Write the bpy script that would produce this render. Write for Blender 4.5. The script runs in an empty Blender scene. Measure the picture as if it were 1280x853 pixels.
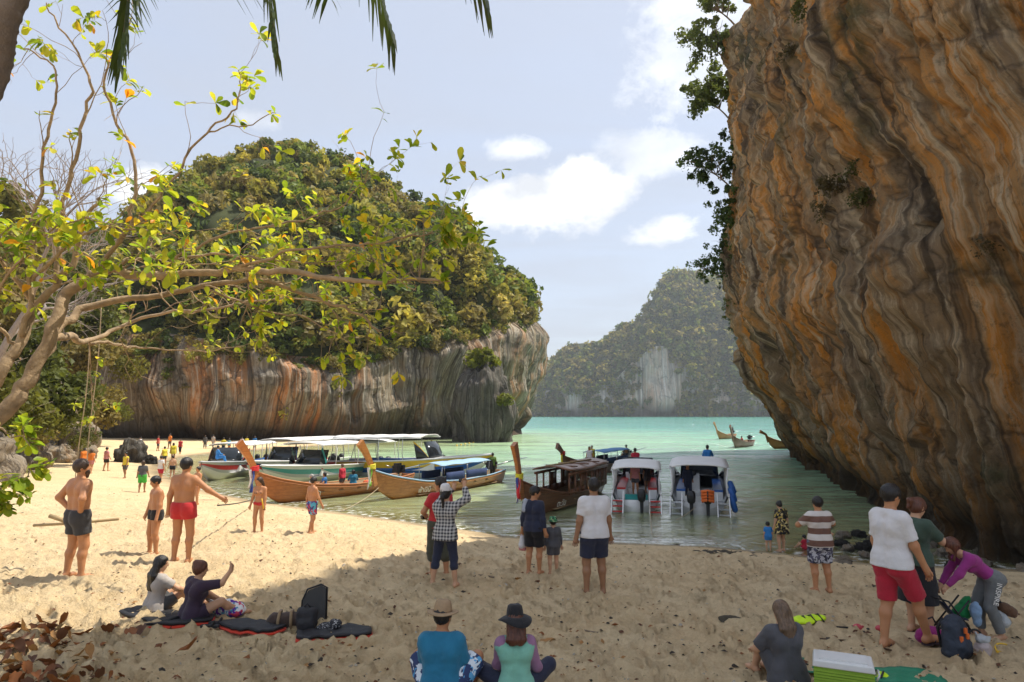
import bpy, math, random
import numpy as np
from mathutils import Vector, Matrix
R = math.radians
rnd = random.Random(7)
rng = np.random.default_rng(11)
scene = bpy.context.scene
COL = scene.collection

# ---------------------------------------------------------------- camera, sky, sun, exposure
F_PX = 834.0
CAM = np.array([0.0, 0.0, 4.6])
PITCH = math.atan(90.5 / F_PX)
cam_d = bpy.data.cameras.new('camera')
cam_d.sensor_width = 36.0
cam_d.lens = 36.0 * F_PX / 1280.0
cam_d.clip_start = 0.05
cam_d.clip_end = 12000
cam = bpy.data.objects.new('camera', cam_d)
COL.objects.link(cam)
cam.location = CAM
cam.rotation_euler = (math.pi / 2 + PITCH, 0, 0)
scene.camera = cam

SUN_EL, SUN_AZ = R(60), R(20)          # azimuth from +X towards +Y
SUN_DIR = Vector((math.cos(SUN_EL) * math.cos(SUN_AZ), math.cos(SUN_EL) * math.sin(SUN_AZ), math.sin(SUN_EL)))
world = bpy.data.worlds.new('World')
scene.world = world
world.use_nodes = True
wt = world.node_tree
for n in list(wt.nodes): wt.nodes.remove(n)

def nd(t, typ, ins=None, **kw):
    n = t.nodes.new(typ)
    for k, v in kw.items(): setattr(n, k, v)
    if ins:
        for k, v in ins.items():
            s = n.inputs[k]
            if isinstance(v, bpy.types.NodeSocket): t.links.new(v, s)
            else: s.default_value = v
    return n
def math_n(t, op, a, b=None, clamp=False):
    n = nd(t, 'ShaderNodeMath', operation=op, use_clamp=clamp)
    for i, v in enumerate((a, b)):
        if v is None: continue
        if isinstance(v, bpy.types.NodeSocket): t.links.new(v, n.inputs[i])
        else: n.inputs[i].default_value = v
    return n.outputs[0]
def mix_c(t, fac, a, b, blend='MIX'):
    n = nd(t, 'ShaderNodeMix', data_type='RGBA', blend_type=blend)
    for s, v in ((n.inputs[0], fac), (n.inputs[6], a), (n.inputs[7], b)):
        if isinstance(v, bpy.types.NodeSocket): t.links.new(v, s)
        else: s.default_value = (tuple(v) + (1,))[:4] if hasattr(v, '__len__') else v
    return n.outputs[2]
def ramp(t, fac, stops, interp='LINEAR'):
    n = nd(t, 'ShaderNodeValToRGB')
    n.color_ramp.interpolation = interp
    el = n.color_ramp.elements
    while len(el) < len(stops): el.new(0.5)
    for e, (p, c) in zip(el, stops):
        e.position = p
        e.color = (c, c, c, 1) if not hasattr(c, '__len__') else (tuple(c) + (1,))[:4]
    t.links.new(fac, n.inputs[0])
    return n.outputs[0]
def noise(t, vec, scale, detail=4, rough=0.55, dist=0.0):
    n = nd(t, 'ShaderNodeTexNoise', {'Scale': scale, 'Detail': detail, 'Roughness': rough, 'Distortion': dist})
    if vec is not None: t.links.new(vec, n.inputs['Vector'])
    return n.outputs[0]
def vmul(t, vec, s, loc=(0, 0, 0)):
    n = nd(t, 'ShaderNodeMapping')
    t.links.new(vec, n.inputs[0]); n.inputs['Scale'].default_value = s; n.inputs['Location'].default_value = loc
    return n.outputs[0]

def pix_dir(x, y):
    dx, dy = (x - 640) / F_PX, (426.5 - y) / F_PX
    c, s = math.cos(PITCH), math.sin(PITCH)
    return np.array([dx, c - s * dy, s + c * dy])
def at(x, y, Y):
    d = pix_dir(x, y)
    return CAM + d * (Y / d[1])

sky = nd(wt, 'ShaderNodeTexSky', sky_type='NISHITA', sun_disc=False, sun_elevation=SUN_EL,
         sun_rotation=math.pi / 2 - SUN_AZ, air_density=1.0, dust_density=2.0, ozone_density=1.5)
gv = nd(wt, 'ShaderNodeTexCoord').outputs['Generated']
# thin high cloud veil, everywhere on the dome
sepv = nd(wt, 'ShaderNodeSeparateXYZ', {0: gv})
zc = math_n(wt, 'MAXIMUM', sepv.outputs[2], 0.06)
flat = nd(wt, 'ShaderNodeCombineXYZ', {0: math_n(wt, 'DIVIDE', sepv.outputs[0], zc), 1: math_n(wt, 'DIVIDE', sepv.outputs[1], zc)}).outputs[0]
veil = ramp(wt, noise(wt, vmul(wt, flat, (0.5, 0.9, 1)), 1.1, 7, 0.62, 0.6), [(0.40, 0.0), (0.78, 1.0)])
veil = math_n(wt, 'MULTIPLY', veil, 0.20)
veil = math_n(wt, 'ADD', veil, 0.76)
# cumulus puffs: noisy ellipsoids in direction space
cn = nd(wt, 'ShaderNodeTexNoise', {'Scale': 9.0, 'Detail': 9, 'Roughness': 0.66, 'Distortion': 0.25})
wt.links.new(vmul(wt, gv, (1, 1, 1.5), (1.3, .7, 0)), cn.inputs['Vector'])
cnoise = math_n(wt, 'MULTIPLY', math_n(wt, 'SUBTRACT', cn.outputs[0], 0.47), 3.4)
def puff(cx, cy, rx, ry, amp=1.0):
    d0 = pix_dir(cx, cy); d0 = d0 / np.linalg.norm(d0)
    dn = nd(wt, 'ShaderNodeVectorMath', {0: gv, 1: tuple(d0)}, operation='SUBTRACT').outputs[0]
    sc = nd(wt, 'ShaderNodeVectorMath', {0: dn, 1: (F_PX / rx, F_PX / rx, F_PX / ry)}, operation='MULTIPLY').outputs[0]
    ln = nd(wt, 'ShaderNodeVectorMath', {0: sc}, operation='LENGTH').outputs[1]
    v = math_n(wt, 'SUBTRACT', cnoise, ln)
    return math_n(wt, 'MULTIPLY', ramp(wt, math_n(wt, 'ADD', v, 1.2), [(0.05, 0.0), (0.25, 0.35), (0.6, 1.0)]), amp)
cl = puff(660, 256, 78, 30)
for a in ((720, 240, 60, 30), (615, 266, 40, 18), (640, 187, 42, 14, .6), (835, 288, 46, 18, .8), (815, 195, 50, 26, .5), (205, 245, 50, 22, .75),
          (325, 150, 26, 12, .4), (890, 70, 90, 60, .5)):
    cl = math_n(wt, 'MAXIMUM', cl, puff(*a))
shade = noise(wt, vmul(wt, gv, (1, 1, 1.6), (3.1, 0.4, 0.08)), 9.0, 6, .55)
cloud_col = mix_c(wt, ramp(wt, shade, [(0.35, 0.0), (0.62, 1.0)]), (2.7, 2.8, 3.0), (4.6, 4.6, 4.6))
skyc = mix_c(wt, veil, sky.outputs[0], (1.9, 2.03, 2.34))
skyc = mix_c(wt, cl, skyc, cloud_col)
bg = nd(wt, 'ShaderNodeBackground', {'Color': skyc, 'Strength': 0.12})
wo = nd(wt, 'ShaderNodeOutputWorld')
wt.links.new(bg.outputs[0], wo.inputs[0])

sun_d = bpy.data.lights.new('sun', 'SUN')
sun_d.energy = 2.35
sun_d.angle = R(0.55)
sun_d.color = (1.0, 0.93, 0.80)
sun = bpy.data.objects.new('sun', sun_d)
COL.objects.link(sun)
sun.rotation_euler = SUN_DIR.to_track_quat('Z', 'Y').to_euler()
sun.location = (60, 20, 80)
vs = scene.view_settings
vs.view_transform = 'Standard'; vs.look = 'None'; vs.exposure = 1.42; vs.gamma = 1.0; vs.use_curve_mapping = False
cy = scene.cycles
cy.max_bounces = 6; cy.diffuse_bounces = 3; cy.glossy_bounces = 3; cy.transmission_bounces = 4
cy.transparent_max_bounces = 12; cy.volume_bounces = 0; cy.use_denoising = True
cy.sample_clamp_indirect = 6.0; cy.caustics_reflective = False; cy.caustics_refractive = False

# ---------------------------------------------------------------- mesh helpers
def mk(name, v, f, mat=None, parent=None, smooth=True, uv=None, attrs=None, uvname='flow', mats=None, mi=None):
    """v (N,3); f (M,3|4) array or list of such arrays; one mesh object"""
    v = np.asarray(v, dtype=np.float32)
    fs = [np.asarray(a, dtype=np.int32) for a in (f if isinstance(f, list) else [f]) if len(a)]
    me = bpy.data.meshes.new(name)
    nl = sum(a.size for a in fs); npoly = sum(len(a) for a in fs)
    me.vertices.add(len(v)); me.vertices.foreach_set('co', v.ravel())
    me.loops.add(nl); me.polygons.add(npoly)
    li = np.concatenate([a.ravel() for a in fs])
    tot = np.concatenate([np.full(len(a), a.shape[1], dtype=np.int32) for a in fs])
    st = np.concatenate(([0], np.cumsum(tot)[:-1])).astype(np.int32)
    me.loops.foreach_set('vertex_index', li)
    me.polygons.foreach_set('loop_start', st)
    me.polygons.foreach_set('use_smooth', np.full(npoly, smooth, dtype=bool))
    for m in (mats or ([mat] if mat else [])): me.materials.append(m)
    if mi is not None: me.polygons.foreach_set('material_index', np.asarray(mi, dtype=np.int32))
    if uv is not None:
        ul = me.uv_layers.new(name=uvname)
        ul.data.foreach_set('uv', np.asarray(uv, dtype=np.float32)[li].ravel())
    for k, a in (attrs or {}).items():
        a = np.asarray(a, dtype=np.float32)
        if a.ndim == 1:
            me.attributes.new(k, 'FLOAT', 'POINT').data.foreach_set('value', a)
        else:
            a4 = np.ones((len(a), 4), dtype=np.float32); a4[:, :3] = a[:, :3]
            me.attributes.new(k, 'FLOAT_COLOR', 'POINT').data.foreach_set('color', a4.ravel())
    me.update(calc_edges=True)
    me.validate()
    return link(name, me, parent)
def link(name, me, parent=None):
    o = bpy.data.objects.new(name, me)
    COL.objects.link(o)
    if parent: o.parent = parent
    return o
def tag(o, label=None, cat=None, group=None, kind=None):
    if label: o['label'] = label
    if cat: o['category'] = cat
    if group: o['group'] = group
    if kind: o['kind'] = kind
    return o
def thing(name, label, cat, loc=(0, 0, 0), rz=0.0, group=None):
    o = bpy.data.objects.new(name, None)
    COL.objects.link(o)
    o.empty_display_size = 0.2
    o.location = [float(c) for c in loc]; o.rotation_euler = (0, 0, rz)
    return tag(o, label, cat, group)

class MB:
    """collects pieces into one mesh"""
    def __init__(s): s.v = []; s.q = []; s.t = []; s.n = 0; s.c = []
    def add(s, v, q=None, t=None, col=None):
        v = np.asarray(v, dtype=float).reshape(-1, 3)
        s.v.append(v)
        if q is not None and len(q): s.q.append(np.asarray(q) + s.n)
        if t is not None and len(t): s.t.append(np.asarray(t) + s.n)
        s.c.append(np.tile(np.asarray(col if col is not None else (1, 1, 1), dtype=float), (len(v), 1)) if np.ndim(col) < 2 else np.asarray(col))
        s.n += len(v)
        return s
    def box(s, c, h, rot=None, taper=1.0, col=None):
        v = np.array([[x * (taper if z > 0 else 1), y * (taper if z > 0 else 1), z] for z in (-1, 1) for y in (-1, 1) for x in (-1, 1)], dtype=float) * np.asarray(h)
        if rot is not None: v = v @ np.asarray(rot).T
        return s.add(v + np.asarray(c), q=[(0, 2, 3, 1), (4, 5, 7, 6), (0, 1, 5, 4), (2, 6, 7, 3), (0, 4, 6, 2), (1, 3, 7, 5)], col=col)
    def tube(s, pts, r, n=8, caps=True, col=None, flat=1.0, up=(0, 0, 1)):
        p = np.asarray(pts, dtype=float); m = len(p)
        r = np.broadcast_to(np.asarray(r, dtype=float), (m,))
        tg = np.gradient(p, axis=0); tg /= np.linalg.norm(tg, axis=1)[:, None] + 1e-9
        ref = np.array(up, dtype=float)
        if abs(tg[0] @ ref) > 0.95: ref = np.array([1.0, 0, 0])
        a = ref - tg[0] * (ref @ tg[0]); a /= np.linalg.norm(a)
        vs_ = []
        ang = np.linspace(0, 2 * math.pi, n, endpoint=False)
        for i in range(m):
            a = a - tg[i] * (a @ tg[i]); a /= np.linalg.norm(a) + 1e-9
            b = np.cross(tg[i], a)
            vs_.append(p[i] + r[i] * (np.cos(ang)[:, None] * a * flat + np.sin(ang)[:, None] * b))
        v = np.concatenate(vs_)
        i, j = np.meshgrid(np.arange(m - 1), np.arange(n), indexing='ij')
        q = np.stack([i * n + j, i * n + (j + 1) % n, (i + 1) * n + (j + 1) % n, (i + 1) * n + j], -1).reshape(-1, 4)
        t = None
        if caps:
            v = np.concatenate([v, p[:1], p[-1:]])
            k = np.arange(n)
            t = np.concatenate([np.stack([np.full(n, m * n), (k + 1) % n, k], -1),
                                np.stack([np.full(n, m * n + 1), (m - 1) * n + k, (m - 1) * n + (k + 1) % n], -1)])
        return s.add(v, q, t, col)
    def ell(s, c, r, n=10, m=7, rot=None, col=None):
        th = np.linspace(0, math.pi, m)[1:-1]; ph = np.linspace(0, 2 * math.pi, n, endpoint=False)
        T, P = np.meshgrid(th, ph, indexing='ij')
        v = np.stack([np.sin(T) * np.cos(P), np.sin(T) * np.sin(P), np.cos(T)], -1).reshape(-1, 3)
        v = np.concatenate([v, [[0, 0, 1], [0, 0, -1]]]) * np.asarray(r)
        if rot is not None: v = v @ np.asarray(rot).T
        k = m - 2
        i, j = np.meshgrid(np.arange(k - 1), np.arange(n), indexing='ij')
        q = np.stack([i * n + j, (i + 1) * n + j, (i + 1) * n + (j + 1) % n, i * n + (j + 1) % n], -1).reshape(-1, 4)
        jj = np.arange(n)
        t = np.concatenate([np.stack([np.full(n, k * n), jj, (jj + 1) % n], -1),
                            np.stack([np.full(n, k * n + 1), (k - 1) * n + (jj + 1) % n, (k - 1) * n + jj], -1)])
        return s.add(v + np.asarray(c), q, t, col)
    def grid(s, P, col=None, flip=False):
        """P (a,b,3) surface"""
        a, b = P.shape[:2]
        i, j = np.meshgrid(np.arange(a - 1), np.arange(b - 1), indexing='ij')
        q = np.stack([i * b + j, i * b + j + 1, (i + 1) * b + j + 1, (i + 1) * b + j], -1).reshape(-1, 4)
        if flip: q = q[:, ::-1]
        return s.add(P.reshape(-1, 3), q, col=col)
    def prism(s, outline, d, origin=(0, 0, 0), ax=(1, 0, 0), ay=(0, 0, 1), col=None):
        """polygon outline extruded by thickness d (a fan, keep it convex-ish)"""
        o = np.asarray(outline, dtype=float); ax = np.asarray(ax, float); ay = np.asarray(ay, float)
        nrm = np.cross(ax, ay)
        base = np.asarray(origin) + o[:, :1] * ax + o[:, 1:] * ay
        n = len(o); c0 = base.mean(0)
        v = np.concatenate([base - nrm * d / 2, base + nrm * d / 2, [c0 - nrm * d / 2, c0 + nrm * d / 2]])
        k = np.arange(n); k1 = (k + 1) % n
        q = np.stack([k, k1, k1 + n, k + n], -1)
        t = np.concatenate([np.stack([np.full(n, 2 * n), k1, k], -1), np.stack([np.full(n, 2 * n + 1), k + n, k1 + n], -1)])
        return s.add(v, q, t, col)
    def obj(s, name, mat, parent=None, smooth=True, color=False, **kw):
        f = []
        if s.q: f.append(np.concatenate(s.q))
        if s.t: f.append(np.concatenate(s.t))
        at_ = kw.pop('attrs', {})
        if color: at_['tint'] = np.concatenate(s.c)
        return mk(name, np.concatenate(s.v), f, mat, parent, smooth, attrs=at_, **kw)

# ---------------------------------------------------------------- noise in numpy
_perm = np.random.default_rng(5).permutation(256).astype(np.int64)
_perm = np.concatenate([_perm, _perm])
_g3 = np.random.default_rng(6).normal(size=(256, 3)); _g3 /= np.linalg.norm(_g3, axis=1)[:, None]
def pnoise(x, y, z):
    x, y, z = np.broadcast_arrays(np.asarray(x, float), np.asarray(y, float), np.asarray(z, float))
    xi, yi, zi = np.floor(x), np.floor(y), np.floor(z)
    xf, yf, zf = x - xi, y - yi, z - zi
    xi, yi, zi = xi.astype(np.int64) & 255, yi.astype(np.int64) & 255, zi.astype(np.int64) & 255
    u, v, w = [t * t * t * (t * (t * 6 - 15) + 10) for t in (xf, yf, zf)]
    out = 0
    for dx in (0, 1):
        A = _perm[(xi + dx) & 255]
        for dy in (0, 1):
            B = _perm[(A + yi + dy) & 255]
            for dz in (0, 1):
                g = _g3[_perm[(B + zi + dz) & 255]]
                d = g[..., 0] * (xf - dx) + g[..., 1] * (yf - dy) + g[..., 2] * (zf - dz)
                out = out + d * (u if dx else 1 - u) * (v if dy else 1 - v) * (w if dz else 1 - w)
    return out * 1.6
def fbm(x, y, z, o=4, lac=2.0, g=0.5):
    s = 0; a = 1.0
    for i in range(o):
        s = s + a * pnoise(x, y, z); x, y, z = x * lac + 7.3, y * lac + 1.7, z * lac + 3.1; a *= g
    return s
def ridged(x, y, z, o=3):
    s = 0; a = 1.0
    for i in range(o):
        s = s + a * (1 - 2 * np.abs(pnoise(x, y, z))); x, y, z = x * 2.03 + 5, y * 2.03 + 9, z * 2.03 + 2; a *= .5
    return s
def sstep(a, b, x):
    t = np.clip((x - a) / (b - a), 0, 1)
    return t * t * (3 - 2 * t)
def interp_pts(P, t):
    """P list of tuples (t, a, b, ...) -> smooth-ish interpolation (linear)"""
    P = np.asarray(P, float)
    return [np.interp(t, P[:, 0], P[:, k]) for k in range(1, P.shape[1])]
def catmull(P, n):
    P = np.asarray(P, float); m = len(P)
    t = np.linspace(0, m - 1, n); i = np.clip(np.floor(t).astype(int), 0, m - 2); f = (t - i)[:, None]
    p0, p1, p2, p3 = P[np.clip(i - 1, 0, m - 1)], P[i], P[i + 1], P[np.clip(i + 2, 0, m - 1)]
    return 0.5 * (2 * p1 + (p2 - p0) * f + (2 * p0 - 5 * p1 + 4 * p2 - p3) * f ** 2 + (3 * p1 - p0 - 3 * p2 + p3) * f ** 3)

# ---------------------------------------------------------------- materials
def new_mat(name):
    m = bpy.data.materials.new(name); m.use_nodes = True
    t = m.node_tree
    b = t.nodes['Principled BSDF']
    return m, t, b
MATS = {}
def simple(name, col, rough=0.6, var=0.12, scale=6.0, bump=0.0, bscale=40.0, metal=0.0, spec=0.4, tint=False, sheen=0.0, coat=0.0, trans=0.0):
    """plain procedural material: colour broken by noise, optional bump; tint = multiply by the mesh's own colour attribute"""
    if name in MATS: return MATS[name]
    m, t, b = new_mat(name)
    oc = nd(t, 'ShaderNodeTexCoord').outputs['Object']
    n1 = noise(t, oc, scale, 5, .6)
    dark = tuple(c * (1 - var * 1.6) for c in col); lite = tuple(min(1, c * (1 + var)) for c in col)
    c = mix_c(t, n1, dark, lite)
    if tint:
        c = mix_c(t, 1.0, c, nd(t, 'ShaderNodeAttribute', attribute_name='tint').outputs[0], 'MULTIPLY')
    t.links.new(c, b.inputs['Base Color'])
    b.inputs['Roughness'].default_value = rough
    b.inputs['Metallic'].default_value = metal
    b.inputs['Specular IOR Level'].default_value = spec
    b.inputs['Coat Weight'].default_value = coat
    b.inputs['Sheen Weight'].default_value = sheen
    if trans: b.inputs['Transmission Weight'].default_value = trans
    if bump:
        n2 = noise(t, oc, bscale, 4, .6)
        bn = nd(t, 'ShaderNodeBump', {'Height': n2, 'Strength': bump, 'Distance': 0.02})
        t.links.new(bn.outputs[0], b.inputs['Normal'])
    MATS[name] = m
    return m
# ---------------------------------------------------------------- beach height field
SHORE = np.array([(60, 14), (30, 16), (17, 20), (11, 21.2), (9.6, 22.2), (6.9, 23.8), (3, 24.7), (0, 25.6), (-2.7, 27.8), (-7.1, 31.2),
                  (-13.2, 35.5), (-19.7, 42), (-27.4, 52.5), (-33, 63), (-35, 72), (-34.6, 80), (-30, 92), (-22, 108), (-22, 130)], float)
WPOLY = np.concatenate([SHORE, [(-22, 5000), (5000, 5000), (5000, 14)]])
def shore_s(X, Y):
    X = np.asarray(X, float); Y = np.asarray(Y, float)
    best = np.full(X.shape, 1e9)
    for (x0, y0), (x1, y1) in zip(SHORE[:-1], SHORE[1:]):
        dx, dy = x1 - x0, y1 - y0
        t = np.clip(((X - x0) * dx + (Y - y0) * dy) / (dx * dx + dy * dy), 0, 1)
        best = np.minimum(best, np.hypot(X - x0 - t * dx, Y - y0 - t * dy))
    ins = np.zeros(X.shape, bool)
    n = len(WPOLY)
    for i in range(n):
        (x0, y0), (x1, y1) = WPOLY[i], WPOLY[(i + 1) % n]
        if y0 == y1: continue
        c = ((y0 > Y) != (y1 > Y)) & (X < (x1 - x0) * (Y - y0) / (y1 - y0) + x0)
        ins ^= c
    return np.where(ins, -best, best)
def zg_smooth(X, Y):
    s = shore_s(X, Y)
    up = 2.35 * (1 - np.exp(-np.maximum(s, 0) * 0.118 / 2.35 * 1.25))
    up = up * (1 - 0.45 * sstep(30, 60, np.asarray(Y, float)))
    dn = -5.5 * (1 - np.exp(np.minimum(s, 0) * 0.055 / 5.5))
    d = np.hypot(X, Y)
    return np.where(s > 0, up, dn) + 0.75 * sstep(5.5, 1.0, d)
def zg(X, Y):
    return zg_smooth(X, Y) + 0.05 * pnoise(np.asarray(X) * .35, np.asarray(Y) * .35, 4.0) * sstep(-1, 3, shore_s(X, Y))
def gz(x, y): return float(zg(np.array([x]), np.array([y]))[0])
def gp(px, py):
    """point of the ground seen at a pixel"""
    d = pix_dir(px, py)
    t = np.linspace(4, 110, 900)
    P = CAM + d * (t / d[1])[:, None]
    h = P[:, 2] - np.maximum(zg(P[:, 0], P[:, 1]), 0)
    i = int(np.argmax(h < 0))
    if i == 0: i = len(t) - 1
    f = h[i - 1] / (h[i - 1] - h[i] + 1e-9)
    p = P[i - 1] + (P[i] - P[i - 1]) * f
    return np.array([p[0], p[1], max(gz(p[0], p[1]), 0.0)])

def worley(X, Y, cell, seed):
    cx, cy_ = np.floor(X / cell), np.floor(Y / cell)
    best = np.full(X.shape, 9.0); amp = np.zeros(X.shape)
    for i in (-1, 0, 1):
        for j in (-1, 0, 1):
            ix, iy = (cx + i), (cy_ + j)
            h = np.sin(ix * 127.1 + iy * 311.7 + seed) * 43758.5453; h1 = h - np.floor(h)
            h = np.sin(ix * 269.5 + iy * 183.3 + seed) * 43758.5453; h2 = h - np.floor(h)
            h = np.sin(ix * 419.2 + iy * 71.9 + seed) * 43758.5453; h3 = h - np.floor(h)
            a = h3 * 6.28
            dx, dy = X / cell - ix - h1, Y / cell - iy - h2
            rx, ry = dx * np.cos(a) + dy * np.sin(a), (-dx * np.sin(a) + dy * np.cos(a)) * 1.9
            d = np.hypot(rx, ry)
            m = d < best
            best = np.where(m, d, best); amp = np.where(m, h2, amp)
    return best, amp

# sand: one sheet, finer close by
rr = np.concatenate([np.linspace(0.3, 4.2, 12)[:-1], np.geomspace(4.2, 150, 410)])
aa = np.concatenate([np.linspace(-180, -52, 20)[:-1], np.linspace(-52, 52, 460), np.linspace(52, 180, 20)[1:]]) * math.pi / 180
RR, AA = np.meshgrid(rr, aa, indexing='ij')
SX, SY = RR * np.sin(AA), RR * np.cos(AA)
SS = shore_s(SX, SY)
SZ = zg(SX, SY)
dry = sstep(0.6, 5.0, SS) * sstep(45, 20, RR)
wx, wy = SX + .2 * pnoise(SX * 1.5, SY * 1.5, 1.), SY + .2 * pnoise(SX * 1.5, SY * 1.5, 8.)
for cell, amp, seed in ((0.66, .19, 1.0), (0.43, .13, 5.0), (0.30, .09, 9.0)):
    d, a = worley(wx, wy, cell, seed)
    SZ = SZ + dry * amp * (.35 + .65 * a) * (-np.exp(-(d / .27) ** 2) + .55 * np.exp(-((d - .46) / .16) ** 2))
SZ = SZ + dry * (.035 * fbm(SX * 2.2, SY * 2.2, 3., 3) + .05 * fbm(SX * .6, SY * .6, 9., 2))
# soft tide ridge of weed along the water line
SZ = SZ + .05 * np.exp(-((SS - 2.2 - .8 * pnoise(SX * .4, SY * .4, 2.)) / .5) ** 2)
na, nb = SX.shape
i, j = np.meshgrid(np.arange(na - 1), np.arange(nb - 1), indexing='ij')
sq = np.stack([i * nb + j, i * nb + j + 1, (i + 1) * nb + j + 1, (i + 1) * nb + j], -1).reshape(-1, 4)[:, ::-1]

m_sand, t, b = new_mat('sand')
oc = nd(t, 'ShaderNodeTexCoord').outputs['Object']
sv = nd(t, 'ShaderNodeAttribute', attribute_name='shore').outputs[2]
wet = ramp(t, math_n(t, 'ADD', math_n(t, 'MULTIPLY', sv, 0.25), math_n(t, 'MULTIPLY', noise(t, oc, .7, 4), .9)), [(0.36, 1.0), (0.95, 0.0)])
c = mix_c(t, ramp(t, noise(t, oc, .55, 5, .6), [(.3, 0), (.7, 1)]), (.78, .575, .325), (.87, .685, .42))
c = mix_c(t, ramp(t, noise(t, oc, 5.0, 8, .75), [(.46, 0), (.70, .6)]), c, (.56, .41, .23))
c = mix_c(t, ramp(t, noise(t, oc, 38.0, 5, .75), [(.58, 0), (.76, .7)]), c, (.30, .21, .12))
c = mix_c(t, math_n(t, 'MULTIPLY', wet, .85), c, (.20, .15, .085))
# dark flecks: bits of coral and bark
vor = nd(t, 'ShaderNodeTexVoronoi', {'Scale': 9.0, 'Randomness': 1.0}); t.links.new(oc, vor.inputs['Vector'])
fleck = math_n(t, 'MULTIPLY', ramp(t, vor.outputs['Distance'], [(.06, 1), (.14, 0)]), ramp(t, noise(t, oc, 1.3, 3), [(.5, 0), (.65, 1)]))
c = mix_c(t, math_n(t, 'MULTIPLY', fleck, .8), c, (.07, .05, .035))
t.links.new(c, b.inputs['Base Color'])
t.links.new(math_n(t, 'SUBTRACT', .95, math_n(t, 'MULTIPLY', wet, .5)), b.inputs['Roughness'])
b.inputs['Specular IOR Level'].default_value = .25
bh = math_n(t, 'ADD', noise(t, oc, 9.0, 8, .65), math_n(t, 'MULTIPLY', noise(t, oc, 90.0, 3, .7), .25))
t.links.new(nd(t, 'ShaderNodeBump', {'Height': bh, 'Strength': 1.0, 'Distance': .12}).outputs[0], b.inputs['Normal'])
sand = mk('beach', np.stack([SX, SY, SZ], -1).reshape(-1, 3), sq, m_sand, attrs={'shore': SS.ravel()})
tag(sand, kind='structure')

# ---------------------------------------------------------------- sea
wr = np.concatenate([np.geomspace(12, 200, 150), np.geomspace(200, 4200, 60)[1:]])
wa = np.linspace(-62, 62, 260) * math.pi / 180
WR, WA = np.meshgrid(wr, wa, indexing='ij')
WX, WY = WR * np.sin(WA), WR * np.cos(WA)
depth = np.maximum(-zg_smooth(WX, WY), 0)
WZ = np.zeros_like(WX) + .012 * pnoise(WX * .5, WY * .9, 1.) * np.clip(depth, 0, 1)
m_sea, t, b = new_mat('sea_water')
for n in list(t.nodes):
    if n.type != 'OUTPUT_MATERIAL': t.nodes.remove(n)
out = [n for n in t.nodes if n.type == 'OUTPUT_MATERIAL'][0]
oc = nd(t, 'ShaderNodeTexCoord').outputs['Object']
dp = nd(t, 'ShaderNodeAttribute', attribute_name='depth').outputs[2]
w1 = noise(t, vmul(t, oc, (1.0, 2.1, 1)), 1.15, 4, .6, .4)
w2 = noise(t, vmul(t, oc, (1.0, 2.4, 1), (5, 3, 0)), .22, 5, .6, .3)
w3 = noise(t, vmul(t, oc, (1., 1.7, 1), (9, 1, 0)), 4.5, 3, .6)
w4 = noise(t, vmul(t, oc, (1., 2.6, 1), (2, 8, 0)), .055, 4, .6, .3)
hgt = math_n(t, 'ADD', math_n(t, 'ADD', w1, math_n(t, 'MULTIPLY', w2, 1.8)), math_n(t, 'ADD', math_n(t, 'MULTIPLY', w3, .22), math_n(t, 'MULTIPLY', w4, 6.0)))
calm = math_n(t, 'ADD', math_n(t, 'MULTIPLY', math_n(t, 'MINIMUM', math_n(t, 'MULTIPLY', dp, .5), 1.0), .75), .25)
bmp = nd(t, 'ShaderNodeBump', {'Height': hgt, 'Strength': calm, 'Distance': .24}).outputs[0]
deepc = mix_c(t, ramp(t, noise(t, vmul(t, oc, (1, 2.2, 1)), .03, 6, .7), [(.35, 0), (.65, 1)]), (.06, .25, .205), (.11, .34, .27))
bodyc = ramp(t, math_n(t, 'MULTIPLY', dp, .2), [(0.0, (.58, .61, .31)), (.22, (.42, .60, .36)), (.5, (.24, .50, .36)), (.75, (.13, .38, .31))])
bodyc = mix_c(t, ramp(t, math_n(t, 'MULTIPLY', dp, .2), [(.5, 0), (1.0, 1)]), bodyc, deepc)
body = nd(t, 'ShaderNodeBsdfDiffuse', {'Color': bodyc, 'Normal': bmp}).outputs[0]
clear = nd(t, 'ShaderNodeBsdfTransparent', {'Color': (.84, .92, .60, 1)}).outputs[0]
turb = ramp(t, dp, [(0.0, 0.0), (.15, .35), (.9, .92), (1.0, .97)])
under = nd(t, 'ShaderNodeMixShader', {0: turb, 1: clear, 2: body}).outputs[0]
gl = nd(t, 'ShaderNodeBsdfGlossy', {'Roughness': .06, 'Normal': bmp, 'Color': (1, 1, 1, 1)}).outputs[0]
fr = nd(t, 'ShaderNodeFresnel', {'IOR': 1.33, 'Normal': bmp}).outputs[0]
gust = ramp(t, noise(t, vmul(t, oc, (.035, .16, 1)), 1.0, 6, .65, .3), [(.38, 0), (.62, 1)])
rip = ramp(t, noise(t, vmul(t, oc, (.35, 1.5, 1), (3, 7, 0)), 1.0, 5, .65, .4), [(.40, 0), (.64, 1)])
ruff = math_n(t, 'ADD', .22, math_n(t, 'ADD', math_n(t, 'MULTIPLY', gust, .30), math_n(t, 'MULTIPLY', rip, .32)))
top = nd(t, 'ShaderNodeMixShader', {0: math_n(t, 'MULTIPLY', fr, ruff), 1: under, 2: gl}).outputs[0]
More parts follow.
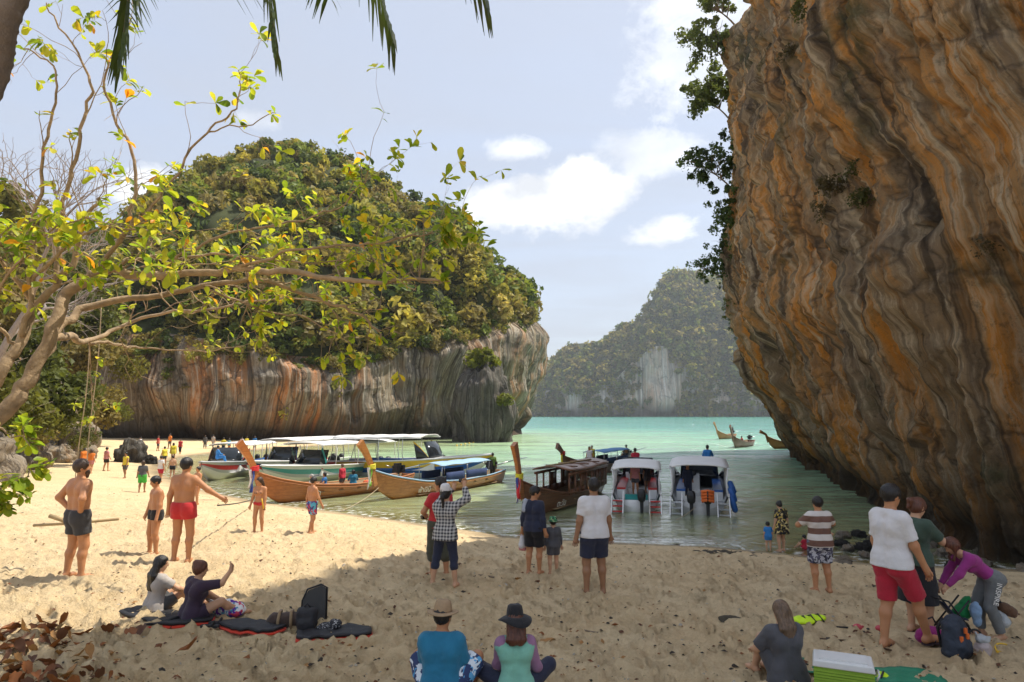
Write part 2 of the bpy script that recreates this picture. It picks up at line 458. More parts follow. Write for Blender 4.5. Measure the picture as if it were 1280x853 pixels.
# thin broken foam where the water meets the sand
fm = math_n(t, 'MULTIPLY', ramp(t, dp, [(0.0, .9), (.04, .6), (.16, 0.0)]), ramp(t, noise(t, oc, 2.6, 6, .7), [(.5, 0), (.62, 1)]))
foam = nd(t, 'ShaderNodeBsdfDiffuse', {'Color': (.75, .75, .68, 1)}).outputs[0]
t.links.new(nd(t, 'ShaderNodeMixShader', {0: fm, 1: top, 2: foam}).outputs[0], out.inputs[0])
na, nb = WX.shape
i, j = np.meshgrid(np.arange(na - 1), np.arange(nb - 1), indexing='ij')
wq = np.stack([i * nb + j, i * nb + j + 1, (i + 1) * nb + j + 1, (i + 1) * nb + j], -1).reshape(-1, 4)[:, ::-1]
wq = wq[(shore_s(WX, WY).ravel()[wq] < 1.5).any(1)]
sea = mk('sea', np.stack([WX, WY, WZ], -1).reshape(-1, 3), wq, m_sea, attrs={'depth': depth.ravel()})
tag(sea, kind='structure')

# ---------------------------------------------------------------- limestone
def limestone(name, dark, grey, ochre, orange, pale, k=1.0, orange_amt=.5, bump=.6, moss=None, base_dark=2.0):
    """streaks follow the flow map (metres along the wall, metres up)"""
    m, t, b = new_mat(name)
    uv = nd(t, 'ShaderNodeUVMap', uv_map='flow').outputs[0]
    oc = nd(t, 'ShaderNodeTexCoord').outputs['Object']
    big = noise(t, vmul(t, uv, (.11 * k, .06 * k, 1)), 1.0, 6, .65, .4)
    s1 = noise(t, vmul(t, uv, (.62 * k, .05 * k, 1), (3, 1, 0)), 1.0, 7, .68, .25)
    s2 = noise(t, vmul(t, uv, (1.7 * k, .11 * k, 1), (7, 4, 0)), 1.0, 8, .72, .25)
    s3 = noise(t, vmul(t, uv, (4.2 * k, .34 * k, 1), (1, 9, 0)), 1.0, 7, .72, .2)
    c = mix_c(t, ramp(t, s1, [(.34, 0), (.62, 1)]), grey, ochre)
    omask = math_n(t, 'MULTIPLY', ramp(t, s1, [(.46, 0), (.60, 1)]), ramp(t, big, [(.56 - .25 * orange_amt, 0), (.70 - .25 * orange_amt, 1)]))
    c = mix_c(t, omask, c, orange)
    c = mix_c(t, math_n(t, 'MULTIPLY', ramp(t, s3, [(.50, 0), (.64, 1)]), .62), c, pale)
    c = mix_c(t, ramp(t, s2, [(.28, 1.0), (.43, 0)]), c, dark)
    blot = noise(t, vmul(t, oc, (.28 * k, .28 * k, .22 * k)), 1.0, 6, .65, .5)
    c = mix_c(t, ramp(t, blot, [(.52, 0), (.68, .8)]), c, tuple(.55 * a + .45 * d for a, d in zip(grey, dark)))
    st1 = noise(t, vmul(t, uv, (2.6 * k, .030 * k, 1), (11, 2, 0)), 1.0, 4, .6, .1)
    st2 = noise(t, vmul(t, uv, (3.6 * k, .045 * k, 1), (4, 17, 0)), 1.0, 4, .6, .1)
    c = mix_c(t, math_n(t, 'MULTIPLY', ramp(t, st2, [(.56, 0), (.66, 1)]), .65), c, pale)
    c = mix_c(t, math_n(t, 'MULTIPLY', ramp(t, st1, [(.545, 0), (.63, 1)]), .7), c, dark)
    if moss:
        c = mix_c(t, ramp(t, noise(t, vmul(t, oc, (.2 * k, .2 * k, .2 * k), (5, 5, 5)), 1.0, 6, .65), [(.56, 0), (.68, .8)]), c, moss)
    fine = noise(t, oc, 3.0 * k, 8, .75)
    c = mix_c(t, ramp(t, fine, [(.33, .5), (.47, 0)]), c, dark)
    vo = nd(t, 'ShaderNodeTexVoronoi', {'Scale': 1.0}, feature='DISTANCE_TO_EDGE')
    wv = nd(t, 'ShaderNodeVectorMath', {0: vmul(t, uv, (.55 * k, .16 * k, 1)), 1: nd(t, 'ShaderNodeTexNoise', {'Vector': vmul(t, uv, (.8 * k, .5 * k, 1)), 'Scale': 1.0, 'Detail': 5}).outputs[1]}, operation='ADD').outputs[0]
    t.links.new(wv, vo.inputs['Vector'])
    crack = ramp(t, vo.outputs[0], [(0.0, 0.0), (.05, 1.0)])
    c = mix_c(t, math_n(t, 'MULTIPLY', math_n(t, 'SUBTRACT', 1.0, crack), .55), c, dark)
    z = nd(t, 'ShaderNodeSeparateXYZ', {0: uv}).outputs[1]
    tide = ramp(t, math_n(t, 'SUBTRACT', math_n(t, 'MULTIPLY', z, 1 / base_dark), math_n(t, 'MULTIPLY', s3, .9)), [(0, 1), (.8, 0)])
    c = mix_c(t, math_n(t, 'MULTIPLY', tide, .8), c, tuple(.6 * a for a in dark))
    t.links.new(c, b.inputs['Base Color'])
    b.inputs['Roughness'].default_value = .85
    b.inputs['Specular IOR Level'].default_value = .25
    h = math_n(t, 'ADD', math_n(t, 'MULTIPLY', s2, 1.2), math_n(t, 'ADD', math_n(t, 'MULTIPLY', s3, .7), math_n(t, 'MULTIPLY', fine, .55)))
    h = math_n(t, 'ADD', h, math_n(t, 'MULTIPLY', noise(t, oc, 8.0 * k, 8, .8), .8))
    h = math_n(t, 'ADD', h, math_n(t, 'MULTIPLY', crack, .5))
    t.links.new(nd(t, 'ShaderNodeBump', {'Height': h, 'Strength': bump, 'Distance': .42 / k}).outputs[0], b.inputs['Normal'])
    return m
def normals_of(P):
    du = np.gradient(P, axis=0); dv = np.gradient(P, axis=1)
    n = np.cross(du, dv)
    return n / (np.linalg.norm(n, axis=-1, keepdims=True) + 1e-9)
def grid_faces(a, b, flip=False):
    i, j = np.meshgrid(np.arange(a - 1), np.arange(b - 1), indexing='ij')
    q = np.stack([i * b + j, i * b + j + 1, (i + 1) * b + j + 1, (i + 1) * b + j], -1).reshape(-1, 4)
    return q[:, ::-1] if flip else q

# right-hand cliff: foot line (X, Y), overhang amount, crest height (unseen crest, shaped for the shadow it throws on the sand)
RC = catmull([(30, 2, 1.0, 48), (23, 9, 1.2, 47), (18, 15, 1.3, 44), (15.4, 19, 1.5, 38), (14.2, 23.5, 1.8, 30), (15.2, 28, 2.2, 29), (17.2, 34, 3.2, 30), (20.6, 45, 4.4, 34),
              (24.2, 56, 5.0, 38), (27.6, 67, 5.0, 38), (32, 77, 4.5, 38), (40, 85, 4, 38), (56, 89, 3, 38), (75, 90, 2, 38)], 620)
seg = np.concatenate([[0], np.cumsum(np.hypot(*np.diff(RC[:, :2], axis=0).T))])
u_new = np.concatenate([np.linspace(0, 18, 30)[:-1], np.linspace(18, 78, 480)[:-1], np.linspace(78, seg[-1], 70)])
RCu = np.stack([np.interp(u_new, seg, RC[:, k]) for k in range(4)], -1)
tg = np.gradient(RCu[:, :2], axis=0); tg /= np.linalg.norm(tg, axis=1)[:, None]
nrm = np.stack([-tg[:, 1], tg[:, 0]], -1)            # towards the bay (left of the direction of travel)
vz = np.concatenate([np.linspace(-1.5, 38, 400), 38 + np.linspace(.3, 26, 40)])
prof_z = [-2, 0, 1.0, 2.5, 4.5, 7, 10, 13, 17, 21, 26, 31, 35, 40, 45, 55, 70]
prof_o = [0, -.05, .02, .22, .42, .62, .82, .96, 1.05, 1.08, 1.02, .98, .95, .9, .8, .7, .6]
U, V = np.meshgrid(u_new, vz, indexing='ij')
OV = np.interp(V, prof_z, prof_o) * RCu[:, 2:3]
OV = OV - np.maximum(V - RCu[:, 3:4] + 4 * pnoise(U * .08, 0, 6.), 0) ** 1.3 * .9
# flow lines lean as they run down, so the folds sweep
flow = U - .30 * np.maximum(V - 8, 0) * sstep(6, 16, V) + .25 * np.sin(V / 5 + U * .1) + .8 * fbm(U * .05, V * .025, 2.0, 2) + .06 * fbm(U * .8, V * .5, 6.0, 3)
big = fbm(U * .055, V * .05, 5.0, 3)
fold = ridged(flow * .22, V * .030, 1.0, 2)
fl2 = ridged(flow * .60, V * .07, 4.0, 2)
fl3 = fbm(flow * 1.6, V * .22, 7.0, 3)
lump = fbm(U * .35, V * .35, 3.0, 4)
pit = worley(U + .5 * lump, V * .7 + .5 * fl3, 1.5, 3.0)
pit2 = worley(flow * 1.2 + .3 * lump, V * .4, .62, 8.0)
low = sstep(12, 5, V)
disp = .85 * big - .75 * fold - (.60 + .25 * low) * fl2 + .36 * fl3 + .30 * lump + .16 * ridged(U * 1.1 + lump, V * .9, 9., 3) + .40 - .55 * np.exp(-(pit[0] / .33) ** 2) * (pit[1] > .55) - .22 * np.exp(-(pit2[0] / .30) ** 2) * pit2[1]
# ledge where the fluted skirt rolls under
disp = disp + .55 * np.exp(-((V - 10.5 - 1.6 * np.sin(U * .16) - 1.2 * pnoise(U * .12, 0, 3.)) / 1.6) ** 2)
# hollows
hol = fbm(U * .16 + 9, V * .12, 8.0, 3)
disp = disp - 1.0 * sstep(.35, .8, hol)
disp = disp * sstep(-1.5, 1.2, V + .3)
OV = OV + disp * sstep(0, 8, RCu[:, 1:2])
PX = RCu[:, 0:1] + nrm[:, 0:1] * OV
PY = RCu[:, 1:2] + nrm[:, 1:2] * OV
RP = np.stack([PX, PY, V], -1)
RUV = np.stack([flow, V], -1)
m_rc = limestone('limestone_warm', (.045, .034, .024), (.31, .24, .165), (.60, .40, .18), (.86, .36, .055), (.92, .78, .54), k=1.0, orange_amt=1.0, bump=1.0, moss=(.07, .085, .03))
o = mk('cliff_right', RP.reshape(-1, 3), grid_faces(*U.shape), m_rc, uv=RUV.reshape(-1, 2))
tag(o, kind='structure')

# left headland: foot, cliff top, ridge for each section
LS = catmull([(-150, 112, 14, -160, 165, 34), (-110, 108, 14, -118, 155, 38), (-84, 104, 14, -93, 152, 44), (-66, 99, 14.5, -76, 152, 54), (-52, 97, 14.5, -64, 154, 62),
              (-41, 99, 14.5, -54, 154, 65.5), (-30.7, 106, 15, -47, 154, 66), (-19.5, 115, 16, -42, 154, 65), (-9, 124, 21, -36, 154, 63), (-2, 131, 24, -32, 155, 62), (2.2, 141, 25, -31, 156, 61),
              (3.5, 152, 25, -31, 158, 61), (0, 168, 24, -33, 162, 61), (-14, 184, 20, -40, 165, 61), (-45, 196, 18, -60, 168, 60), (-100, 200, 18, -100, 170, 40)], 560)
seg = np.concatenate([[0], np.cumsum(np.hypot(*np.diff(LS[:, :2], axis=0).T))])
u_new = np.concatenate([np.linspace(0, 50, 40)[:-1], np.linspace(50, 200, 420)[:-1], np.linspace(200, seg[-1], 60)])
LSu = np.stack([np.interp(u_new, seg, LS[:, k]) for k in range(6)], -1)
LSu[:, 2] += 3.2 * fbm(u_new * .045, 0, 3.7, 3)
tg = np.gradient(LSu[:, :2], axis=0); tg /= np.linalg.norm(tg, axis=1)[:, None]
nrm = -np.stack([-tg[:, 1], tg[:, 0]], -1)
NC, ND = 170, 150
tc = np.linspace(0, 1, NC)
zc_ = -1.5 + tc[None, :] * (LSu[:, 2:3] + 1.5)
U = np.repeat(u_new[:, None], NC, 1)
ov = np.interp(tc, [0, .09, .2, .4, .65, .85, 1], [0, -3.0, -.6, 1.6, 2.3, 1.7, .2])[None, :] * (1 + .4 * pnoise(U * .06, 0, 1.))
flow = U + 1.3 * fbm(U * .08, zc_ * .06, 2., 3)
fl = .9 * ridged(flow * .16, zc_ * .03, 3., 2) + .55 * ridged(flow * .5, zc_ * .06, 9., 2) + .3 * fbm(flow * 1.3, zc_ * .3, 4., 3) + 2.8 * fbm(U * .055, zc_ * .07, 6., 3) - 1.6 * sstep(.25, .7, fbm(U * .13, zc_ * .11, 11., 2))
ov = ov + fl * sstep(0, .12, tc)[None, :] * (1 - .6 * sstep(.85, 1, tc))[None, :]
Pc = np.stack([LSu[:, 0:1] + nrm[:, 0:1] * ov, LSu[:, 1:2] + nrm[:, 1:2] * ov, zc_], -1)
td = np.linspace(0, 1, ND)[1:]
top = Pc[:, -1]
hz = 1 - np.cos(td * math.pi / 2) ** 1.0
hzz = (td * .55 + hz * .45)
vv = np.sin(td * math.pi / 2) ** 1.0 * .62 + td * .38
rs = sstep(-26, 0, LSu[:, 0:1]) * sstep(100, 120, LSu[:, 1:2])          # the seaward shoulder falls in a long slope
vv = vv[None, :] * (1 - rs) + (td[None, :] * .93 + .07 * np.sin(td * math.pi / 2)[None, :]) * rs
hzz = hzz[None, :] * (1 - rs) + td[None, :] * rs
Pd = np.stack([top[:, 0:1] + (LSu[:, 3:4] - top[:, 0:1]) * hzz, top[:, 1:2] + (LSu[:, 4:5] - top[:, 1:2]) * hzz, top[:, 2:3] + (LSu[:, 5:6] - top[:, 2:3]) * vv], -1)
lumpd = 4.6 * fbm(Pd[..., 0] * .05, Pd[..., 1] * .05, Pd[..., 2] * .05, 4) * sstep(0, .1, td)[None, :] * (.35 + .65 * sstep(1, .7, td))[None, :]
Nd = normals_of(Pd)
Nd = np.where(Nd[..., 2:3] < 0, -Nd, Nd)
Pd = Pd + Nd * lumpd[..., None]
LP = np.concatenate([Pc, Pd], 1)
LUV = np.concatenate([np.stack([flow, zc_], -1), np.stack([np.repeat(u_new[:, None], ND - 1, 1), Pd[..., 2]], -1)], 1)
green = np.concatenate([np.zeros((len(u_new), NC)), np.ones((len(u_new), ND - 1))], 1)
m_lc = limestone('limestone_grey', (.04, .034, .028), (.19, .165, .135), (.33, .25, .155), (.60, .23, .07), (.68, .62, .52), k=.62, orange_amt=.42, bump=.7, base_dark=4.5)
m_soil = simple('forest_floor', (.055, .065, .02), .95, .6, .6)
fq = grid_faces(len(u_new), NC + ND - 1, True)
mi = (green.reshape(-1)[fq].min(1) > .5).astype(int)
o = mk('headland', LP.reshape(-1, 3), fq, None, uv=LUV.reshape(-1, 2), mats=[m_lc, m_soil], mi=mi)
tag(o, kind='structure')
HEAD_D, HEAD_U, HEAD_TOP = Pd, u_new, top

# far island, about 900 m out
IS = catmull([(205, 1080, 20, 225, 1080, 22), (46, 1000, 30, 120, 1040, 60), (40, 930, 34, 64, 975, 78), (64, 905, 40, 86, 955, 103), (95, 893, 40, 124, 948, 108), (130, 888, 44, 165, 945, 128), (165, 885, 75, 186, 930, 145),
              (200, 884, 92, 212, 930, 188), (235, 884, 60, 240, 935, 205), (275, 884, 46, 285, 940, 205), (330, 884, 40, 330, 950, 200), (420, 890, 40, 420, 960, 190)], 260)
tg = np.gradient(IS[:, :2], axis=0); tg /= np.linalg.norm(tg, axis=1)[:, None]
nrm = -np.stack([-tg[:, 1], tg[:, 0]], -1)
nu = len(IS); uu = np.concatenate([[0], np.cumsum(np.hypot(*np.diff(IS[:, :2], axis=0).T))])
tc = np.linspace(0, 1, 60)
zc_ = -2 + tc[None, :] * (IS[:, 2:3] + 2)
U = np.repeat(uu[:, None], 60, 1)
fl = 9 * fbm(U * .02, zc_ * .012, 3., 3) + 5 * ridged(U * .06, zc_ * .012, 9., 2)
ov = (np.interp(tc, [0, .05, .3, 1], [0, -2, 1, -4])[None, :] + fl * sstep(0, .1, tc)[None, :])
Pc = np.stack([IS[:, 0:1] + nrm[:, 0:1] * ov, IS[:, 1:2] + nrm[:, 1:2] * ov, zc_], -1)
top = Pc[:, -1]; td = np.linspace(0, 1, 60)[1:]
hzz = td * .75 + (1 - np.cos(td * math.pi / 2)) * .25; vv = np.sin(td * math.pi / 2) * .5 + td * .5
Pd = np.stack([top[:, k:k + 1] + (IS[:, 3 + k:4 + k] - top[:, k:k + 1]) * (hzz if k < 2 else vv) for k in range(3)], -1)
Pd[..., 2] += 12 * fbm(Pd[..., 0] * .016, Pd[..., 1] * .016, 1., 4) * sstep(0, .15, td)[None, :]
IP = np.concatenate([Pc, Pd], 1)
IUV = np.concatenate([np.stack([U, zc_], -1), np.stack([np.repeat(uu[:, None], 59, 1), Pd[..., 2]], -1)], 1)
m_ic = limestone('limestone_far', (.11, .10, .085), (.44, .40, .35), (.56, .44, .33), (.60, .32, .18), (.92, .88, .80), k=.085, orange_amt=.5, bump=.5, base_dark=14.)
fq = grid_faces(nu, 119, True)
mi = (np.tile(np.arange(119), (nu, 1)).reshape(-1)[fq].min(1) >= 60).astype(int)
o = mk('far_island', IP.reshape(-1, 3), fq, None, uv=IUV.reshape(-1, 2), mats=[m_ic, m_soil], mi=mi)
tag(o, kind='structure')
ISL_D, ISL_C, ISL_UU = Pd, Pc, uu

# low hills on the horizon beyond
xx = np.linspace(-900, 1500, 200)
prof = np.maximum(0, 34 * (1 + fbm(xx * .004, 0, 2., 4)) + 22 * np.exp(-((xx - 160) / 260) ** 2) - 4)
hp = np.stack([np.stack([xx, np.full_like(xx, 2900 + k * 130), prof * s - 2], -1) for k, s in ((0, 0), (1, .7), (2, 1.0), (3, .4), (4, 0))], 1)
o = mk('hills', hp.reshape(-1, 3), grid_faces(200, 5, True), simple('hill_green', (.06, .075, .03), .9, .4, .01)); tag(o, kind='structure')
# ---------------------------------------------------------------- foliage
def leaf_mat(name, transl=.35, rough=.55, gloss=.25):
    m, t, b = new_mat(name)
    oc = nd(t, 'ShaderNodeTexCoord').outputs['Object']
    col = nd(t, 'ShaderNodeAttribute', attribute_name='tint').outputs[0]
    c = mix_c(t, ramp(t, noise(t, oc, 9.0, 3), [(.3, 0), (.7, 1)]), mix_c(t, 1.0, col, (.78, .78, .75), 'MULTIPLY'), col)
    t.links.new(c, b.inputs['Base Color'])
    b.inputs['Roughness'].default_value = rough; b.inputs['Specular IOR Level'].default_value = gloss
    tr = nd(t, 'ShaderNodeBsdfTranslucent', {'Color': mix_c(t, 1.0, c, (1.25, 1.2, .7), 'MULTIPLY')}).outputs[0]
    mx = nd(t, 'ShaderNodeMixShader', {0: transl, 1: b.outputs[0], 2: tr}).outputs[0]
    t.links.new(mx, [n for n in t.nodes if n.type == 'OUTPUT_MATERIAL'][0].inputs[0])
    return m
m_wood_leaf = leaf_mat('woodland_leaves', .45)
m_leaf = leaf_mat('broad_leaves', .6, .42, .35)
m_bark = simple('bark', (.26, .20, .14), .9, .35, 5, .7, 22)
m_bark_pale = simple('pale_bark', (.42, .30, .18), .9, .55, 5.5, 1.0, 18)
def rot_basis(nv, rg):
    """random tangent frames for unit normals (N,3)"""
    r = rg.normal(size=nv.shape)
    a = np.cross(nv, r); a /= np.linalg.norm(a, axis=1)[:, None] + 1e-9
    return a, np.cross(nv, a)
def crown(n, rg, lobes=9, size=.22, shell=.35, squash=.8):
    """(n,4,3) leaf-clump faces filling a unit crown of several lobes, plus a light/dark factor each"""
    lc = rg.normal(size=(lobes, 3)); lc /= np.linalg.norm(lc, axis=1)[:, None]
    lc *= rg.uniform(.25, .72, (lobes, 1)); lc[:, 2] *= squash
    lr = rg.uniform(.28, .5, lobes)
    if lobes > 16:      # ragged, open crown
        lc *= rg.uniform(.9, 1.75, (lobes, 1)); lr = rg.uniform(.10, .30, lobes)
    k = rg.integers(0, lobes, n)
    d = rg.normal(size=(n, 3)); d[:, 2] += .35; d /= np.linalg.norm(d, axis=1)[:, None]
    p = lc[k] + d * (lr[k] * (1 - shell * rg.random(n) ** 2))[:, None]
    nv = d + .7 * rg.normal(size=(n, 3)); nv /= np.linalg.norm(nv, axis=1)[:, None]
    a, b_ = rot_basis(nv, rg)
    s = size * rg.uniform(.55, 1.25, (n, 1)); e = rg.uniform(.45, .9, (n, 1))
    q = np.stack([p - a * s, p - b_ * s * e + nv * s * .25, p + a * s, p + b_ * s * e + nv * s * .2], 1)
    return q, rg.uniform(.72, 1.2, n) * rg.uniform(.85, 1.12, lobes)[k]
def quads_obj(name, Q, C, mat, parent=None):
    v = Q.reshape(-1, 3); f = np.arange(len(v)).reshape(-1, 4)
    return mk(name, v, f, mat, parent, smooth=False, attrs={'tint': np.repeat(C, 4, 0)})
GREENS = np.array([(.32, .31, .07), (.17, .22, .055), (.43, .37, .09), (.33, .28, .12), (.25, .30, .06), (.12, .17, .05), (.38, .35, .075), (.44, .36, .13)])
def forest(name, pts, rad, rg, per, size, pal, mat, nvar=10, pitch=(.75, 1.2)):
    var = [crown(per, rg, rg.integers(6, 12), size) for _ in range(nvar)]
    Q = []; C = []
    for p, r in zip(pts, rad):
        q, l = var[rg.integers(nvar)]
        a = rg.uniform(0, 6.28); c_, s_ = math.cos(a), math.sin(a)
        M = np.array([[c_, -s_, 0], [s_, c_, 0], [0, 0, rg.uniform(*pitch)]])
        Q.append((q @ M.T) * r + p)
        col = pal[rg.integers(len(pal))] * rg.uniform(.62, 1.3)
        C.append(col[None] * l[:, None])
    return quads_obj(name, np.concatenate(Q), np.concatenate(C), mat)
def pick(P, w, n, rg):
    """n random points on a grid surface, weighted by area and w"""
    A = np.linalg.norm(np.cross(P[1:, :-1] - P[:-1, :-1], P[:-1, 1:] - P[:-1, :-1]), axis=-1) * w[:-1, :-1]
    pr = (A / A.sum()).ravel()
    k = rg.choice(len(pr), n, p=pr)
    i, j = np.unravel_index(k, A.shape)
    a, b_ = rg.random((2, n, 1))
    return P[i, j] * (1 - a) * (1 - b_) + P[i + 1, j] * a * (1 - b_) + P[i, j + 1] * (1 - a) * b_ + P[i + 1, j + 1] * a * b_, i, j

g2 = np.random.default_rng(21)
w = np.ones(HEAD_D.shape[:2])
w[(HEAD_U < 40) | (HEAD_U > 215)] = .15
w *= .6 + np.clip(.75 + 1.2 * fbm(HEAD_D[..., 0] * .06, HEAD_D[..., 1] * .06, HEAD_D[..., 2] * .06, 2), 0, 1.4)
pts, ii, jj = pick(HEAD_D, w, 2000, g2)
r = np.where(g2.random(len(pts)) < .3, g2.uniform(2.4, 4.0, len(pts)), g2.uniform(.8, 2.0, len(pts))) * (1.2 - .4 * (jj / HEAD_D.shape[1]))
hp_pts = pts + np.stack([np.zeros(len(pts)), -r * .25, r * .35], -1)
# shrubs trailing over the lip of the rock
k = g2.integers(60, len(HEAD_U) - 60, 520)
lip = HEAD_TOP[k] + g2.normal(size=(520, 3)) * (1.0, 1.0, .5) + np.stack([np.zeros(520), -.9 * np.ones(520), -np.abs(g2.normal(size=520)) * (1.2 + 6.5 * np.clip(fbm(HEAD_U[k] * .11, 0, 7.7, 2), 0, 1)) + .3], -1)
lr = g2.uniform(.6, 1.8, 520)
o = forest('woodland', np.concatenate([hp_pts, lip]), np.concatenate([r, lr]), g2, 165, .175, GREENS, m_wood_leaf)
tag(o, 'dense olive green woodland covering the headland above the rock', 'woodland', kind='stuff')

w = np.ones(ISL_D.shape[:2]); w[:40] = .3
pts, ii, jj = pick(ISL_D, w, 1500, g2)
r = g2.uniform(5, 11, len(pts))
w = np.ones(ISL_C.shape[:2]); X = ISL_C[..., 0]; Z = ISL_C[..., 2]
bnz = fbm(X * .03, Z * .035, 4.4, 3)
bare = (np.abs(X - 193 + 22 * bnz) < 30) & (Z < 84 + 40 * bnz) | (bnz > .75) & (Z < 60) | (np.exp(-((X - 82) / 9) ** 2) > .4) & (Z < 30)
w[bare] = 0.004; w[:, :4] = 0
pc, _, _ = pick(ISL_C, w, 900, g2)
o = forest('island_woodland', np.concatenate([pts, pc]), np.concatenate([r, g2.uniform(4, 8.5, 900)]), g2, 46, .30, GREENS * .9, m_wood_leaf, 6)
tag(o, 'hazy green woodland covering the distant island', 'woodland', kind='stuff')

# trees one can tell apart along the ridge of the headland
def make_tree(name, label, base, h, rad, rg, pal, n=420, size=.17, group=None, lean=(0, 0), squash=.9, trunk_r=None, cat='tree', limbs=6, crown_z=.68, lobes=None):
    T = thing(name, label, cat, base, 0, group)
    trunk_r = trunk_r or h * .03
    top = np.array([lean[0], lean[1], h * crown_z])
    mb = MB()
    tt = np.linspace(0, 1, 7)
    path = np.stack([tt * top[0] + .04 * h * np.sin(tt * 5), tt * top[1], tt * top[2] - .15], -1)
    mb.tube(path, trunk_r * (1 - .6 * tt), 6)
    for i in range(limbs):
        a = i * 2.4 + rg.random(); s0 = path[rg.integers(3, 6)]
        e = top + np.array([math.cos(a), math.sin(a), rg.uniform(-.1, .6)]) * rad * .75
        m = (s0 + e) / 2 + (0, 0, .12 * rad)
        mb.tube(np.stack([s0, m, e]), [trunk_r * .45, trunk_r * .3, trunk_r * .1], 5)
    mb.obj('trunk', m_bark, T)
    q, l = crown(n, rg, lobes or rg.integers(8, 13), size, .45 if not lobes else .8, squash)
    col = pal[rg.integers(len(pal))]
    quads_obj('crown', q * rad + top, col[None] * l[:, None], m_wood_leaf, T)
    return T
ridge = HEAD_D[:, -8]
for i, px in enumerate((248, 262, 283, 300, 322, 344, 362, 386, 408, 432, 455, 476, 498, 520, 541, 560, 577, 596, 614, 630, 644, 655)):
    # highest line of the dome in this viewing direction
    A = HEAD_D[..., 0] / HEAD_D[..., 1] - (px - 640) / F_PX
    el = np.where(np.abs(A) < .006, (HEAD_D[..., 2] - 4.6) / HEAD_D[..., 1], -1)
    k = np.unravel_index(np.argmax(el), el.shape)
    p = HEAD_D[k]
    h = rnd.uniform(3.2, 5.5)
    make_tree('ridge_tree', 'small tree standing out on the skyline of the wooded headland', p - (0, 0, .8), h, h * .42, g2, GREENS[[1, 3, 5, 0]] * .8, 230, .2,
              'trees on the headland skyline')
# dark rock stack with a bush on top, in front of the headland point
def rock_blob(name, c, r, mat, seed, amp=.25, freq=1.3, n=60, m=36, parent=None, stretch=1.0, flatten=None):
    th = np.linspace(.02, math.pi - .02, m); ph = np.linspace(0, 2 * math.pi, n)
    T_, P_ = np.meshgrid(th, ph, indexing='ij')
    d = np.stack([np.sin(T_) * np.cos(P_), np.sin(T_) * np.sin(P_), np.cos(T_)], -1)
    k = 1 + amp * fbm(d[..., 0] * freq + seed, d[..., 1] * freq, d[..., 2] * freq * stretch, 4) + amp * .5 * ridged(d[..., 0] * freq * 1.7, d[..., 1] * freq * 1.7 + seed, d[..., 2] * freq * .6, 2) - amp * .5
    k[:, -1] = k[:, 0]
    P = d * k[..., None] * np.asarray(r)
    if flatten is not None: P[..., 2] = np.maximum(P[..., 2], flatten)
    uv = np.stack([P_ * max(r), P[..., 2] + r[2]], -1)
    o = mk(name, P.reshape(-1, 3), grid_faces(m, n), mat, parent, uv=uv.reshape(-1, 2))
    o.location = c
    return o
m_stack = limestone('limestone_dark', (.03, .028, .026), (.12, .11, .10), (.19, .165, .13), (.25, .15, .08), (.34, .32, .29), k=.7, orange_amt=.1, bump=.8)
p = at(603, 500, 111)
o = rock_blob('rock_stack', (p[0], p[1], 4.6), (5.4, 4.6, 9.4), m_stack, 3.3, .22, 1.4, 110, 80)
tag(o, 'dark grey rock stack in the sea at the headland foot', 'rock')
for i, (px, py, rad, lab) in enumerate(((603, 452, 3.3, 'bright green bush on top of the dark rock stack'), (632, 500, 1.7, 'yellow green bush clinging to the side of the dark rock stack'))):
    p = at(px, py, 110.5 if i == 0 else 107)
    make_tree('bush', lab, p - (0, 0, rad * .5), rad * .8, rad, g2, np.array([(.20, .22, .03)]), 420, .17, cat='bush', squash=.55)

# right-hand cliff: trees leaning out from its seaward edge
RCG = np.array([(.11, .165, .05), (.15, .19, .05), (.085, .13, .045)])
_rx = 640 + F_PX * RP[..., 0] / RP[..., 1]; _ry = 517 - F_PX * (RP[..., 2] - 4.6) / RP[..., 1]
def edge_pt(py):
    m = (np.abs(_ry - py) < 5) & (RP[..., 1] > 20)
    k = np.argmin(np.where(m, _rx, 1e9)); return RP.reshape(-1, 3)[k]
for (py, h, rad, lx, n, lab) in (
        (140, 3.6, 3.0, -2.6, 2300, 'tall dark green tree leaning out from the top of the cliff edge'),
        (60, 3.0, 2.5, -2.2, 1700, 'dark green tree at the upper rim of the overhanging cliff'),
        (5, 2.6, 2.2, -2.0, 1400, 'dark green tree rooted at the highest part of the cliff edge'),
        (225, 2.8, 2.4, -2.3, 1700, 'round dark tree jutting from the cliff edge over the sea'),
        (350, 1.4, 2.0, -2.3, 750, 'sparse wind-bent tree low on the cliff edge, above the far island')):
    p = edge_pt(py)
    make_tree('cliff_tree', lab, p + (.5, 0, 0), h, rad, g2, RCG, n, .075, lean=(lx, -.3), squash=1.0, trunk_r=.10, crown_z=.75, limbs=16, lobes=30)
for k, (py, rad, ox) in enumerate(((20, 1.3, 0), (95, 1.2, .3), (165, 1.3, .2), (200, 1.4, 0), (245, 1.6, -.2), (270, 1.7, 0), (295, 1.7, .1), (320, 1.5, .3), (345, 1.1, .5), (385, .9, .3), (415, .8, .4), (180, 1.0, .9), (260, 1.2, 1.0), (300, 1.2, 1.2))):
    p = edge_pt(py)
    make_tree('ledge_bush', 'dense green bush hanging on the seaward edge of the cliff', p + (ox, -.2, -rad * .5), rad * .7, rad, g2, RCG, 800, .085, 'bushes on the cliff edge', cat='bush', squash=1.5, limbs=6, lobes=22)
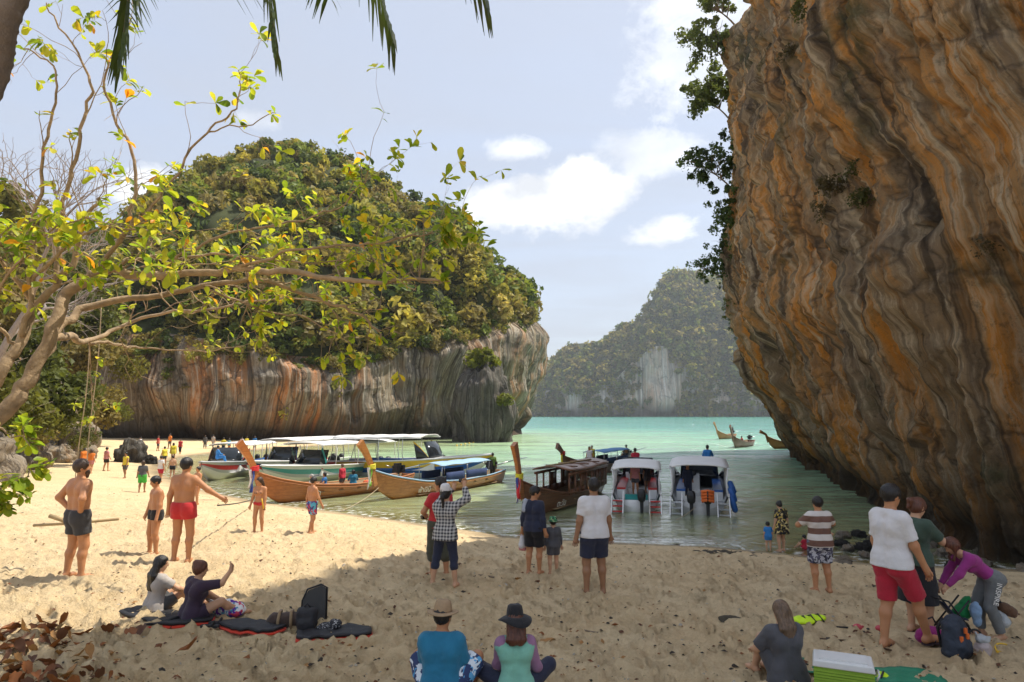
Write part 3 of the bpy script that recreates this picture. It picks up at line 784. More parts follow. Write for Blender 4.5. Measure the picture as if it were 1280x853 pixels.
for (px, py, Y, rad, lab, n) in ((1046, 232, 22.5, .8, 'green bush growing from a hollow in the middle of the cliff', 420), (1085, 255, 22, .65, 'brownish bush in the hollow of the cliff beside the green bush', 300),
                              (985, 75, 30, .6, 'small bush high on the orange cliff face', 200), (1238, 318, 19.5, .5, 'small shrub in the dark upper face of the cliff', 160), (1000, 20, 30, .7, 'dark shrub tucked under the cliff rim', 220), (1062, 215, 22, .5, 'small green tuft beside the bush in the cliff hollow', 200), (1030, 262, 23, .55, 'brown green creeper below the bush in the cliff hollow', 260)):
    d = pix_dir(px, py)
    # where this line of sight meets the rock
    sight = np.abs(RP[..., 0] / RP[..., 1] - d[0] / d[1]) + np.abs((RP[..., 2] - 4.6) / RP[..., 1] - d[2] / d[1])
    sight = np.where(RP[..., 1] > 5, sight, 9)
    c0 = np.where(sight < .012, RP[..., 1], 999.)
    k = np.unravel_index(np.argmin(c0), c0.shape)
    p = RP[k] if c0[k] < 900 else at(px, py, Y)
    make_tree('cliff_bush', lab, p + (-.25, 0, -rad * .3), rad * .7, rad, g2, RCG if rad > 1 else np.array([(.10, .115, .035), (.12, .10, .05)]), n, .11, cat='bush', squash=1.2, limbs=4)

# ---------------------------------------------------------------- tree with the swing
g4 = np.random.default_rng(44)
LEAFC = [(.48, .54, .045), (.30, .42, .04), (.62, .62, .07), (.15, .25, .03), (.78, .58, .05), (.85, .38, .035)]
LEAFP = [.3, .27, .22, .12, .06, .03]
def leaf_geo(L=.24, Wd=.13, bend=.25, fold=.2, n=5):
    s = np.linspace(0, 1, n)
    wdt = Wd * np.interp(s, [0, .12, .35, .65, .82, 1], [.06, .14, .55, .95, 1.0, .42]) * .5 if n < 9 else None
    P = []
    for si, wi in zip(s, wdt):
        z = -bend * L * si ** 2
        P.append([(-wi, si * L, z + fold * wi), (0, si * L, z), (wi, si * L, z + fold * wi)])
    return np.array(P)
LEAF_ME = []
for ci, colr in enumerate(LEAFC):
    for vi in range(3):
        P = leaf_geo(.25, .135, (.1, .3, .5)[vi], (.15, .45, .3)[vi], 6)
        mb = MB().grid(P, col=colr)
        o = mb.obj('leaf', m_leaf, smooth=True, color=True)
        LEAF_ME.append(o.data); bpy.data.objects.remove(o)
tree = thing('swing_tree', 'leaning beach tree with pale bark and yellow green leaves holding a rope swing', 'tree', (-8.2, 8.8, gz(-8.2, 8.8)))
TB = np.array(tree.location)
limbs = {
 'a': [(-150, 690, 9), (-60, 590, 9), (13, 507, 9.1), (38, 469, 9.2), (63, 418, 9.3), (82, 368, 9.5), (114, 345, 9.6), (146, 336, 9.6), (190, 345, 9.6), (253, 342, 9.5), (320, 336, 9.4), (390, 345, 9.3), (450, 350, 9.2), (510, 352, 9.1), (560, 350, 9.1)],
 'b': [(40, 462, 9.2), (68, 420, 9.6), (100, 388, 10), (158, 374, 10.2), (253, 361, 10.3), (330, 352, 10.3), (400, 372, 10.3), (450, 395, 10.2), (478, 420, 10.2)],
 'c': [(60, 425, 9.4), (85, 418, 10.2), (112, 428, 12.6), (150, 410, 13.4), (200, 392, 13.6), (270, 385, 13.6), (340, 372, 13.4), (420, 380, 13.2)],
 'd': [(112, 428, 12.6), (150, 432, 13.2), (190, 437, 13.5), (250, 440, 13.6), (300, 433, 13.6)],
 'e': [(-60, 560, 8.6), (0, 470, 8.8), (25, 425, 8.9), (44, 387, 9.0), (70, 355, 9.0), (95, 317, 9.0), (108, 270, 8.9), (128, 245, 8.8)],
 'f': [(30, 420, 8.9), (40, 350, 8.8), (42, 280, 8.7), (55, 200, 8.6), (68, 130, 8.5), (70, 88, 8.5), (28, 60, 8.4)],
 'g': [(70, 355, 9.0), (72, 300, 8.9), (88, 220, 8.8), (105, 150, 8.7), (112, 95, 8.6), (80, 40, 8.5), (55, 5, 8.4)],
 'h': [(120, 342, 9.6), (150, 300, 9.3), (166, 262, 9.1), (168, 200, 9.0), (150, 160, 8.9), (128, 100, 8.8), (150, 55, 8.7), (165, 20, 8.6)],
 'i': [(150, 300, 9.3), (185, 265, 9.1), (222, 215, 9.0), (258, 165, 8.9), (290, 140, 8.8), (300, 112, 8.8), (298, 88, 8.8)],
 'j': [(258, 165, 8.9), (300, 157, 8.8), (345, 142, 8.7)],
 'k': [(190, 345, 9.6), (240, 310, 9.4), (300, 290, 9.3), (360, 278, 9.2), (420, 260, 9.1), (450, 230, 9.0), (462, 208, 9.0)],
 'l': [(300, 337, 9.4), (360, 318, 9.2), (430, 305, 9.1), (500, 300, 9.0), (550, 285, 9.0), (572, 270, 9.0)],
 'm': [(253, 361, 10.3), (320, 385, 10.4), (390, 402, 10.5), (440, 432, 10.5)],
 'n': [(44, 387, 9.0), (10, 340, 8.6), (-20, 300, 8.3), (-40, 230, 8.0)],
 'o': [(40, 350, 8.8), (90, 300, 8.5), (140, 285, 8.3), (190, 290, 8.2), (230, 300, 8.1)],
 'p': [(20, 430, 8.8), (-10, 390, 8.4), (20, 330, 8.0), (60, 290, 7.8), (110, 270, 7.7)],
 'q': [(114, 345, 9.6), (180, 325, 9.9), (250, 322, 10), (310, 318, 10), (370, 330, 10), (440, 325, 10)],
 'r': [(-120, 640, 7.4), (-80, 610, 7.2), (-30, 622, 7.0), (0, 612, 6.9), (22, 602, 6.9), (36, 594, 6.9)],
 's': [(-80, 600, 7.2), (-40, 560, 7.0), (-12, 540, 6.9), (14, 545, 6.9), (34, 552, 6.9)],
 't': [(-90, 640, 7.2), (-40, 650, 6.9), (-12, 640, 6.8), (8, 635, 6.8)],
 'u': [(112, 428, 12.6), (114, 470, 13.2), (116, 500, 13.4), (120, 520, 13.4)],
}
rad0 = dict(a=.17, b=.10, c=.085, d=.04, e=.13, f=.05, g=.05, h=.045, i=.028, j=.012, k=.03, l=.028, m=.025, n=.05, o=.03, p=.03, q=.035, r=.03, s=.02, t=.018, u=.012)
limb_paths = {}
trunk_mb = MB(); br_n = 0
for key, pl in limbs.items():
    P = np.array([at(*q) for q in pl]) - TB
    C = catmull(P, len(P) * 5)
    C += .02 * np.stack([fbm(np.arange(len(C)) * .4, ord(key), k * 3.3, 2) for k in range(3)], -1) * 3
    tt = np.linspace(0, 1, len(C))
    limb_paths[key] = (C, rad0[key] * .8 * (1 - .88 * tt ** .7) * (1 + .10 * fbm(tt * 14, ord(key), 3.3, 2)) + .004)
    mb = MB().tube(C, limb_paths[key][1], 9 if rad0[key] > .06 else 6)
    if key == 'a': mb.obj('trunk', m_bark_pale, tree)
    else: mb.obj('branch', m_bark_pale, tree)
twigs = MB(); tips = []
def grow(p, d, L, r, depth):
    n = 5; pts = [p]
    for i in range(n):
        d = d + g4.normal(size=3) * .22 + np.array([.05, 0, .04]); d /= np.linalg.norm(d)
        pts.append(pts[-1] + d * L / n)
    twigs.tube(np.array(pts), np.linspace(r, r * .45, n + 1), 4, caps=False)
    if depth > 0:
        for _ in range(g4.integers(1, 3)):
            k = g4.integers(2, n + 1)
            nd_ = d + g4.normal(size=3) * .7
            grow(pts[k], nd_ / np.linalg.norm(nd_), L * .7, r * .6, depth - 1)
    tips.append((pts[-1], d))
dens = dict(a=18, b=17, c=17, d=12, e=5, f=6, g=6, h=5, i=4, j=1, k=14, l=14, m=12, n=11, o=15, p=15, q=20, r=6, s=4, t=3, u=3)
leafy = dict(a=.7, b=.55, c=.35, d=.2, e=.6, f=.8, g=.85, h=.9, i=.9, j=.5, k=.95, l=.95, m=.8, n=.9, o=1, p=1, q=.95, r=1, s=1, t=1, u=1)
whorls = []
for key, (C, r) in limb_paths.items():
    n = len(C); s0 = .45 if key in 'abce' else .25
    for _ in range(dens[key]):
        k = int(n * g4.uniform(s0, .99)); k = min(k, n - 2)
        d = C[k + 1] - C[k]; d /= np.linalg.norm(d)
        d = d + g4.normal(size=3) * .75 + (0, 0, .25); d /= np.linalg.norm(d)
        t0 = len(tips)
        L_ = g4.uniform(.12, .3) if key in 'rst' else g4.uniform(.3, .95)
        grow(C[k], d, L_, min(.014, max(.005, r[k] * .4)), 2 if g4.random() < .45 else 1)
        whorls += [tp for tp in tips[t0:] if g4.random() < leafy[key]]
    d = C[-1] - C[-4]; whorls.append((C[-1], d / np.linalg.norm(d)))
tag(twigs.obj('twigs', m_bark_pale, tree), kind='stuff')
leaves = []
for p, d in whorls:
    nl = g4.integers(3, 8)
    for i in range(nl):
        a = i * 2.4 + g4.random()
        side = np.cross(d, g4.normal(size=3)); side /= np.linalg.norm(side) + 1e-9
        y = d * .45 + side * 1.0 + np.array([0, 0, -.15]); y /= np.linalg.norm(y)
        up = np.array([0, 0, 1.0]) + g4.normal(size=3) * .35
        x = np.cross(y, up); x /= np.linalg.norm(x); z = np.cross(x, y)
        s = g4.uniform(.32, .74)
        pos = p - d * g4.uniform(0, .10)
        ci = g4.choice(len(LEAFC), p=LEAFP)
        if p[1] + TB[1] < 7.4 and ci > 3: ci = 3
        leaves.append((pos, x, y, z, s, ci * 3 + g4.integers(3)))
dist = [np.linalg.norm(l[0] + TB - CAM) / l[4] for l in leaves]
inview = [abs((l[0] + TB)[0] / (l[0] + TB)[1]) < .8 for l in leaves]
order = sorted(range(len(leaves)), key=lambda k: dist[k] + (0 if inview[k] else 100))
for k in order[:300]:
    pos, x, y, z, s, me = leaves[k]
    o = link('leaf', LEAF_ME[me], tree)
    M = Matrix((tuple(x * s) + (pos[0],), tuple(y * s) + (pos[1],), tuple(z * s) + (pos[2],), (0, 0, 0, 1)))
    M3 = Matrix(np.stack([x * s, y * s, z * s], 1).tolist()).to_4x4(); M3.translation = Vector(pos)
    o.matrix_local = M3
rest = MB()
base_geo = {}
for k in order[300:]:
    pos, x, y, z, s, me = leaves[k]
    P = leaf_geo(.25, .135, (.1, .3, .5)[me % 3], (.15, .45, .3)[me % 3], 6)
    W_ = P @ np.stack([x, y, z]) * s + pos
    rest.grid(W_, col=LEAFC[me // 3])
o = rest.obj('foliage', m_leaf, tree, color=True); o['kind'] = 'stuff'

# rope swing: two ropes and a pole seat, hanging from the low branch
sw = thing('rope_swing', 'rope swing with a bamboo pole seat hanging from the beach tree', 'swing', at(105, 652, 14.2))
S0 = np.array(sw.location)
m_rope = simple('rope', (.50, .40, .27), .9, .25, 30, .5, 90)
for (x0, y0, x1, y1) in ((127, 372, 104, 653), (112, 428, 90, 660)):
    a, b_ = at(x0, y0, 13.3) - S0, at(x1, y1, 14.2) - S0
    tt = np.linspace(0, 1, 14)[:, None]
    MB().tube(a + (b_ - a) * tt + np.concatenate([.03 * np.sin(tt * 7), 0 * tt, 0 * tt], 1), .011, 6).obj('rope', m_rope, sw)
m_bamboo = simple('bamboo', (.42, .30, .15), .6, .3, 8)
MB().tube([at(42, 657, 14.2) - S0, at(95, 654, 14.2) - S0, at(148, 649, 14.2) - S0], .03, 8).obj('pole', m_bamboo, sw)
MB().tube([at(62, 645, 14.1) - S0, at(92, 655, 14.15) - S0], .045, 8).obj('pole', m_bamboo, sw)

# ---------------------------------------------------------------- coconut palm
m_palm_bark = simple('palm_bark', (.19, .15, .12), .9, .3, 6, .6, 30)
m_frond = leaf_mat('palm_leaves', .35, .4, .4)
palm = thing('coconut_palm', 'coconut palm with ringed grey trunk and drooping fronds', 'palm', (-5.6, 3.0, gz(-5.6, 3.0)))
PB = np.array(palm.location)
top = at(235, -430, 5.2)
path = catmull([PB - (0, 0, .2), at(-75, 200, 4.9), at(12, 5, 5.0), at(95, -170, 5.1), top], 60) - PB
tt = np.linspace(0, 1, 60)
path = catmull(path, 150); tt = np.linspace(0, 1, 150)
MB().tube(path, .125 - .035 * tt + .008 * (np.arange(150) % 4 == 0), 14).obj('trunk', m_palm_bark, palm)
top = top - PB
def frond(tipx, tipy, tipY, rise, seed, nl=54):
    tip = at(tipx, tipy, tipY) - PB
    mid = (top + tip) / 2 + np.array([0, 0, rise])
    q1 = top * .7 + tip * .3 + np.array([0, 0, rise * 1.0])
    q3 = top * .2 + tip * .8 + np.array([0, 0, rise * .45])
    C = catmull([top, q1, mid, q3, tip], nl)
    rg = np.random.default_rng(seed)
    mb = MB().tube(C, np.linspace(.035, .005, nl), 5, col=(.13, .12, .04))
    tg = np.gradient(C, axis=0); tg /= np.linalg.norm(tg, axis=1)[:, None]
    for k in range(6, nl):
        s = np.cross(tg[k], (0, 0, 1.0)); s /= np.linalg.norm(s) + 1e-6
        L = .75 * math.sin(math.pi * (.18 + .74 * k / nl)) * rg.uniform(.85, 1.1)
        for sg in (-1, 1):
            d = s * sg * .85 + tg[k] * .6 + rg.normal(size=3) * .09 + (0, 0, -.2); d /= np.linalg.norm(d)
            e = C[k] + d * L + (0, 0, -.42 * L); m_ = C[k] + d * L * .5 + (0, 0, -.08 * L)
            wv = np.cross(d, (0, 0, 1.0)); wv /= np.linalg.norm(wv) + 1e-6; wv = wv * .015
            col = np.array((.055, .085, .022)) * rg.uniform(.7, 1.3)
            mb.grid(np.array([[C[k] - wv * .6, C[k] + wv * .6], [m_ - wv, m_ + wv], [e - wv * .1, e + wv * .1]]), col=col)
    mb.obj('frond', m_frond, palm, smooth=False, color=True)
for i, (tx, ty, tY, rs) in enumerate(((150, 78, 5.0, .9), (345, 60, 5.4, 1.2), (492, 50, 5.6, 1.3), (608, 4, 5.2, 1.3), (410, -4, 6.6, 1.2), (160, 20, 8.5, 1.5), (-250, 0, 6, 1.2), (-80, -300, 8.5, 1.5), (700, -400, 6.5, 1.6), (250, -60, 2.2, 1.2), (-120, -80, 3.2, 1.3))):
    frond(tx, ty, tY, rs, 90 + i)

# ---------------------------------------------------------------- scrub and boulders at the back of the beach on the left
m_boulder = limestone('boulder_rock', (.06, .05, .045), (.30, .26, .21), (.38, .30, .20), (.40, .24, .12), (.50, .45, .38), k=2.2, orange_amt=.25, bump=.8, base_dark=.4)
for i, (px, py, w_, h_, lab) in enumerate(((30, 586, 3.4, 2.0, 'big pale boulder at the back of the beach under the scrub'), (75, 578, 2.4, 1.5, 'rounded boulder beside the big pale boulder'), (105, 573, 2.2, 1.5, 'low boulder at the end of the boulder pile by the cliff'),
                                     (-30, 600, 4.0, 2.6, 'tall weathered boulder behind the low hanging leaves'), (162, 578, 2.6, 2.0, 'dark boulder standing alone on the far sand'), (187, 580, 1.3, .8, 'small dark rock lying beside the lone boulder'),
                                     (60, 556, 5.5, 4.5, 'mossy rock wall foot behind the boulder pile'))):
    p = gp(px, py) if i < 6 else gp(60, 572)
    if i == 6: p = p + np.array((-1, 4, 0))
    o = rock_blob('boulder', (p[0], p[1], p[2] + h_ * .28), (w_ / 2, w_ * .42, h_ * .7), m_boulder if i not in (4, 5) else m_stack, i * 3.1, .3, 1.6, 50, 32)
    tag(o, lab, 'boulder')
SCRUB = np.array([(.22, .21, .045), (.16, .17, .035), (.27, .22, .07), (.12, .14, .03)])
scr = 0
for (px, py, Y, rad, h_) in ((20, 520, 40, 2.6, 2.6), (75, 500, 46, 2.8, 2.8), (120, 520, 54, 2.2, 2.2), (-30, 480, 36, 3.0, 3.0), (40, 455, 52, 3.2, 3.0), (95, 450, 62, 3.2, 3.0), (0, 400, 56, 4.0, 4), (60, 395, 66, 4.2, 4), (120, 400, 78, 4.0, 4), (-40, 340, 58, 4.2, 4.5),
                             (15, 330, 70, 4.6, 4.5), (70, 350, 76, 4.2, 4), (130, 350, 90, 4.5, 4), (155, 460, 84, 2.6, 2.4), (110, 545, 60, 1.3, 1.2), (5, 562, 40, 1.0, 1.0), (50, 548, 44, 1.2, 1.1), (95, 556, 52, .9, .9), (20, 545, 43, 1.4, 1.3), (70, 530, 48, 1.6, 1.6), (-15, 545, 38, 1.6, 1.5), (130, 500, 70, 2.2, 2.0), (150, 520, 80, 1.8, 1.6), (170, 300, 110, 4.5, 4), (40, 290, 84, 4.5, 4), (-10, 260, 76, 4.5, 5)):
    p = at(px, py, Y)
    make_tree('scrub_tree', 'sunlit yellow green scrub tree on the left slope above the boulder pile', p - (0, 0, h_ * .6), h_, rad, g2, SCRUB, 1300 if rad > 2 else 700, .085, 'scrub on the left slope', squash=.9)
# slope the scrub stands on
sx, sy = np.meshgrid(np.linspace(0, 1, 50), np.linspace(0, 1, 60), indexing='ij')
lp = at(-60, 560, 33); bk = at(140, 556, 90)
foot = lp[None, None] * (1 - sy[..., None]) + bk[None, None] * sy[..., None]
SL = foot + np.stack([-26 * sx, 12 * sx, 22 * sx ** .8 * (1 + .2 * sy)], -1)
SL[..., 2] = SL[..., 2] - 3.2 + 1.5 * fbm(SL[..., 0] * .15, SL[..., 1] * .15, 3., 4)
o = mk('scrub_slope', SL.reshape(-1, 3), grid_faces(50, 60, True), m_lc, uv=np.stack([sy * 60, SL[..., 2]], -1).reshape(-1, 2)); tag(o, kind='structure')
# leafless grey tree on the slope behind the swing tree
g8 = np.random.default_rng(81)
bp = at(-10, 470, 24)
bare = thing('bare_tree', 'leafless grey tree with fine twigs behind the swing tree', 'tree', bp)
bt, bw = MB(), MB()
def bare_grow(p, d, L, r, depth):
    n = 4; pts = [p]
    for i in range(n):
        d = unit(d + g8.normal(size=3) * .16 + np.array([.02, 0, .05])) if depth < 6 else unit(d + g8.normal(size=3) * .06)
        pts.append(pts[-1] + d * L / n)
    (bt if depth >= 4 else bw).tube(np.array(pts), np.linspace(r, r * .68, n + 1), 6 if depth >= 4 else 3, caps=False)
    if depth > 0:
        for k in range(3 if depth > 1 else 2):
            q = pts[-1] if k < 2 else pts[2]
            bare_grow(q, unit(d + g8.normal(size=3) * .52), L * g8.uniform(.62, .84), r * .62, depth - 1)
def unit(v): v = np.asarray(v, float); return v / (np.linalg.norm(v) + 1e-9)
bare_grow(np.zeros(3), np.array([.22, 0, 1.0]), 2.9, .14, 6)
m_bark_grey = simple('grey_bark', (.30, .25, .22), .9, .3, 6, .5, 24)
bt.obj('trunk', m_bark_grey, bare); tag(bw.obj('twigs', m_bark_grey, bare), kind='stuff')
# ---------------------------------------------------------------- boats (local +X is the bow, z = 0 the water line)
def wood_mat(name, c0, c1, rough=.45, coat=.25):
    m, t, b = new_mat(name)
    oc = nd(t, 'ShaderNodeTexCoord').outputs['Object']
    g = noise(t, vmul(t, oc, (1.2, 9, 14)), 1.0, 6, .6, .4)
    c = mix_c(t, ramp(t, g, [(.3, 0), (.7, 1)]), c0, c1)
    z = nd(t, 'ShaderNodeSeparateXYZ', {0: oc}).outputs[2]
    pl = math_n(t, 'FRACT', math_n(t, 'MULTIPLY', z, 5.5))
    c = mix_c(t, ramp(t, pl, [(0.0, .8), (.06, .0), (.95, 0), (1.0, .8)]), c, tuple(.35 * a for a in c0))
    c = mix_c(t, ramp(t, noise(t, oc, 2.5, 6, .7), [(.5, 0), (.75, .6)]), c, tuple(.45 * a for a in c0))
    t.links.new(c, b.inputs['Base Color'])
    b.inputs['Roughness'].default_value = rough; b.inputs['Coat Weight'].default_value = coat; b.inputs['Coat Roughness'].default_value = .3
    t.links.new(nd(t, 'ShaderNodeBump', {'Height': math_n(t, 'ADD', pl, g), 'Strength': .25, 'Distance': .03}).outputs[0], b.inputs['Normal'])
    return m
m_teak = wood_mat('varnished_teak', (.36, .115, .028), (.50, .19, .05))
m_teak2 = wood_mat('orange_teak', (.40, .15, .035), (.54, .24, .07))
m_dteak = wood_mat('dark_teak', (.15, .058, .028), (.25, .11, .05))
m_deck = wood_mat('deck_boards', (.28, .19, .10), (.40, .28, .16), .7, 0)
m_white = simple('white_gelcoat', (.78, .78, .76), .25, .08, 1.5, coat=.4)
m_grey = simple('grey_gelcoat', (.42, .44, .46), .3, .1, 2, coat=.3)
m_black = simple('black_plastic', (.018, .018, .02), .35, .3, 8)
m_steel = simple('steel_tube', (.62, .63, .65), .25, .1, 8, metal=1.0)
m_navy = simple('navy_canvas', (.035, .06, .16), .8, .2, 4, .3, 60)
m_bluecv = simple('blue_canvas', (.10, .26, .52), .75, .15, 3, .25, 50)
m_ltblue = simple('pale_blue_canvas', (.30, .46, .62), .75, .12, 3, .25, 50)
m_whitecv = simple('white_canvas', (.80, .79, .76), .7, .08, 1.2, .2, 20)
m_red = simple('red_paint', (.55, .035, .03), .4, .15, 5)
m_teal = simple('teal_paint', (.02, .28, .27), .35, .12, 4, coat=.3)
m_yel = simple('yellow_paint', (.75, .47, .03), .35, .12, 3, coat=.3)
m_blue = simple('blue_paint', (.03, .13, .42), .4, .15, 4)
m_glass = simple('tinted_glass', (.02, .025, .03), .08, .2, 3, spec=.6)
m_orange = simple('orange_life_vest', (.75, .16, .03), .7, .15, 9, .3, 60)
m_letter = simple('white_lettering', (.85, .83, .78), .6, .05, 9)
def cloth(name, col, rough=.85, var=.22, sheen=.15):
    k = 'cloth_' + name
    if k in MATS: return MATS[k]
    m = simple(k, col, rough, var * (.4 if min(col) > .3 else 1), 5, .5, 14, sheen=sheen)
    t = m.node_tree; oc = nd(t, 'ShaderNodeTexCoord').outputs['Object']
    bn = [n for n in t.nodes if n.type == 'BUMP'][0]
    t.links.new(math_n(t, 'ADD', noise(t, vmul(t, oc, (1, 1, .6)), 9, 4, .6, 2.2), math_n(t, 'MULTIPLY', noise(t, oc, 140, 2), .08)), bn.inputs['Height'])
    bn.inputs['Distance'].default_value = .02
    return m
def surf_pair(L, hb, sheer, keel, flare, n=36, m=12, lap=0.0, rake=0.0, inset=0.0):
    """hull skin: grid stern->bow, port gunwale -> keel -> starboard gunwale"""
    t = np.linspace(0, 1, n)
    b_, s_, k_ = np.interp(t, *hb), np.interp(t, *sheer), np.interp(t, *keel)
    ker = np.array([.25, .5, .25])
    def sm(a):
        for _ in range(3): a = np.concatenate([a[:1], np.convolve(a, ker, 'valid'), a[-1:]])
        return a
    b_, s_, k_ = sm(b_), sm(s_), sm(k_)
    b_ = np.maximum(b_ - inset, .004)
    q = np.linspace(0, 1, m)
    y = b_[:, None] * (q[None] ** flare)
    y = y * (1 + lap * ((q[None] * 6) % 1.0))
    z = (k_ + inset * .8)[:, None] * (1 - q[None]) + (s_)[:, None] * q[None]
    x = (t * L - L / 2)[:, None] + rake * (z - k_[:, None]) * sstep(.7, 1.0, t)[:, None]
    R_ = np.stack([x, -y, z], -1); Lf = np.stack([x, y, z], -1)
    P = np.concatenate([Lf[:, ::-1], R_[:, 1:]], 1)
    return P, t, b_, s_, x[:, -1]
def text_mesh(name, body, size, mat, parent, loc, rot, depth=.004):
    cu = bpy.data.curves.new(name, 'FONT'); cu.body = body; cu.size = size; cu.extrude = depth; cu.resolution_u = 3
    o = bpy.data.objects.new(name, cu); COL.objects.link(o)
    dg = bpy.context.evaluated_depsgraph_get()
    me = bpy.data.meshes.new_from_object(o.evaluated_get(dg))
    bpy.data.objects.remove(o)
    me.materials.clear(); me.materials.append(mat)
    r = link(name, me, parent); r.location = loc; r.rotation_euler = rot
    return r
def ribbon(parent, p, L, cols, rg, w=.07):
    """cloth strips hanging from the prow"""
    for i, mt in enumerate(cols):
        n = 9; tt = np.linspace(0, 1, n)
        off = np.array([(i % 3 - 1) * .05, (i // 3 - .5) * .06 + .02, 0])
        c = np.array(p) + off + np.stack([.05 * np.sin(tt * 5 + i) + .03 * i * tt, .05 * np.cos(tt * 4 + i * 2) * tt, -L * tt * rg.uniform(.75, 1.0)], -1)
        sd = np.stack([np.cos(i + tt * 1.5), np.sin(i + tt * 1.5), 0 * tt], -1) * w
        mb = MB().grid(np.stack([c - sd, c + sd * .2 + (0, .015, 0), c + sd], 1))
        o = mb.obj('ribbon', mt, parent)
        md = o.modifiers.new('thickness', 'SOLIDIFY'); md.thickness = .012
def longtail(label, bow, stern, wood, rail, awning=None, cabin=False, scarf=(), lettering=None, engine=True, post=1.0, seed=0, group=None, beam=.95, ladder=False, name='longtail_boat', lean=1.0):
    bow, stern = np.asarray(bow, float), np.asarray(stern, float)
    c = (bow + stern) / 2; d = bow - stern; L = float(np.hypot(*d)); rz = math.atan2(d[1], d[0])
    T = thing(name, label, 'boat', (c[0], c[1], 0), rz, group)
    rg = np.random.default_rng(seed)
    hb = ([0, .15, .45, .7, .88, 1], [.55, .8, beam, .85, .45, .03])
    sh = ([0, .2, .5, .75, .9, 1], [.82, .66, .62, .82, 1.22, 1.62])
    ke = ([0, .5, .75, .9, 1], [-.18, -.35, -.3, -.1, .55])
    P, t, b_, s_, x = surf_pair(L, hb, sh, ke, .48, 44, 13, .012, .3)
    MB().grid(P).obj('hull', wood, T)
    Pi, *_ = surf_pair(L, hb, sh, ke, .48, 44, 7, 0, .3, .05)
    MB().grid(Pi, flip=True).obj('lining', m_deck, T)
    # closed stern board
    o = P[0]; MB().prism(np.stack([o[:, 1], o[:, 2]], -1), .06, (P[0, 0, 0], 0, 0), (0, 1, 0), (0, 0, 1)).obj('transom', wood, T)
    for sg in (1, -1):
        rl = np.stack([x, sg * b_, s_ + .02], -1)
        MB().tube(rl, .045, 6).obj('gunwale', rail, T)
        MB().tube(rl[:-1] - (0, 0, .13) + (0, sg * .015, 0), .022, 5).obj('rubbing_strake', wood, T)
    # floor boards and thwarts
    nfl = 5
    for k in range(nfl):
        y = (k - (nfl - 1) / 2) * .26
        MB().box((-.06 * L, y, .12), (.34 * L, .12, .015)).obj('floor_board', m_deck, T)
    for q in (-.28, -.16, -.04, .08, .2):
        w = np.interp(q + .5, t, b_) - .05
        MB().box((q * L, 0, .40), (.13, w, .02)).obj('thwart', m_deck, T)
    # prow post
    p0 = np.array([x[-1] - .18, 0, s_[-1] - .75]); hgt = 1.75 * post
    cs = catmull([p0, p0 + (.22, 0, .55), p0 + (.40, 0, .95), p0 + (.40 + .42 * lean, 0, .95 + hgt * .42), p0 + (.40 + .95 * lean, 0, .95 + hgt * .82)], 16)
    Wd = np.interp(np.linspace(0, 1, 16), [0, .45, .7, 1], [.22, .15, .15, .21]); Th = np.interp(np.linspace(0, 1, 16), [0, .5, 1], [.03, .07, .10])
    tg = np.gradient(cs, axis=0); tg /= np.linalg.norm(tg, axis=1)[:, None]
    nx = np.cross(tg, (0, 1.0, 0))
    ring = np.stack([cs + nx * Wd[:, None] + np.outer(Th, (0, 1, 0)), cs + nx * Wd[:, None] - np.outer(Th, (0, 1, 0)), cs - nx * Wd[:, None] - np.outer(Th, (0, 1, 0)), cs - nx * Wd[:, None] + np.outer(Th, (0, 1, 0)), cs + nx * Wd[:, None] + np.outer(Th, (0, 1, 0))], 1)
    mb = MB().grid(ring); mb.add(ring[-1, :4], q=[(0, 1, 2, 3)])
    o = mb.obj('prow_post', wood, T, smooth=False)
    md = o.modifiers.new('soft_edges', 'BEVEL'); md.width = .02; md.segments = 2; md.limit_method = 'ANGLE'
    kn = p0 + (.4, 0, 1.0)
    if scarf:
        mb = MB()
        for k in range(4):
            a = np.linspace(0, 2 * math.pi, 13)
            mb.tube(np.stack([kn[0] + .21 * np.cos(a), .13 * np.sin(a), kn[2] - .1 + .06 * k + .02 * np.sin(a * 2 + k)], -1), .04, 6)
        mb.obj('scarf_knot', scarf[0], T)
        ribbon(T, kn + (.16, .02, -.05), 1.15, scarf, rg)
    # foredeck
    fd = np.stack([np.stack([x[30:42], -b_[30:42] * .96, s_[30:42] - .04], -1), np.stack([x[30:42], 0 * x[30:42], s_[30:42] + .01], -1), np.stack([x[30:42], b_[30:42] * .96, s_[30:42] - .04], -1)], 1)
    MB().grid(fd, flip=True).obj('foredeck', m_deck, T)
    if awning:
        aw = bpy.data.objects.new('awning', None)
        z0 = 1.72
        xa = np.linspace(-.30 * L, .14 * L, 16); ya = np.linspace(-1, 1, 9) * beam * .92
        A, B = np.meshgrid(xa, ya, indexing='ij')
        Z = z0 - .16 * (B / beam) ** 2 + .02 * np.sin(A * 3.5)
        fab = MB().grid(np.stack([A, B, Z], -1)).obj('awning', awning, T)
        md = fab.modifiers.new('thickness', 'SOLIDIFY'); md.thickness = .02
        for k, q in enumerate((-.29, -.08, .13)):
            for sg in (1, -1):
                yb = sg * (np.interp(q + .5, t, b_) - .06); zb = np.interp(q + .5, t, s_)
                MB().tube([(q * L, yb, zb - .1), (q * L, sg * beam * .88, z0 - .13)], .022, 6).obj('awning_post', m_steel if awning is not m_navy else m_deck, T)
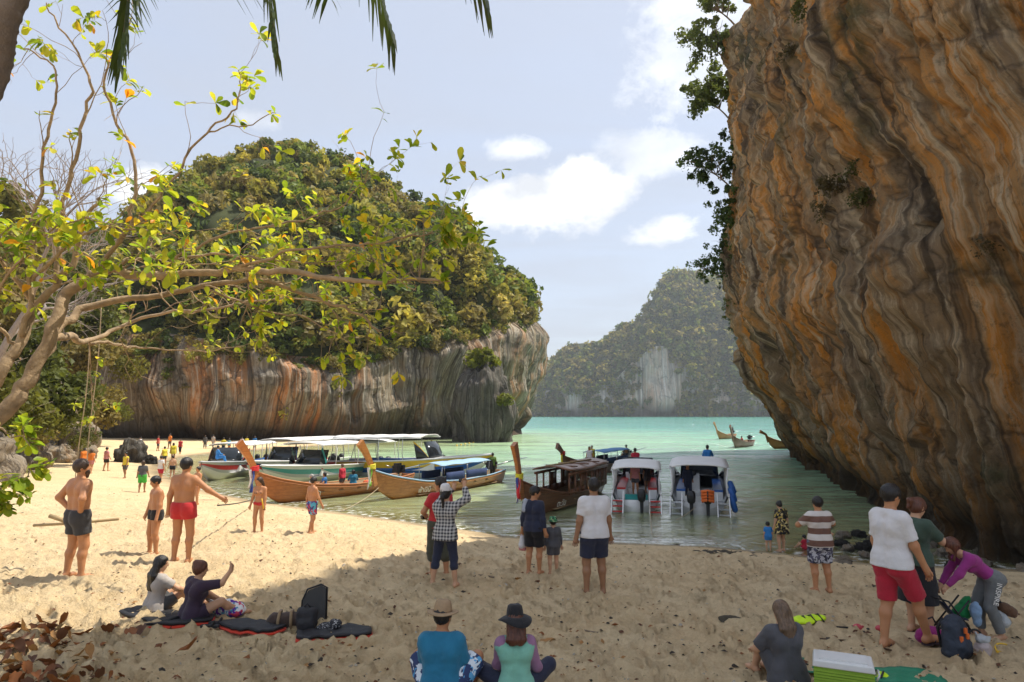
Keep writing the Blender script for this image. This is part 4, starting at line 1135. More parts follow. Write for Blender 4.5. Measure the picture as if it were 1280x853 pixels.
        for sg in (1, -1):   # rolled side curtains
            for (a0, a1) in ((-.05, .10), (-.26, -.07)):
                n = 8; xs = np.linspace(a0 * L, a1 * L, n)
                g = np.stack([np.stack([xs, np.full(n, sg * (beam - .05)) + .02 * np.sin(xs * 9), np.full(n, z)], -1) for z in (.72, .95, 1.18)], 1)
                o = MB().grid(g).obj('side_curtain', m_navy, T); md = o.modifiers.new('thickness', 'SOLIDIFY'); md.thickness = .02
    if cabin:
        # long wooden shelter: posts, sill boards, eaves and a low roof
        x0, x1, w, zb, zt = -.40 * L, .17 * L, beam * .9, .62, 1.62
        nw = 7
        for sg in (1, -1):
            for k in range(nw + 1):
                xx_ = x0 + (x1 - x0) * k / nw
                MB().box((xx_, sg * w, (zb + zt) / 2), (.045, .035, (zt - zb) / 2)).obj('post', wood, T)
            for k in range(nw):
                xm = x0 + (x1 - x0) * (k + .5) / nw; hw = (x1 - x0) / nw / 2 - .05
                MB().box((xm, sg * w, zb + .14), (hw, .02, .15)).obj('side_panel', wood, T)
                if k not in (6, 5, 3): MB().box((xm, sg * (w - .01), zb + .62), (hw, .015, .32)).obj('window_shutter', m_dteak if k % 2 else wood, T)
            MB().box(((x0 + x1) / 2, sg * (w + .05), zt + .03), ((x1 - x0) / 2 + .12, .05, .06)).obj('eave_board', rail, T)
        g = np.stack([np.stack([np.linspace(x0 - .2, x1 + .3, 12), np.full(12, y_), zt + .10 + .18 * (1 - (y_ / (w + .12)) ** 2) + .10 * np.linspace(-1, 1, 12) ** 2], -1) for y_ in np.linspace(-1, 1, 9) * (w + .12)], 1)
        o = MB().grid(g).obj('roof', m_dteak, T); md = o.modifiers.new('thickness', 'SOLIDIFY'); md.thickness = .05
        for q in (.2, .5, .8): MB().box((x0 + (x1 - x0) * q, 0, zt + .33), (.05, w, .03)).obj('roof_batten', wood, T)
        MB().tube([(x1 - .3, -.5, zt + .36), (x0 + 1.0, .3, zt + .42)], .05, 7).obj('spare_pole', m_bamboo, T)
    if engine:
        ex = -.42 * L
        blk = MB().box((ex, 0, 1.15), (.38, .22, .22), taper=.85).box((ex + .1, 0, 1.42), (.2, .15, .1)).tube([(ex - .1, .2, 1.3), (ex - .1, .38, 1.32)], .1, 10).tube([(ex + .15, -.2, 1.2), (ex + .15, -.36, 1.3)], .09, 10)
        eo = blk.obj('engine', m_black, T, smooth=False)
        MB().tube([(ex, 0, .5), (ex, 0, 1.0)], .06, 8).obj('engine_mount', m_steel, T)
        MB().tube([(ex + .4, 0, 1.25), (ex + 1.2, .1, 1.45)], .025, 6).obj('tiller', m_steel, T)
        MB().tube([(ex - .35, 0, 1.1), (ex - 2.4, .25, 1.35), (ex - 4.2, .4, 1.45)], [.05, .035, .03], 7).obj('propeller_shaft', m_steel, T)
    if lettering:
        for sg in (1, -1):
            tq, zl = .80, .62
            xb, yb = (tq - .5) * L, np.interp(tq, t, b_)
            x2, y2 = (tq - .17 - .5) * L, np.interp(tq - .17, t, b_)
            zs = np.interp(tq - .08, t, s_)
            ang = math.atan2(y2 - yb, x2 - xb)
            if sg > 0: o = text_mesh('lettering', lettering, .42, m_letter, T, (xb + .0, yb * 1.03 + .06, zs - .55), (math.pi / 2 + .28, 0, ang))
            else: o = text_mesh('lettering', lettering, .42, m_letter, T, (x2, -(y2 * 1.03 + .06), zs - .55), (math.pi / 2 + .28, 0, math.atan2(-(yb - y2), xb - x2)))
    if ladder:
        pass
    return T
def local_to_world(T, p):
    a = T.rotation_euler[2]; c_, s_ = math.cos(a), math.sin(a)
    return np.array([T.location[0] + c_ * p[0] - s_ * p[1], T.location[1] + s_ * p[0] + c_ * p[1], T.location[2] + p[2]])
def outboard(T, x, y, z, s=1.0, vest=False):
    mb = MB()
    g = []
    for zz, hx, hy in ((0, .17, .14), (.08, .24, .19), (.3, .27, .21), (.46, .25, .20), (.56, .18, .15), (.585, .08, .08)):
        a = np.linspace(0, 2 * math.pi, 17)
        cx, sx_ = np.cos(a), np.sin(a)
        g.append(np.stack([x + s * (hx * np.sign(cx) * np.abs(cx) ** .6 - .06 * zz), y + s * hy * np.sign(sx_) * np.abs(sx_) ** .6, np.full(17, z + s * zz)], -1))
    e = mb.grid(np.array(g)).obj('outboard_engine', m_black, T)
    MB().box((x + .12 * s, y, z - .28 * s), (.12 * s, .07 * s, .34 * s), taper=1.3).box((x + .02, y, z - .62 * s), (.2 * s, .05 * s, .035 * s)).box((x + .06, y, z - .78 * s), (.08 * s, .035 * s, .18 * s)).obj('engine_leg', m_black, e, smooth=False)
    MB().box((x - .17 * s, y, z + .32 * s), (.01, .10 * s, .05 * s), rot=None).obj('engine_badge', m_letter, e, smooth=False)
    return e
def speedboat(label, bow, stern, stripe, canopy_mat, seed, engines=2, beam=1.35, roof_len=.6, low=False, steps=True, side2=None, name='speedboat', roof_z=2.25, step_mat=None, broad=False):
    bow, stern = np.asarray(bow, float), np.asarray(stern, float)
    c = (bow + stern) / 2; d = bow - stern; L = float(np.hypot(*d)); rz = math.atan2(d[1], d[0])
    T = thing(name, label, 'boat', (c[0], c[1], 0), rz)
    hb = ([0, .3, .6, .8, .93, 1], [beam * .97, beam, beam * .95, beam * .7, beam * .3, .03])
    sh = ([0, .4, .7, 1], [.82, .92, 1.1, 1.38])
    ke = ([0, .6, .85, 1], [-.35, -.4, -.15, .95])
    P, t, b_, s_, x = surf_pair(L, hb, sh, ke, .38, 44, 14, 0, .55)
    nrow = P.shape[1]
    q = grid_faces(*P.shape[:2])
    row = np.tile(np.arange(nrow - 1), P.shape[0] - 1); rowd = np.minimum(row, nrow - 2 - row)
    mi = np.where((rowd >= (0 if broad else 2)) & (rowd < (4 if broad else 5)), 1, np.where((rowd >= (4 if broad else 5)) & (rowd < 7), 2, 0))
    mk('hull', P.reshape(-1, 3), q, None, T, mats=[m_white, stripe, side2 or m_white], mi=mi)
    Pi, *_ = surf_pair(L, hb, sh, ke, .38, 44, 7, 0, .55, .09)
    MB().grid(Pi, flip=True).obj('lining', m_grey, T)
    # deck floor
    fl = np.stack([np.stack([x[:34], sg * b_[:34] * .93, np.full(34, .42)], -1) for sg in (-1, 1)], 1)
    MB().grid(fl, flip=True).obj('deck', m_white, T)
    o = P[0]; keep = o[:, 2] < .62
    MB().prism(np.stack([o[keep, 1], o[keep, 2]], -1), .08, (P[0, 0, 0], 0, 0), (0, 1, 0), (0, 0, 1)).obj('transom', m_white, T)
    for sg in (1, -1):
        MB().tube(np.stack([x, sg * b_ * 1.005, s_ + .02], -1), .05, 6).obj('gunwale', m_white if not low else m_grey, T)
    # bow deck and windscreen
    k0 = 29
    bd = np.stack([np.stack([x[k0:], yy * b_[k0:], s_[k0:] + .10 * (1 - yy * yy)], -1) for yy in (-1, -.6, 0, .6, 1)], 1)
    MB().grid(bd, flip=True).obj('foredeck', m_white, T)
    xw = x[k0]
    ws = np.stack([np.stack([np.full(7, xw - .05 + .35 * (1 - (yy) ** 2)) - zz * .55, np.full(7, yy * b_[k0] * (.92 - .1 * zz)), np.full(7, 1.12 + zz)], -1)[0] for zz in (0, .5, 1.0) for yy in np.linspace(-1, 1, 7)]).reshape(3, 7, 3)
    o = MB().grid(ws).obj('windscreen', m_glass, T); md = o.modifiers.new('thickness', 'SOLIDIFY'); md.thickness = .025
    # canopy on arched frames
    x0, x1 = -.47 * L, -.47 * L + roof_len * L
    xs = np.linspace(x0, x1, 18); ys = np.linspace(-1, 1, 11)
    A, B = np.meshgrid(xs, ys, indexing='ij')
    endc = 1 - .5 * np.maximum(0, (np.abs((A - (x0 + x1) / 2) / ((x1 - x0) / 2)) - .85)) / .15 * .25
    Z = roof_z - .12 * np.abs(B) ** 4 + .12 * (A - x0) / (x1 - x0) + .02 * np.sin(A * 4)
    cn = MB().grid(np.stack([A, B * beam * 1.02 * endc, Z], -1)).obj('canopy', canopy_mat, T)
    md = cn.modifiers.new('thickness', 'SOLIDIFY'); md.thickness = .05; md.offset = -1
    for sg in (1, -1):
        MB().tube(np.stack([xs, np.full(18, sg * beam * 1.02), roof_z - .14 + .12 * (xs - x0) / (x1 - x0)], -1), .03, 6).obj('canopy_rail', m_white, cn)
    for q_ in (0.02, .28, .54, .8):
        xx_ = x0 + q_ * (x1 - x0)
        for sg in (1, -1):
            yb = np.interp(xx_, x, b_) * .95
            MB().tube([(xx_ - (.35 if q_ < .1 else .0), sg * yb, .85), (xx_ - .1, sg * yb * 1.0, 1.5), (xx_, sg * beam * .98, roof_z - .12)], .032, 6).obj('canopy_post', m_white, T)
    # sloping side fairing from roof to gunwale, with coloured flash
    for sg in (1, -1):
        n = 10; ss = np.linspace(0, 1, n)
        xa = x1 - .2 + ss * (xw - x1 + .6); yb = np.interp(xa, x, b_) * .97
        g = np.stack([np.stack([xa - .5, sg * yb, roof_z - .25 - ss ** 1.3 * (roof_z - 1.45)], -1), np.stack([xa - .25, sg * yb * 1.01, np.interp(xa, x, s_) + .02 + 0 * ss], -1)], 1)
        o = MB().grid(g).obj('side_screen', m_glass, T); md = o.modifiers.new('thickness', 'SOLIDIFY'); md.thickness = .02
        g2_ = np.stack([np.stack([xa - .55, sg * yb * 1.02, roof_z - .2 - ss ** 1.3 * (roof_z - 1.45)], -1), np.stack([xa - .45, sg * yb * 1.02, roof_z - .36 - ss ** 1.3 * (roof_z - 1.5)], -1)], 1)
        o = MB().grid(g2_).obj('side_flash', stripe, T); md = o.modifiers.new('thickness', 'SOLIDIFY'); md.thickness = .02
    # benches inside
    for sg in (1, -1):
        MB().box((-.08 * L, sg * beam * .66, .66), (.28 * L, .2, .22)).obj('bench', m_white, T, smooth=False)
        MB().box((-.08 * L, sg * beam * .66, .92), (.28 * L, .21, .05)).obj('bench_cushion', m_red if seed % 2 else m_blue, T, smooth=False)
    MB().box((.16 * L, .35, .85), (.3, .35, .43)).obj('helm_console', m_white, T, smooth=False)
    MB().tube([(.16 * L - .35, .35, 1.3), (.16 * L - .4, .35, 1.36)], .2, 12).obj('steering_wheel', m_black, T)
    # stern: swim steps and engines
    xs_ = x[0]
    for k in range(engines):
        outboard(T, xs_ - .38, ((k - (engines - 1) / 2) * .72) - (.25 if engines == 1 else 0), .55, .95)
    if steps:
        for sg in (1, -1):
            w = .26; y0 = sg * (beam - w - .02)
            st = MB()
            for sd in (-w, w): st.prism([(xs_ + .25, .95), (xs_ - .2, .62), (xs_ - .75, .02), (xs_ - .6, -.12), (xs_ + .1, -.12)], .05, (0, y0 + sd, 0), (1, 0, 0), (0, 0, 1))
            so = st.obj('stern_steps', m_white, T, smooth=False)
            for k in range(3): MB().box((xs_ - .12 - .19 * k, y0, .52 - .22 * k), (.13, w - .03, .018)).obj('step', step_mat or m_grey, so, smooth=False)
        MB().box((xs_ + .12, 0, .66), (.06, beam - .62, .14)).obj('transom_panel', stripe if engines == 1 else m_white, T, smooth=False)
        MB().box((xs_ + .05, 0, .40), (.05, beam - .65, .06)).obj('transom_stripe', stripe, T, smooth=False)
    return T, L, x, b_, s_
# scarves
sc_red, sc_white, sc_blue, sc_green, sc_yel, sc_pink = [cloth(n_, c_) for n_, c_ in (('scarlet', (.65, .03, .035)), ('ribbon_white', (.8, .76, .74)), ('ribbon_blue', (.05, .09, .36)), ('ribbon_green', (.25, .62, .05)), ('ribbon_yellow', (.8, .72, .05)), ('ribbon_pink', (.7, .12, .25)))]
boatA = longtail('brown wooden longtail boat with red scarf and blue ribbon on its prow', (-12.6, 34.4), (-6.6, 43.0), m_teak, m_teak, None, scarf=(sc_red, sc_blue, sc_white, sc_blue), lettering='ปาฬา', engine=True, seed=1, post=.95)
boatB = longtail('orange brown longtail boat with blue awning and yellow green ribbons on its prow', (-7.0, 35.6), (-.9, 46.0), m_teak2, m_ltblue, m_ltblue, scarf=(sc_yel, sc_green, sc_white, sc_green), lettering='ฟ้านินี', engine=True, seed=2, post=.92)
boatC = longtail('dark brown longtail boat with wooden cabin and red prow post', (.55, 30.2), (5.0, 39.8), m_dteak, m_dteak, None, cabin=True, scarf=(sc_yel, sc_red, sc_blue, sc_white, sc_red), lettering='ตะวัน', engine=False, seed=3, post=1.02, lean=.6)
boatC_post = [o for o in boatC.children if o.name.startswith('prow_post')][0]
boatC_post.data.materials[0] = m_teak
boatD = longtail('longtail boat under a bright blue awning moored behind the white speedboats', (3.8, 47.5), (10.6, 60), m_dteak, m_dteak, m_bluecv, scarf=(sc_red, sc_yel), engine=True, seed=4, post=.4)
S1 = speedboat('white speedboat with one black outboard and red stern steps beside the wooden cabin boat', (7.9, 42.0), (5.85, 32.0), m_teal, m_whitecv, 1, 1, 1.15, .42, step_mat=m_red, roof_z=2.02)
S2 = speedboat('white speedboat with two outboards and blue fenders on its side', (11.4, 41.2), (8.6, 31.2), m_white, m_whitecv, 2, 2, 1.32, .42, roof_z=2.2)
F1 = speedboat('grey speedboat with a red bow panel beached at the end of the row', (-20.6, 45.0), (-21.6, 58), m_red, m_whitecv, 4, 2, 1.5, .6, low=True, steps=False, side2=m_grey)
F2 = speedboat('long white speedboat with a teal stripe behind the brown longtail', (-15.4, 42.0), (-10.6, 55.0), m_teal, m_whitecv, 5, 2, 1.6, .72, steps=False, side2=m_grey, roof_z=2.5)
F3 = speedboat('yellow and blue speedboat with a white canopy and dark windows', (-1.6, 48.2), (-13.4, 52.2), m_yel, m_whitecv, 6, 2, 1.6, .6, steps=False, side2=m_blue, roof_z=2.35, broad=True)
F3[0].scale = (1, 1, 1.22)
F4 = speedboat('white speedboat with a red and navy flash between the grey and teal boats', (-18.0, 46.0), (-15.4, 59.0), m_navy, m_whitecv, 7, 2, 1.5, .7, steps=False, side2=m_red, roof_z=2.6)
# fenders on the side of the second speedboat
T, L, x, b_, s_ = S2
for k, (q, dz) in enumerate(((-.47, -.1), (-.44, .55), (-.40, 1.0))):
    a = np.array([q * L, -1.36, .95 + dz * .5]); e = a + np.array([-.12, -.22, -.78 + .1 * k])
    MB().tube([a, a + (e - a) * .1, a + (e - a) * .5, a + (e - a) * .9, e], [.05, .13, .14, .13, .05], 10).obj('fender', m_blue, T)
# orange life vest hung over the right-hand engine
v = local_to_world(T, (x[0] - .52, -.36, .98))
lv = thing('life_vest', 'orange life vest draped over the outboard of the white speedboat', 'life vest', v, T.rotation_euler[2])
for k in range(4):
    MB().tube([(-.10 - .02 * k, .28, .10 - .13 * k), (-.14, 0, .15 - .13 * k), (-.10 - .02 * k, -.28, .10 - .13 * k)], .075, 8).obj('panel', m_orange, lv)
MB().box((-.2, 0, -.1), (.012, .03, .27)).obj('strap', m_black, lv)
# life vests and bundles lying in the brown longtail
for k in range(6):
    v = local_to_world(boatA, (-1.6 - .34 * k, .25 * (-1) ** k, .44))
    q_ = thing('life_vest', 'orange life vest piled with others on the thwarts of the brown longtail', 'life vest', v, k * .7, 'life vests in the brown longtail')
    MB().ell((0, 0, .1), (.2, .15, .12), 10, 7).ell((.18, .02, .12), (.14, .14, .11), 10, 7).obj('foam', m_orange if k % 3 else m_red, q_)
    MB().tube([(-.05, -.16, .08), (-.05, 0, .235), (-.05, .16, .08)], .02, 5).obj('strap', m_black, q_)
# boats further out
for (bx, by, sx_, sy_, lab, aw, wood) in ((37.0, 121.0, 41.5, 126.0, 'small wooden longtail crossing the open bay', None, m_teak2), (29.6, 90.0, 34.6, 97.5, 'grey longtail boat with passengers rounding the cliff', None, m_dteak), (33.6, 88.0, 41, 91.0, 'low brown longtail half hidden by the cliff', None, m_teak)):
    longtail(lab, (bx, by), (sx_, sy_), wood, wood, aw, engine=True, seed=9, post=.8 if wood is not m_teak else .3)
# yellow float line
fl = thing('float_line', 'line of small yellow floats on the water off the headland', 'float line', at(590, 552, 100) * (1, 1, 0))
for k in range(9):
    p = gp(571 + 5.2 * k, 557.5 - .9 * k) - np.array(fl.location)
    MB().ell((p[0], p[1], .04), (.16, .16, .14), 8, 6).obj('float', m_yel, fl)
# mooring ropes
def rope_obj(label, a, b_, sag, r=.014, mat=None, name='mooring_rope'):
    a, b_ = np.asarray(a, float), np.asarray(b_, float)
    tt = np.linspace(0, 1, 24)[:, None]
    P = a + (b_ - a) * tt - np.array([0, 0, 1]) * sag * 4 * tt * (1 - tt)
    T = thing(name, label, 'rope', a)
    MB().tube(P - a, r, 5).obj('strand', mat or m_rope, T)
    return T
rope_obj('pale mooring rope from the awning longtail to the sand', local_to_world(boatB, (4.7, -.3, 1.25)), gp(425, 640) + (0, 0, .03), .25, .02)
rope_obj('mooring rope from the single engine speedboat into the shallows', local_to_world(S1[0], (-5.4, -.6, .5)), gp(815, 668) + (0, 0, .0), .1)
rope_obj('mooring rope under the engines of the twin outboard speedboat', local_to_world(S2[0], (-5.8, .2, .4)), gp(845, 650) + (0, 0, .0), .05)
rope_obj('dark rope stretched from the red-shorts man to the brown longtail', at(272, 632, 17.2), gp(318, 637) + (0, 0, .45), .05, .02, m_black)
# ---------------------------------------------------------------- bodies: a distance field polygonised into one continuous surface
def _cap(P, a, b, ra, rb):
    ba = b - a; L2 = ba @ ba + 1e-12
    h = np.clip(((P - a) @ ba) / L2, 0, 1)
    return np.sqrt((((P - a) - h[..., None] * ba) ** 2).sum(-1)) - (ra + (rb - ra) * h)
def _ell(P, c, r, Rm):
    q = (P - c)
    if Rm is not None: q = q @ Rm
    k0 = np.sqrt(((q / r) ** 2).sum(-1)); k1 = np.sqrt(((q / (r * r)) ** 2).sum(-1)) + 1e-9
    return k0 * (k0 - 1) / k1
def sdf_mesh(prims, h, k=.03):
    """prims: ('cap',a,b,ra,rb[,cut]) / ('ell',c,r,R) / ('sub',...) / ('plane',p,n): keeps the side against n. Returns verts, quads"""
    lo = np.full(3, 1e9); hi = np.full(3, -1e9); L = []
    for p in prims:
        if p[0] in ('cap', 'ccap'): r = max(p[3], p[4]); bl, bh = np.minimum(p[1], p[2]) - r, np.maximum(p[1], p[2]) + r
        elif p[0] == 'ell': r = max(p[2]); bl, bh = p[1] - r, p[1] + r
        else: L.append((p, None, None)); continue
        L.append((p, bl, bh)); lo = np.minimum(lo, bl); hi = np.maximum(hi, bh)
    lo = lo - 2.5 * h; hi = hi + 2.5 * h
    n = np.ceil((hi - lo) / h).astype(int) + 1
    f = np.full(n, 1.0, dtype=np.float32)
    ax = [lo[i] + h * np.arange(n[i]) for i in range(3)]
    for p, bl, bh in L:
        if bl is None:
            if p[0] == 'plane':
                d = ((ax[0][:, None, None] - p[1][0]) * p[2][0] + (ax[1][None, :, None] - p[1][1]) * p[2][1] + (ax[2][None, None, :] - p[1][2]) * p[2][2])
                f = np.maximum(f, d.astype(np.float32))
            elif p[0] == 'sub':
                G = np.stack(np.meshgrid(*ax, indexing='ij'), -1)
                f = np.maximum(f, -_ell(G, p[1], np.asarray(p[2]), p[3])).astype(np.float32)
            continue
        i0 = np.maximum(((bl - k - 2 * h - lo) / h).astype(int), 0); i1 = np.minimum(((bh + k + 2 * h - lo) / h).astype(int) + 2, n)
        sl = tuple(slice(a, b) for a, b in zip(i0, i1))
        G = np.stack(np.meshgrid(*[ax[i][sl[i]] for i in range(3)], indexing='ij'), -1)
        if p[0] == 'ell': d = _ell(G, p[1], np.asarray(p[2]), p[3])
        else:
            d = _cap(G, p[1], p[2], p[3], p[4])
            if p[0] == 'ccap':
                u = p[2] - p[1]; u = u / np.linalg.norm(u); d = np.maximum(d, (G - p[2]) @ u)
        g = f[sl]; kk = p[5] if len(p) > 5 else k
        hh = np.clip(.5 + .5 * (g - d) / kk, 0, 1)
        f[sl] = g * (1 - hh) + d * hh - kk * hh * (1 - hh)
    ins = f < 0
    c = [ins[a:n[0] - 1 + a, b:n[1] - 1 + b, e:n[2] - 1 + e] for a in (0, 1) for b in (0, 1) for e in (0, 1)]
    s = sum(x.astype(np.int8) for x in c)
    act = (s > 0) & (s < 8)
    idx = np.full(act.shape, -1, dtype=np.int32); A = np.argwhere(act); idx[act] = np.arange(len(A))
    offs = np.array([(a, b, e) for a in (0, 1) for b in (0, 1) for e in (0, 1)])
    val = np.stack([f[A[:, 0] + o[0], A[:, 1] + o[1], A[:, 2] + o[2]] for o in offs], -1)
    acc = np.zeros((len(A), 3)); cnt = np.zeros(len(A))
    for i in range(8):
        for j in range(i + 1, 8):
            if np.abs(offs[i] - offs[j]).sum() != 1: continue
            m = (val[:, i] < 0) != (val[:, j] < 0)
            t = val[:, i] / (val[:, i] - val[:, j] + 1e-12)
            acc += np.where(m[:, None], offs[i] + t[:, None] * (offs[j] - offs[i]), 0); cnt += m
    v = lo + h * (A + acc / cnt[:, None])
    Q = []
    for axn in range(3):
        o = [0, 0, 0]; o[axn] = 1
        a = ins[:n[0] - o[0], :n[1] - o[1], :n[2] - o[2]]; b = ins[o[0]:, o[1]:, o[2]:]
        E = np.argwhere(a != b)
        u, w = [(1, 2), (2, 0), (0, 1)][axn]
        ok = (E[:, u] > 0) & (E[:, w] > 0) & (E[:, u] < n[u] - 1) & (E[:, w] < n[w] - 1); E = E[ok]
        def cell(du, dw):
            X = E.copy(); X[:, u] -= du; X[:, w] -= dw
            return idx[X[:, 0], X[:, 1], X[:, 2]]
        q = np.stack([cell(1, 1), cell(0, 1), cell(0, 0), cell(1, 0)], -1)
        fl = ~a[E[:, 0], E[:, 1], E[:, 2]]
        q[fl] = q[fl][:, ::-1]
        Q.append(q)
    return v, np.concatenate(Q)
def two_bone(a, t, l1, l2, pole):
    d = t - a; D = np.linalg.norm(d); u = d / (D + 1e-9)
    if D > (l1 + l2) * .995: D = (l1 + l2) * .995
    x = (l1 * l1 - l2 * l2 + D * D) / (2 * D); y = math.sqrt(max(l1 * l1 - x * x, 0))
    pv = np.asarray(pole, float); pv = pv - u * (pv @ u); pv /= np.linalg.norm(pv) + 1e-9
    return a + u * x + pv * y, a + u * D
def unit(v): v = np.asarray(v, float); return v / (np.linalg.norm(v) + 1e-9)

SKINS = {}
def skin(name, col):
    if name not in SKINS:
        m, t, b = new_mat('skin_' + name)
        oc = nd(t, 'ShaderNodeTexCoord').outputs['Object']
        c = mix_c(t, noise(t, oc, 7, 4, .6), tuple(a * .86 for a in col), tuple(min(1, a * 1.08) for a in col))
        t.links.new(c, b.inputs['Base Color'])
        b.inputs['Roughness'].default_value = .5; b.inputs['Specular IOR Level'].default_value = .35
        b.inputs['Subsurface Weight'].default_value = .08; b.inputs['Subsurface Radius'].default_value = (.6, .25, .12); b.inputs['Subsurface Scale'].default_value = .02
        SKINS[name] = m
    return SKINS[name]
SK_TAN, SK_LT, SK_BR = skin('tanned', (.50, .235, .115)), skin('fair', (.58, .33, .20)), skin('brown', (.34, .175, .095))
def hair_mat(name, col):
    k = 'hair_' + name
    if k in MATS: return MATS[k]
    m, t, b = new_mat(k)
    oc = nd(t, 'ShaderNodeTexCoord').outputs['Object']
    g = noise(t, vmul(t, oc, (60, 60, 6)), 1.0, 4, .6)
    t.links.new(mix_c(t, ramp(t, g, [(.3, 0), (.7, 1)]), tuple(a * .5 for a in col), tuple(a * 1.35 for a in col)), b.inputs['Base Color'])
    b.inputs['Roughness'].default_value = .42
    t.links.new(nd(t, 'ShaderNodeBump', {'Height': g, 'Strength': .6, 'Distance': .02}).outputs[0], b.inputs['Normal'])
    MATS[k] = m
    return m
H_BLK, H_BRN, H_AUB, H_LBR, H_GRY = hair_mat('black', (.014, .011, .010)), hair_mat('brown', (.055, .03, .018)), hair_mat('auburn', (.12, .04, .02)), hair_mat('light_brown', (.16, .10, .06)), hair_mat('grey', (.4, .38, .36))

def person(label, foot, top=None, H=None, face=0.0, pelvis=(0, 0, .53), torso=(0, 0, 1), twist=0.0, look=(0, 0), feet=None, hands=None, knees=None, elbows=None,
           skin=SK_TAN, hair=('short', H_BLK), wear=(), h=.017, build=1.0, sw=1.0, fem=False, base=None, group=None, fingers=True, tilt=0.0, beard=None, head_scale=1.06, eyes=True, handdir=None, cat='person', footdir=None):
    """pose in fractions of the body height; +Y is the way the figure faces, +X its right"""
    B = np.asarray(base if base is not None else gp(*foot), float)
    if H is None:
        H = (foot[1] - top) * B[1] / F_PX / pelvis_scale(pelvis)
    T = thing('person', label, cat, B, R(face), group)
    up = unit(torso); tw = R(twist)
    rx = np.array([math.cos(tw), math.sin(tw), 0.]); rx = unit(rx - up * (rx @ up)); fw = np.cross(up, rx)
    pr = np.array([1., 0, 0])
    Pv = np.asarray(pelvis, float); N = Pv + up * .30
    ly, lp = R(look[0]), R(look[1])
    hf = np.array([-math.sin(ly) * math.cos(lp), math.cos(ly) * math.cos(lp), math.sin(lp)])   # yaw counter-clockwise from facing
    hu = np.array([math.sin(ly) * math.sin(lp), -math.cos(ly) * math.sin(lp), math.cos(lp)])
    hx = np.cross(hf, hu)
    nk = unit(up * .55 + hu * .45 + hf * .15)
    Hc = N + nk * .052 + hu * .058
    hs = head_scale
    hw = .052
    hips = [Pv + s * hw * pr for s in (-1, 1)]
    sh = [N - up * .026 + s * .091 * sw * rx for s in (-1, 1)]
    feet = feet or [(-.065, 0.0, .04), (.065, .03, .04)]
    hands = hands or [(-.155, .02, .44), (.155, .03, .44)]
    knees = knees or [(-.15, 1, .1), (.15, 1, .1)]
    elbows = elbows or [(-.5, -1, 0), (.5, -1, 0)]
    kn, an, el, wr = [], [], [], []
    for i in (0, 1):
        a, b = two_bone(hips[i], np.asarray(feet[i], float), .248, .245, knees[i]); kn.append(a); an.append(b)
        a, b = two_bone(sh[i], np.asarray(hands[i], float), .168, .148, elbows[i]); el.append(a); wr.append(b)
    bf = build; wa = .86 if fem else 1.0
    def torso_prims(e=0.0):
        o = []
        for s in (-1, 1):
            o.append(('cap', Pv + up * .235 + s * .048 * sw * rx + fw * .004, Pv + up * .115 + s * .038 * rx * wa, (.058 * (.92 if fem else 1)) * bf + e, .052 * bf * wa + e))
            o.append(('cap', Pv + up * .115 + s * .038 * rx * wa + fw * .004 * bf, Pv + up * .01 + s * .044 * pr, .052 * bf * wa + e, .056 * bf + e))
            o.append(('cap', Pv - up * .0 + s * .044 * pr - fw * .012, Pv + s * .048 * pr - fw * .018 - up * .03, .054 * bf + e, .050 * bf + e))
            o.append(('cap', N - up * .004 + s * .018 * rx, sh[0 if s < 0 else 1], .034 + e * .6, .031 + e * .8))
            o.append(('cap', Pv + up * .215 + s * .055 * sw * rx - fw * .012, sh[0 if s < 0 else 1] - up * .02, .05 * bf + e, .032 + e))
        if fem:
            for s in (-1, 1): o.append(('ell', Pv + up * .20 + s * .042 * rx + fw * .050, np.array([.036, .034, .036]) + e, None))
        return o
    def arm(i, e=0.0, t=1.0, cut=True):
        o = []
        if t <= 1.0:
            b = sh[i] + (el[i] - sh[i]) * t
            o.append(('ccap' if t < .98 else 'cap', sh[i], b, .036 * bf ** .5 + e, (.036 + (.025 - .036) * t) * bf ** .5 + e * 1.15, .02))
        else:
            o.append(('cap', sh[i], el[i], .036 * bf ** .5 + e, .026 * bf ** .5 + e, .02))
            b = el[i] + (wr[i] - el[i]) * (t - 1)
            o.append(('ccap' if e else 'cap', el[i], b, .027 * bf ** .5 + e, .018 + e, .02))
        return o
    def leg(i, e=0.0, t=1.0, flare=0.0):
        o = []
        hp = hips[i]
        if t <= 1.0:
            b = hp + (kn[i] - hp) * t
            o.append(('ccap', hp, b, .058 * bf + e, (.058 + (.037 - .058) * t) * bf + e + flare))
        else:
            o.append(('cap', hp, kn[i], .058 * bf + e, .037 * bf ** .5 + e))
            sk = an[i] - kn[i]; back = unit(np.cross(pr, sk)); back = back if back[1] < 0 else -back
            m_ = kn[i] + sk * .32 + back * .010
            u_ = min(t - 1, 1)
            o.append(('cap', kn[i], m_, .035 * bf ** .5 + e, .034 * bf ** .5 + e, .02))
            b = kn[i] + sk * u_
            o.append(('ccap' if e else 'cap', m_, b, .034 * bf ** .5 + e, (.034 + (.021 - .034) * min(1, (u_ - .3) / .7)) * bf ** .5 + e + flare, .02))
        return o
    pm = torso_prims()
    for i in (0, 1):
        pm += arm(i, 0, 2.0) + leg(i, 0, 2.0)
        if footdir: fd = np.asarray(footdir[i], float)
        else:
            kf = kn[i] - hips[i]; fd = np.array([(-.12, .12)[i], 1.0, 0.0])
        fd = unit(fd)
        hl = an[i] + np.array([0, 0, -.020]) - fd * .022
        pm.append(('cap', hl, an[i], .020, .021, .015))
        pm.append(('cap', hl - (0, 0, .0), an[i] + fd * .055 + (0, 0, -.019), .020, .021, .015))
        pm.append(('cap', an[i] + fd * .055 + (0, 0, -.021), an[i] + fd * .092 + (0, 0, -.026), .020, .013, .015))
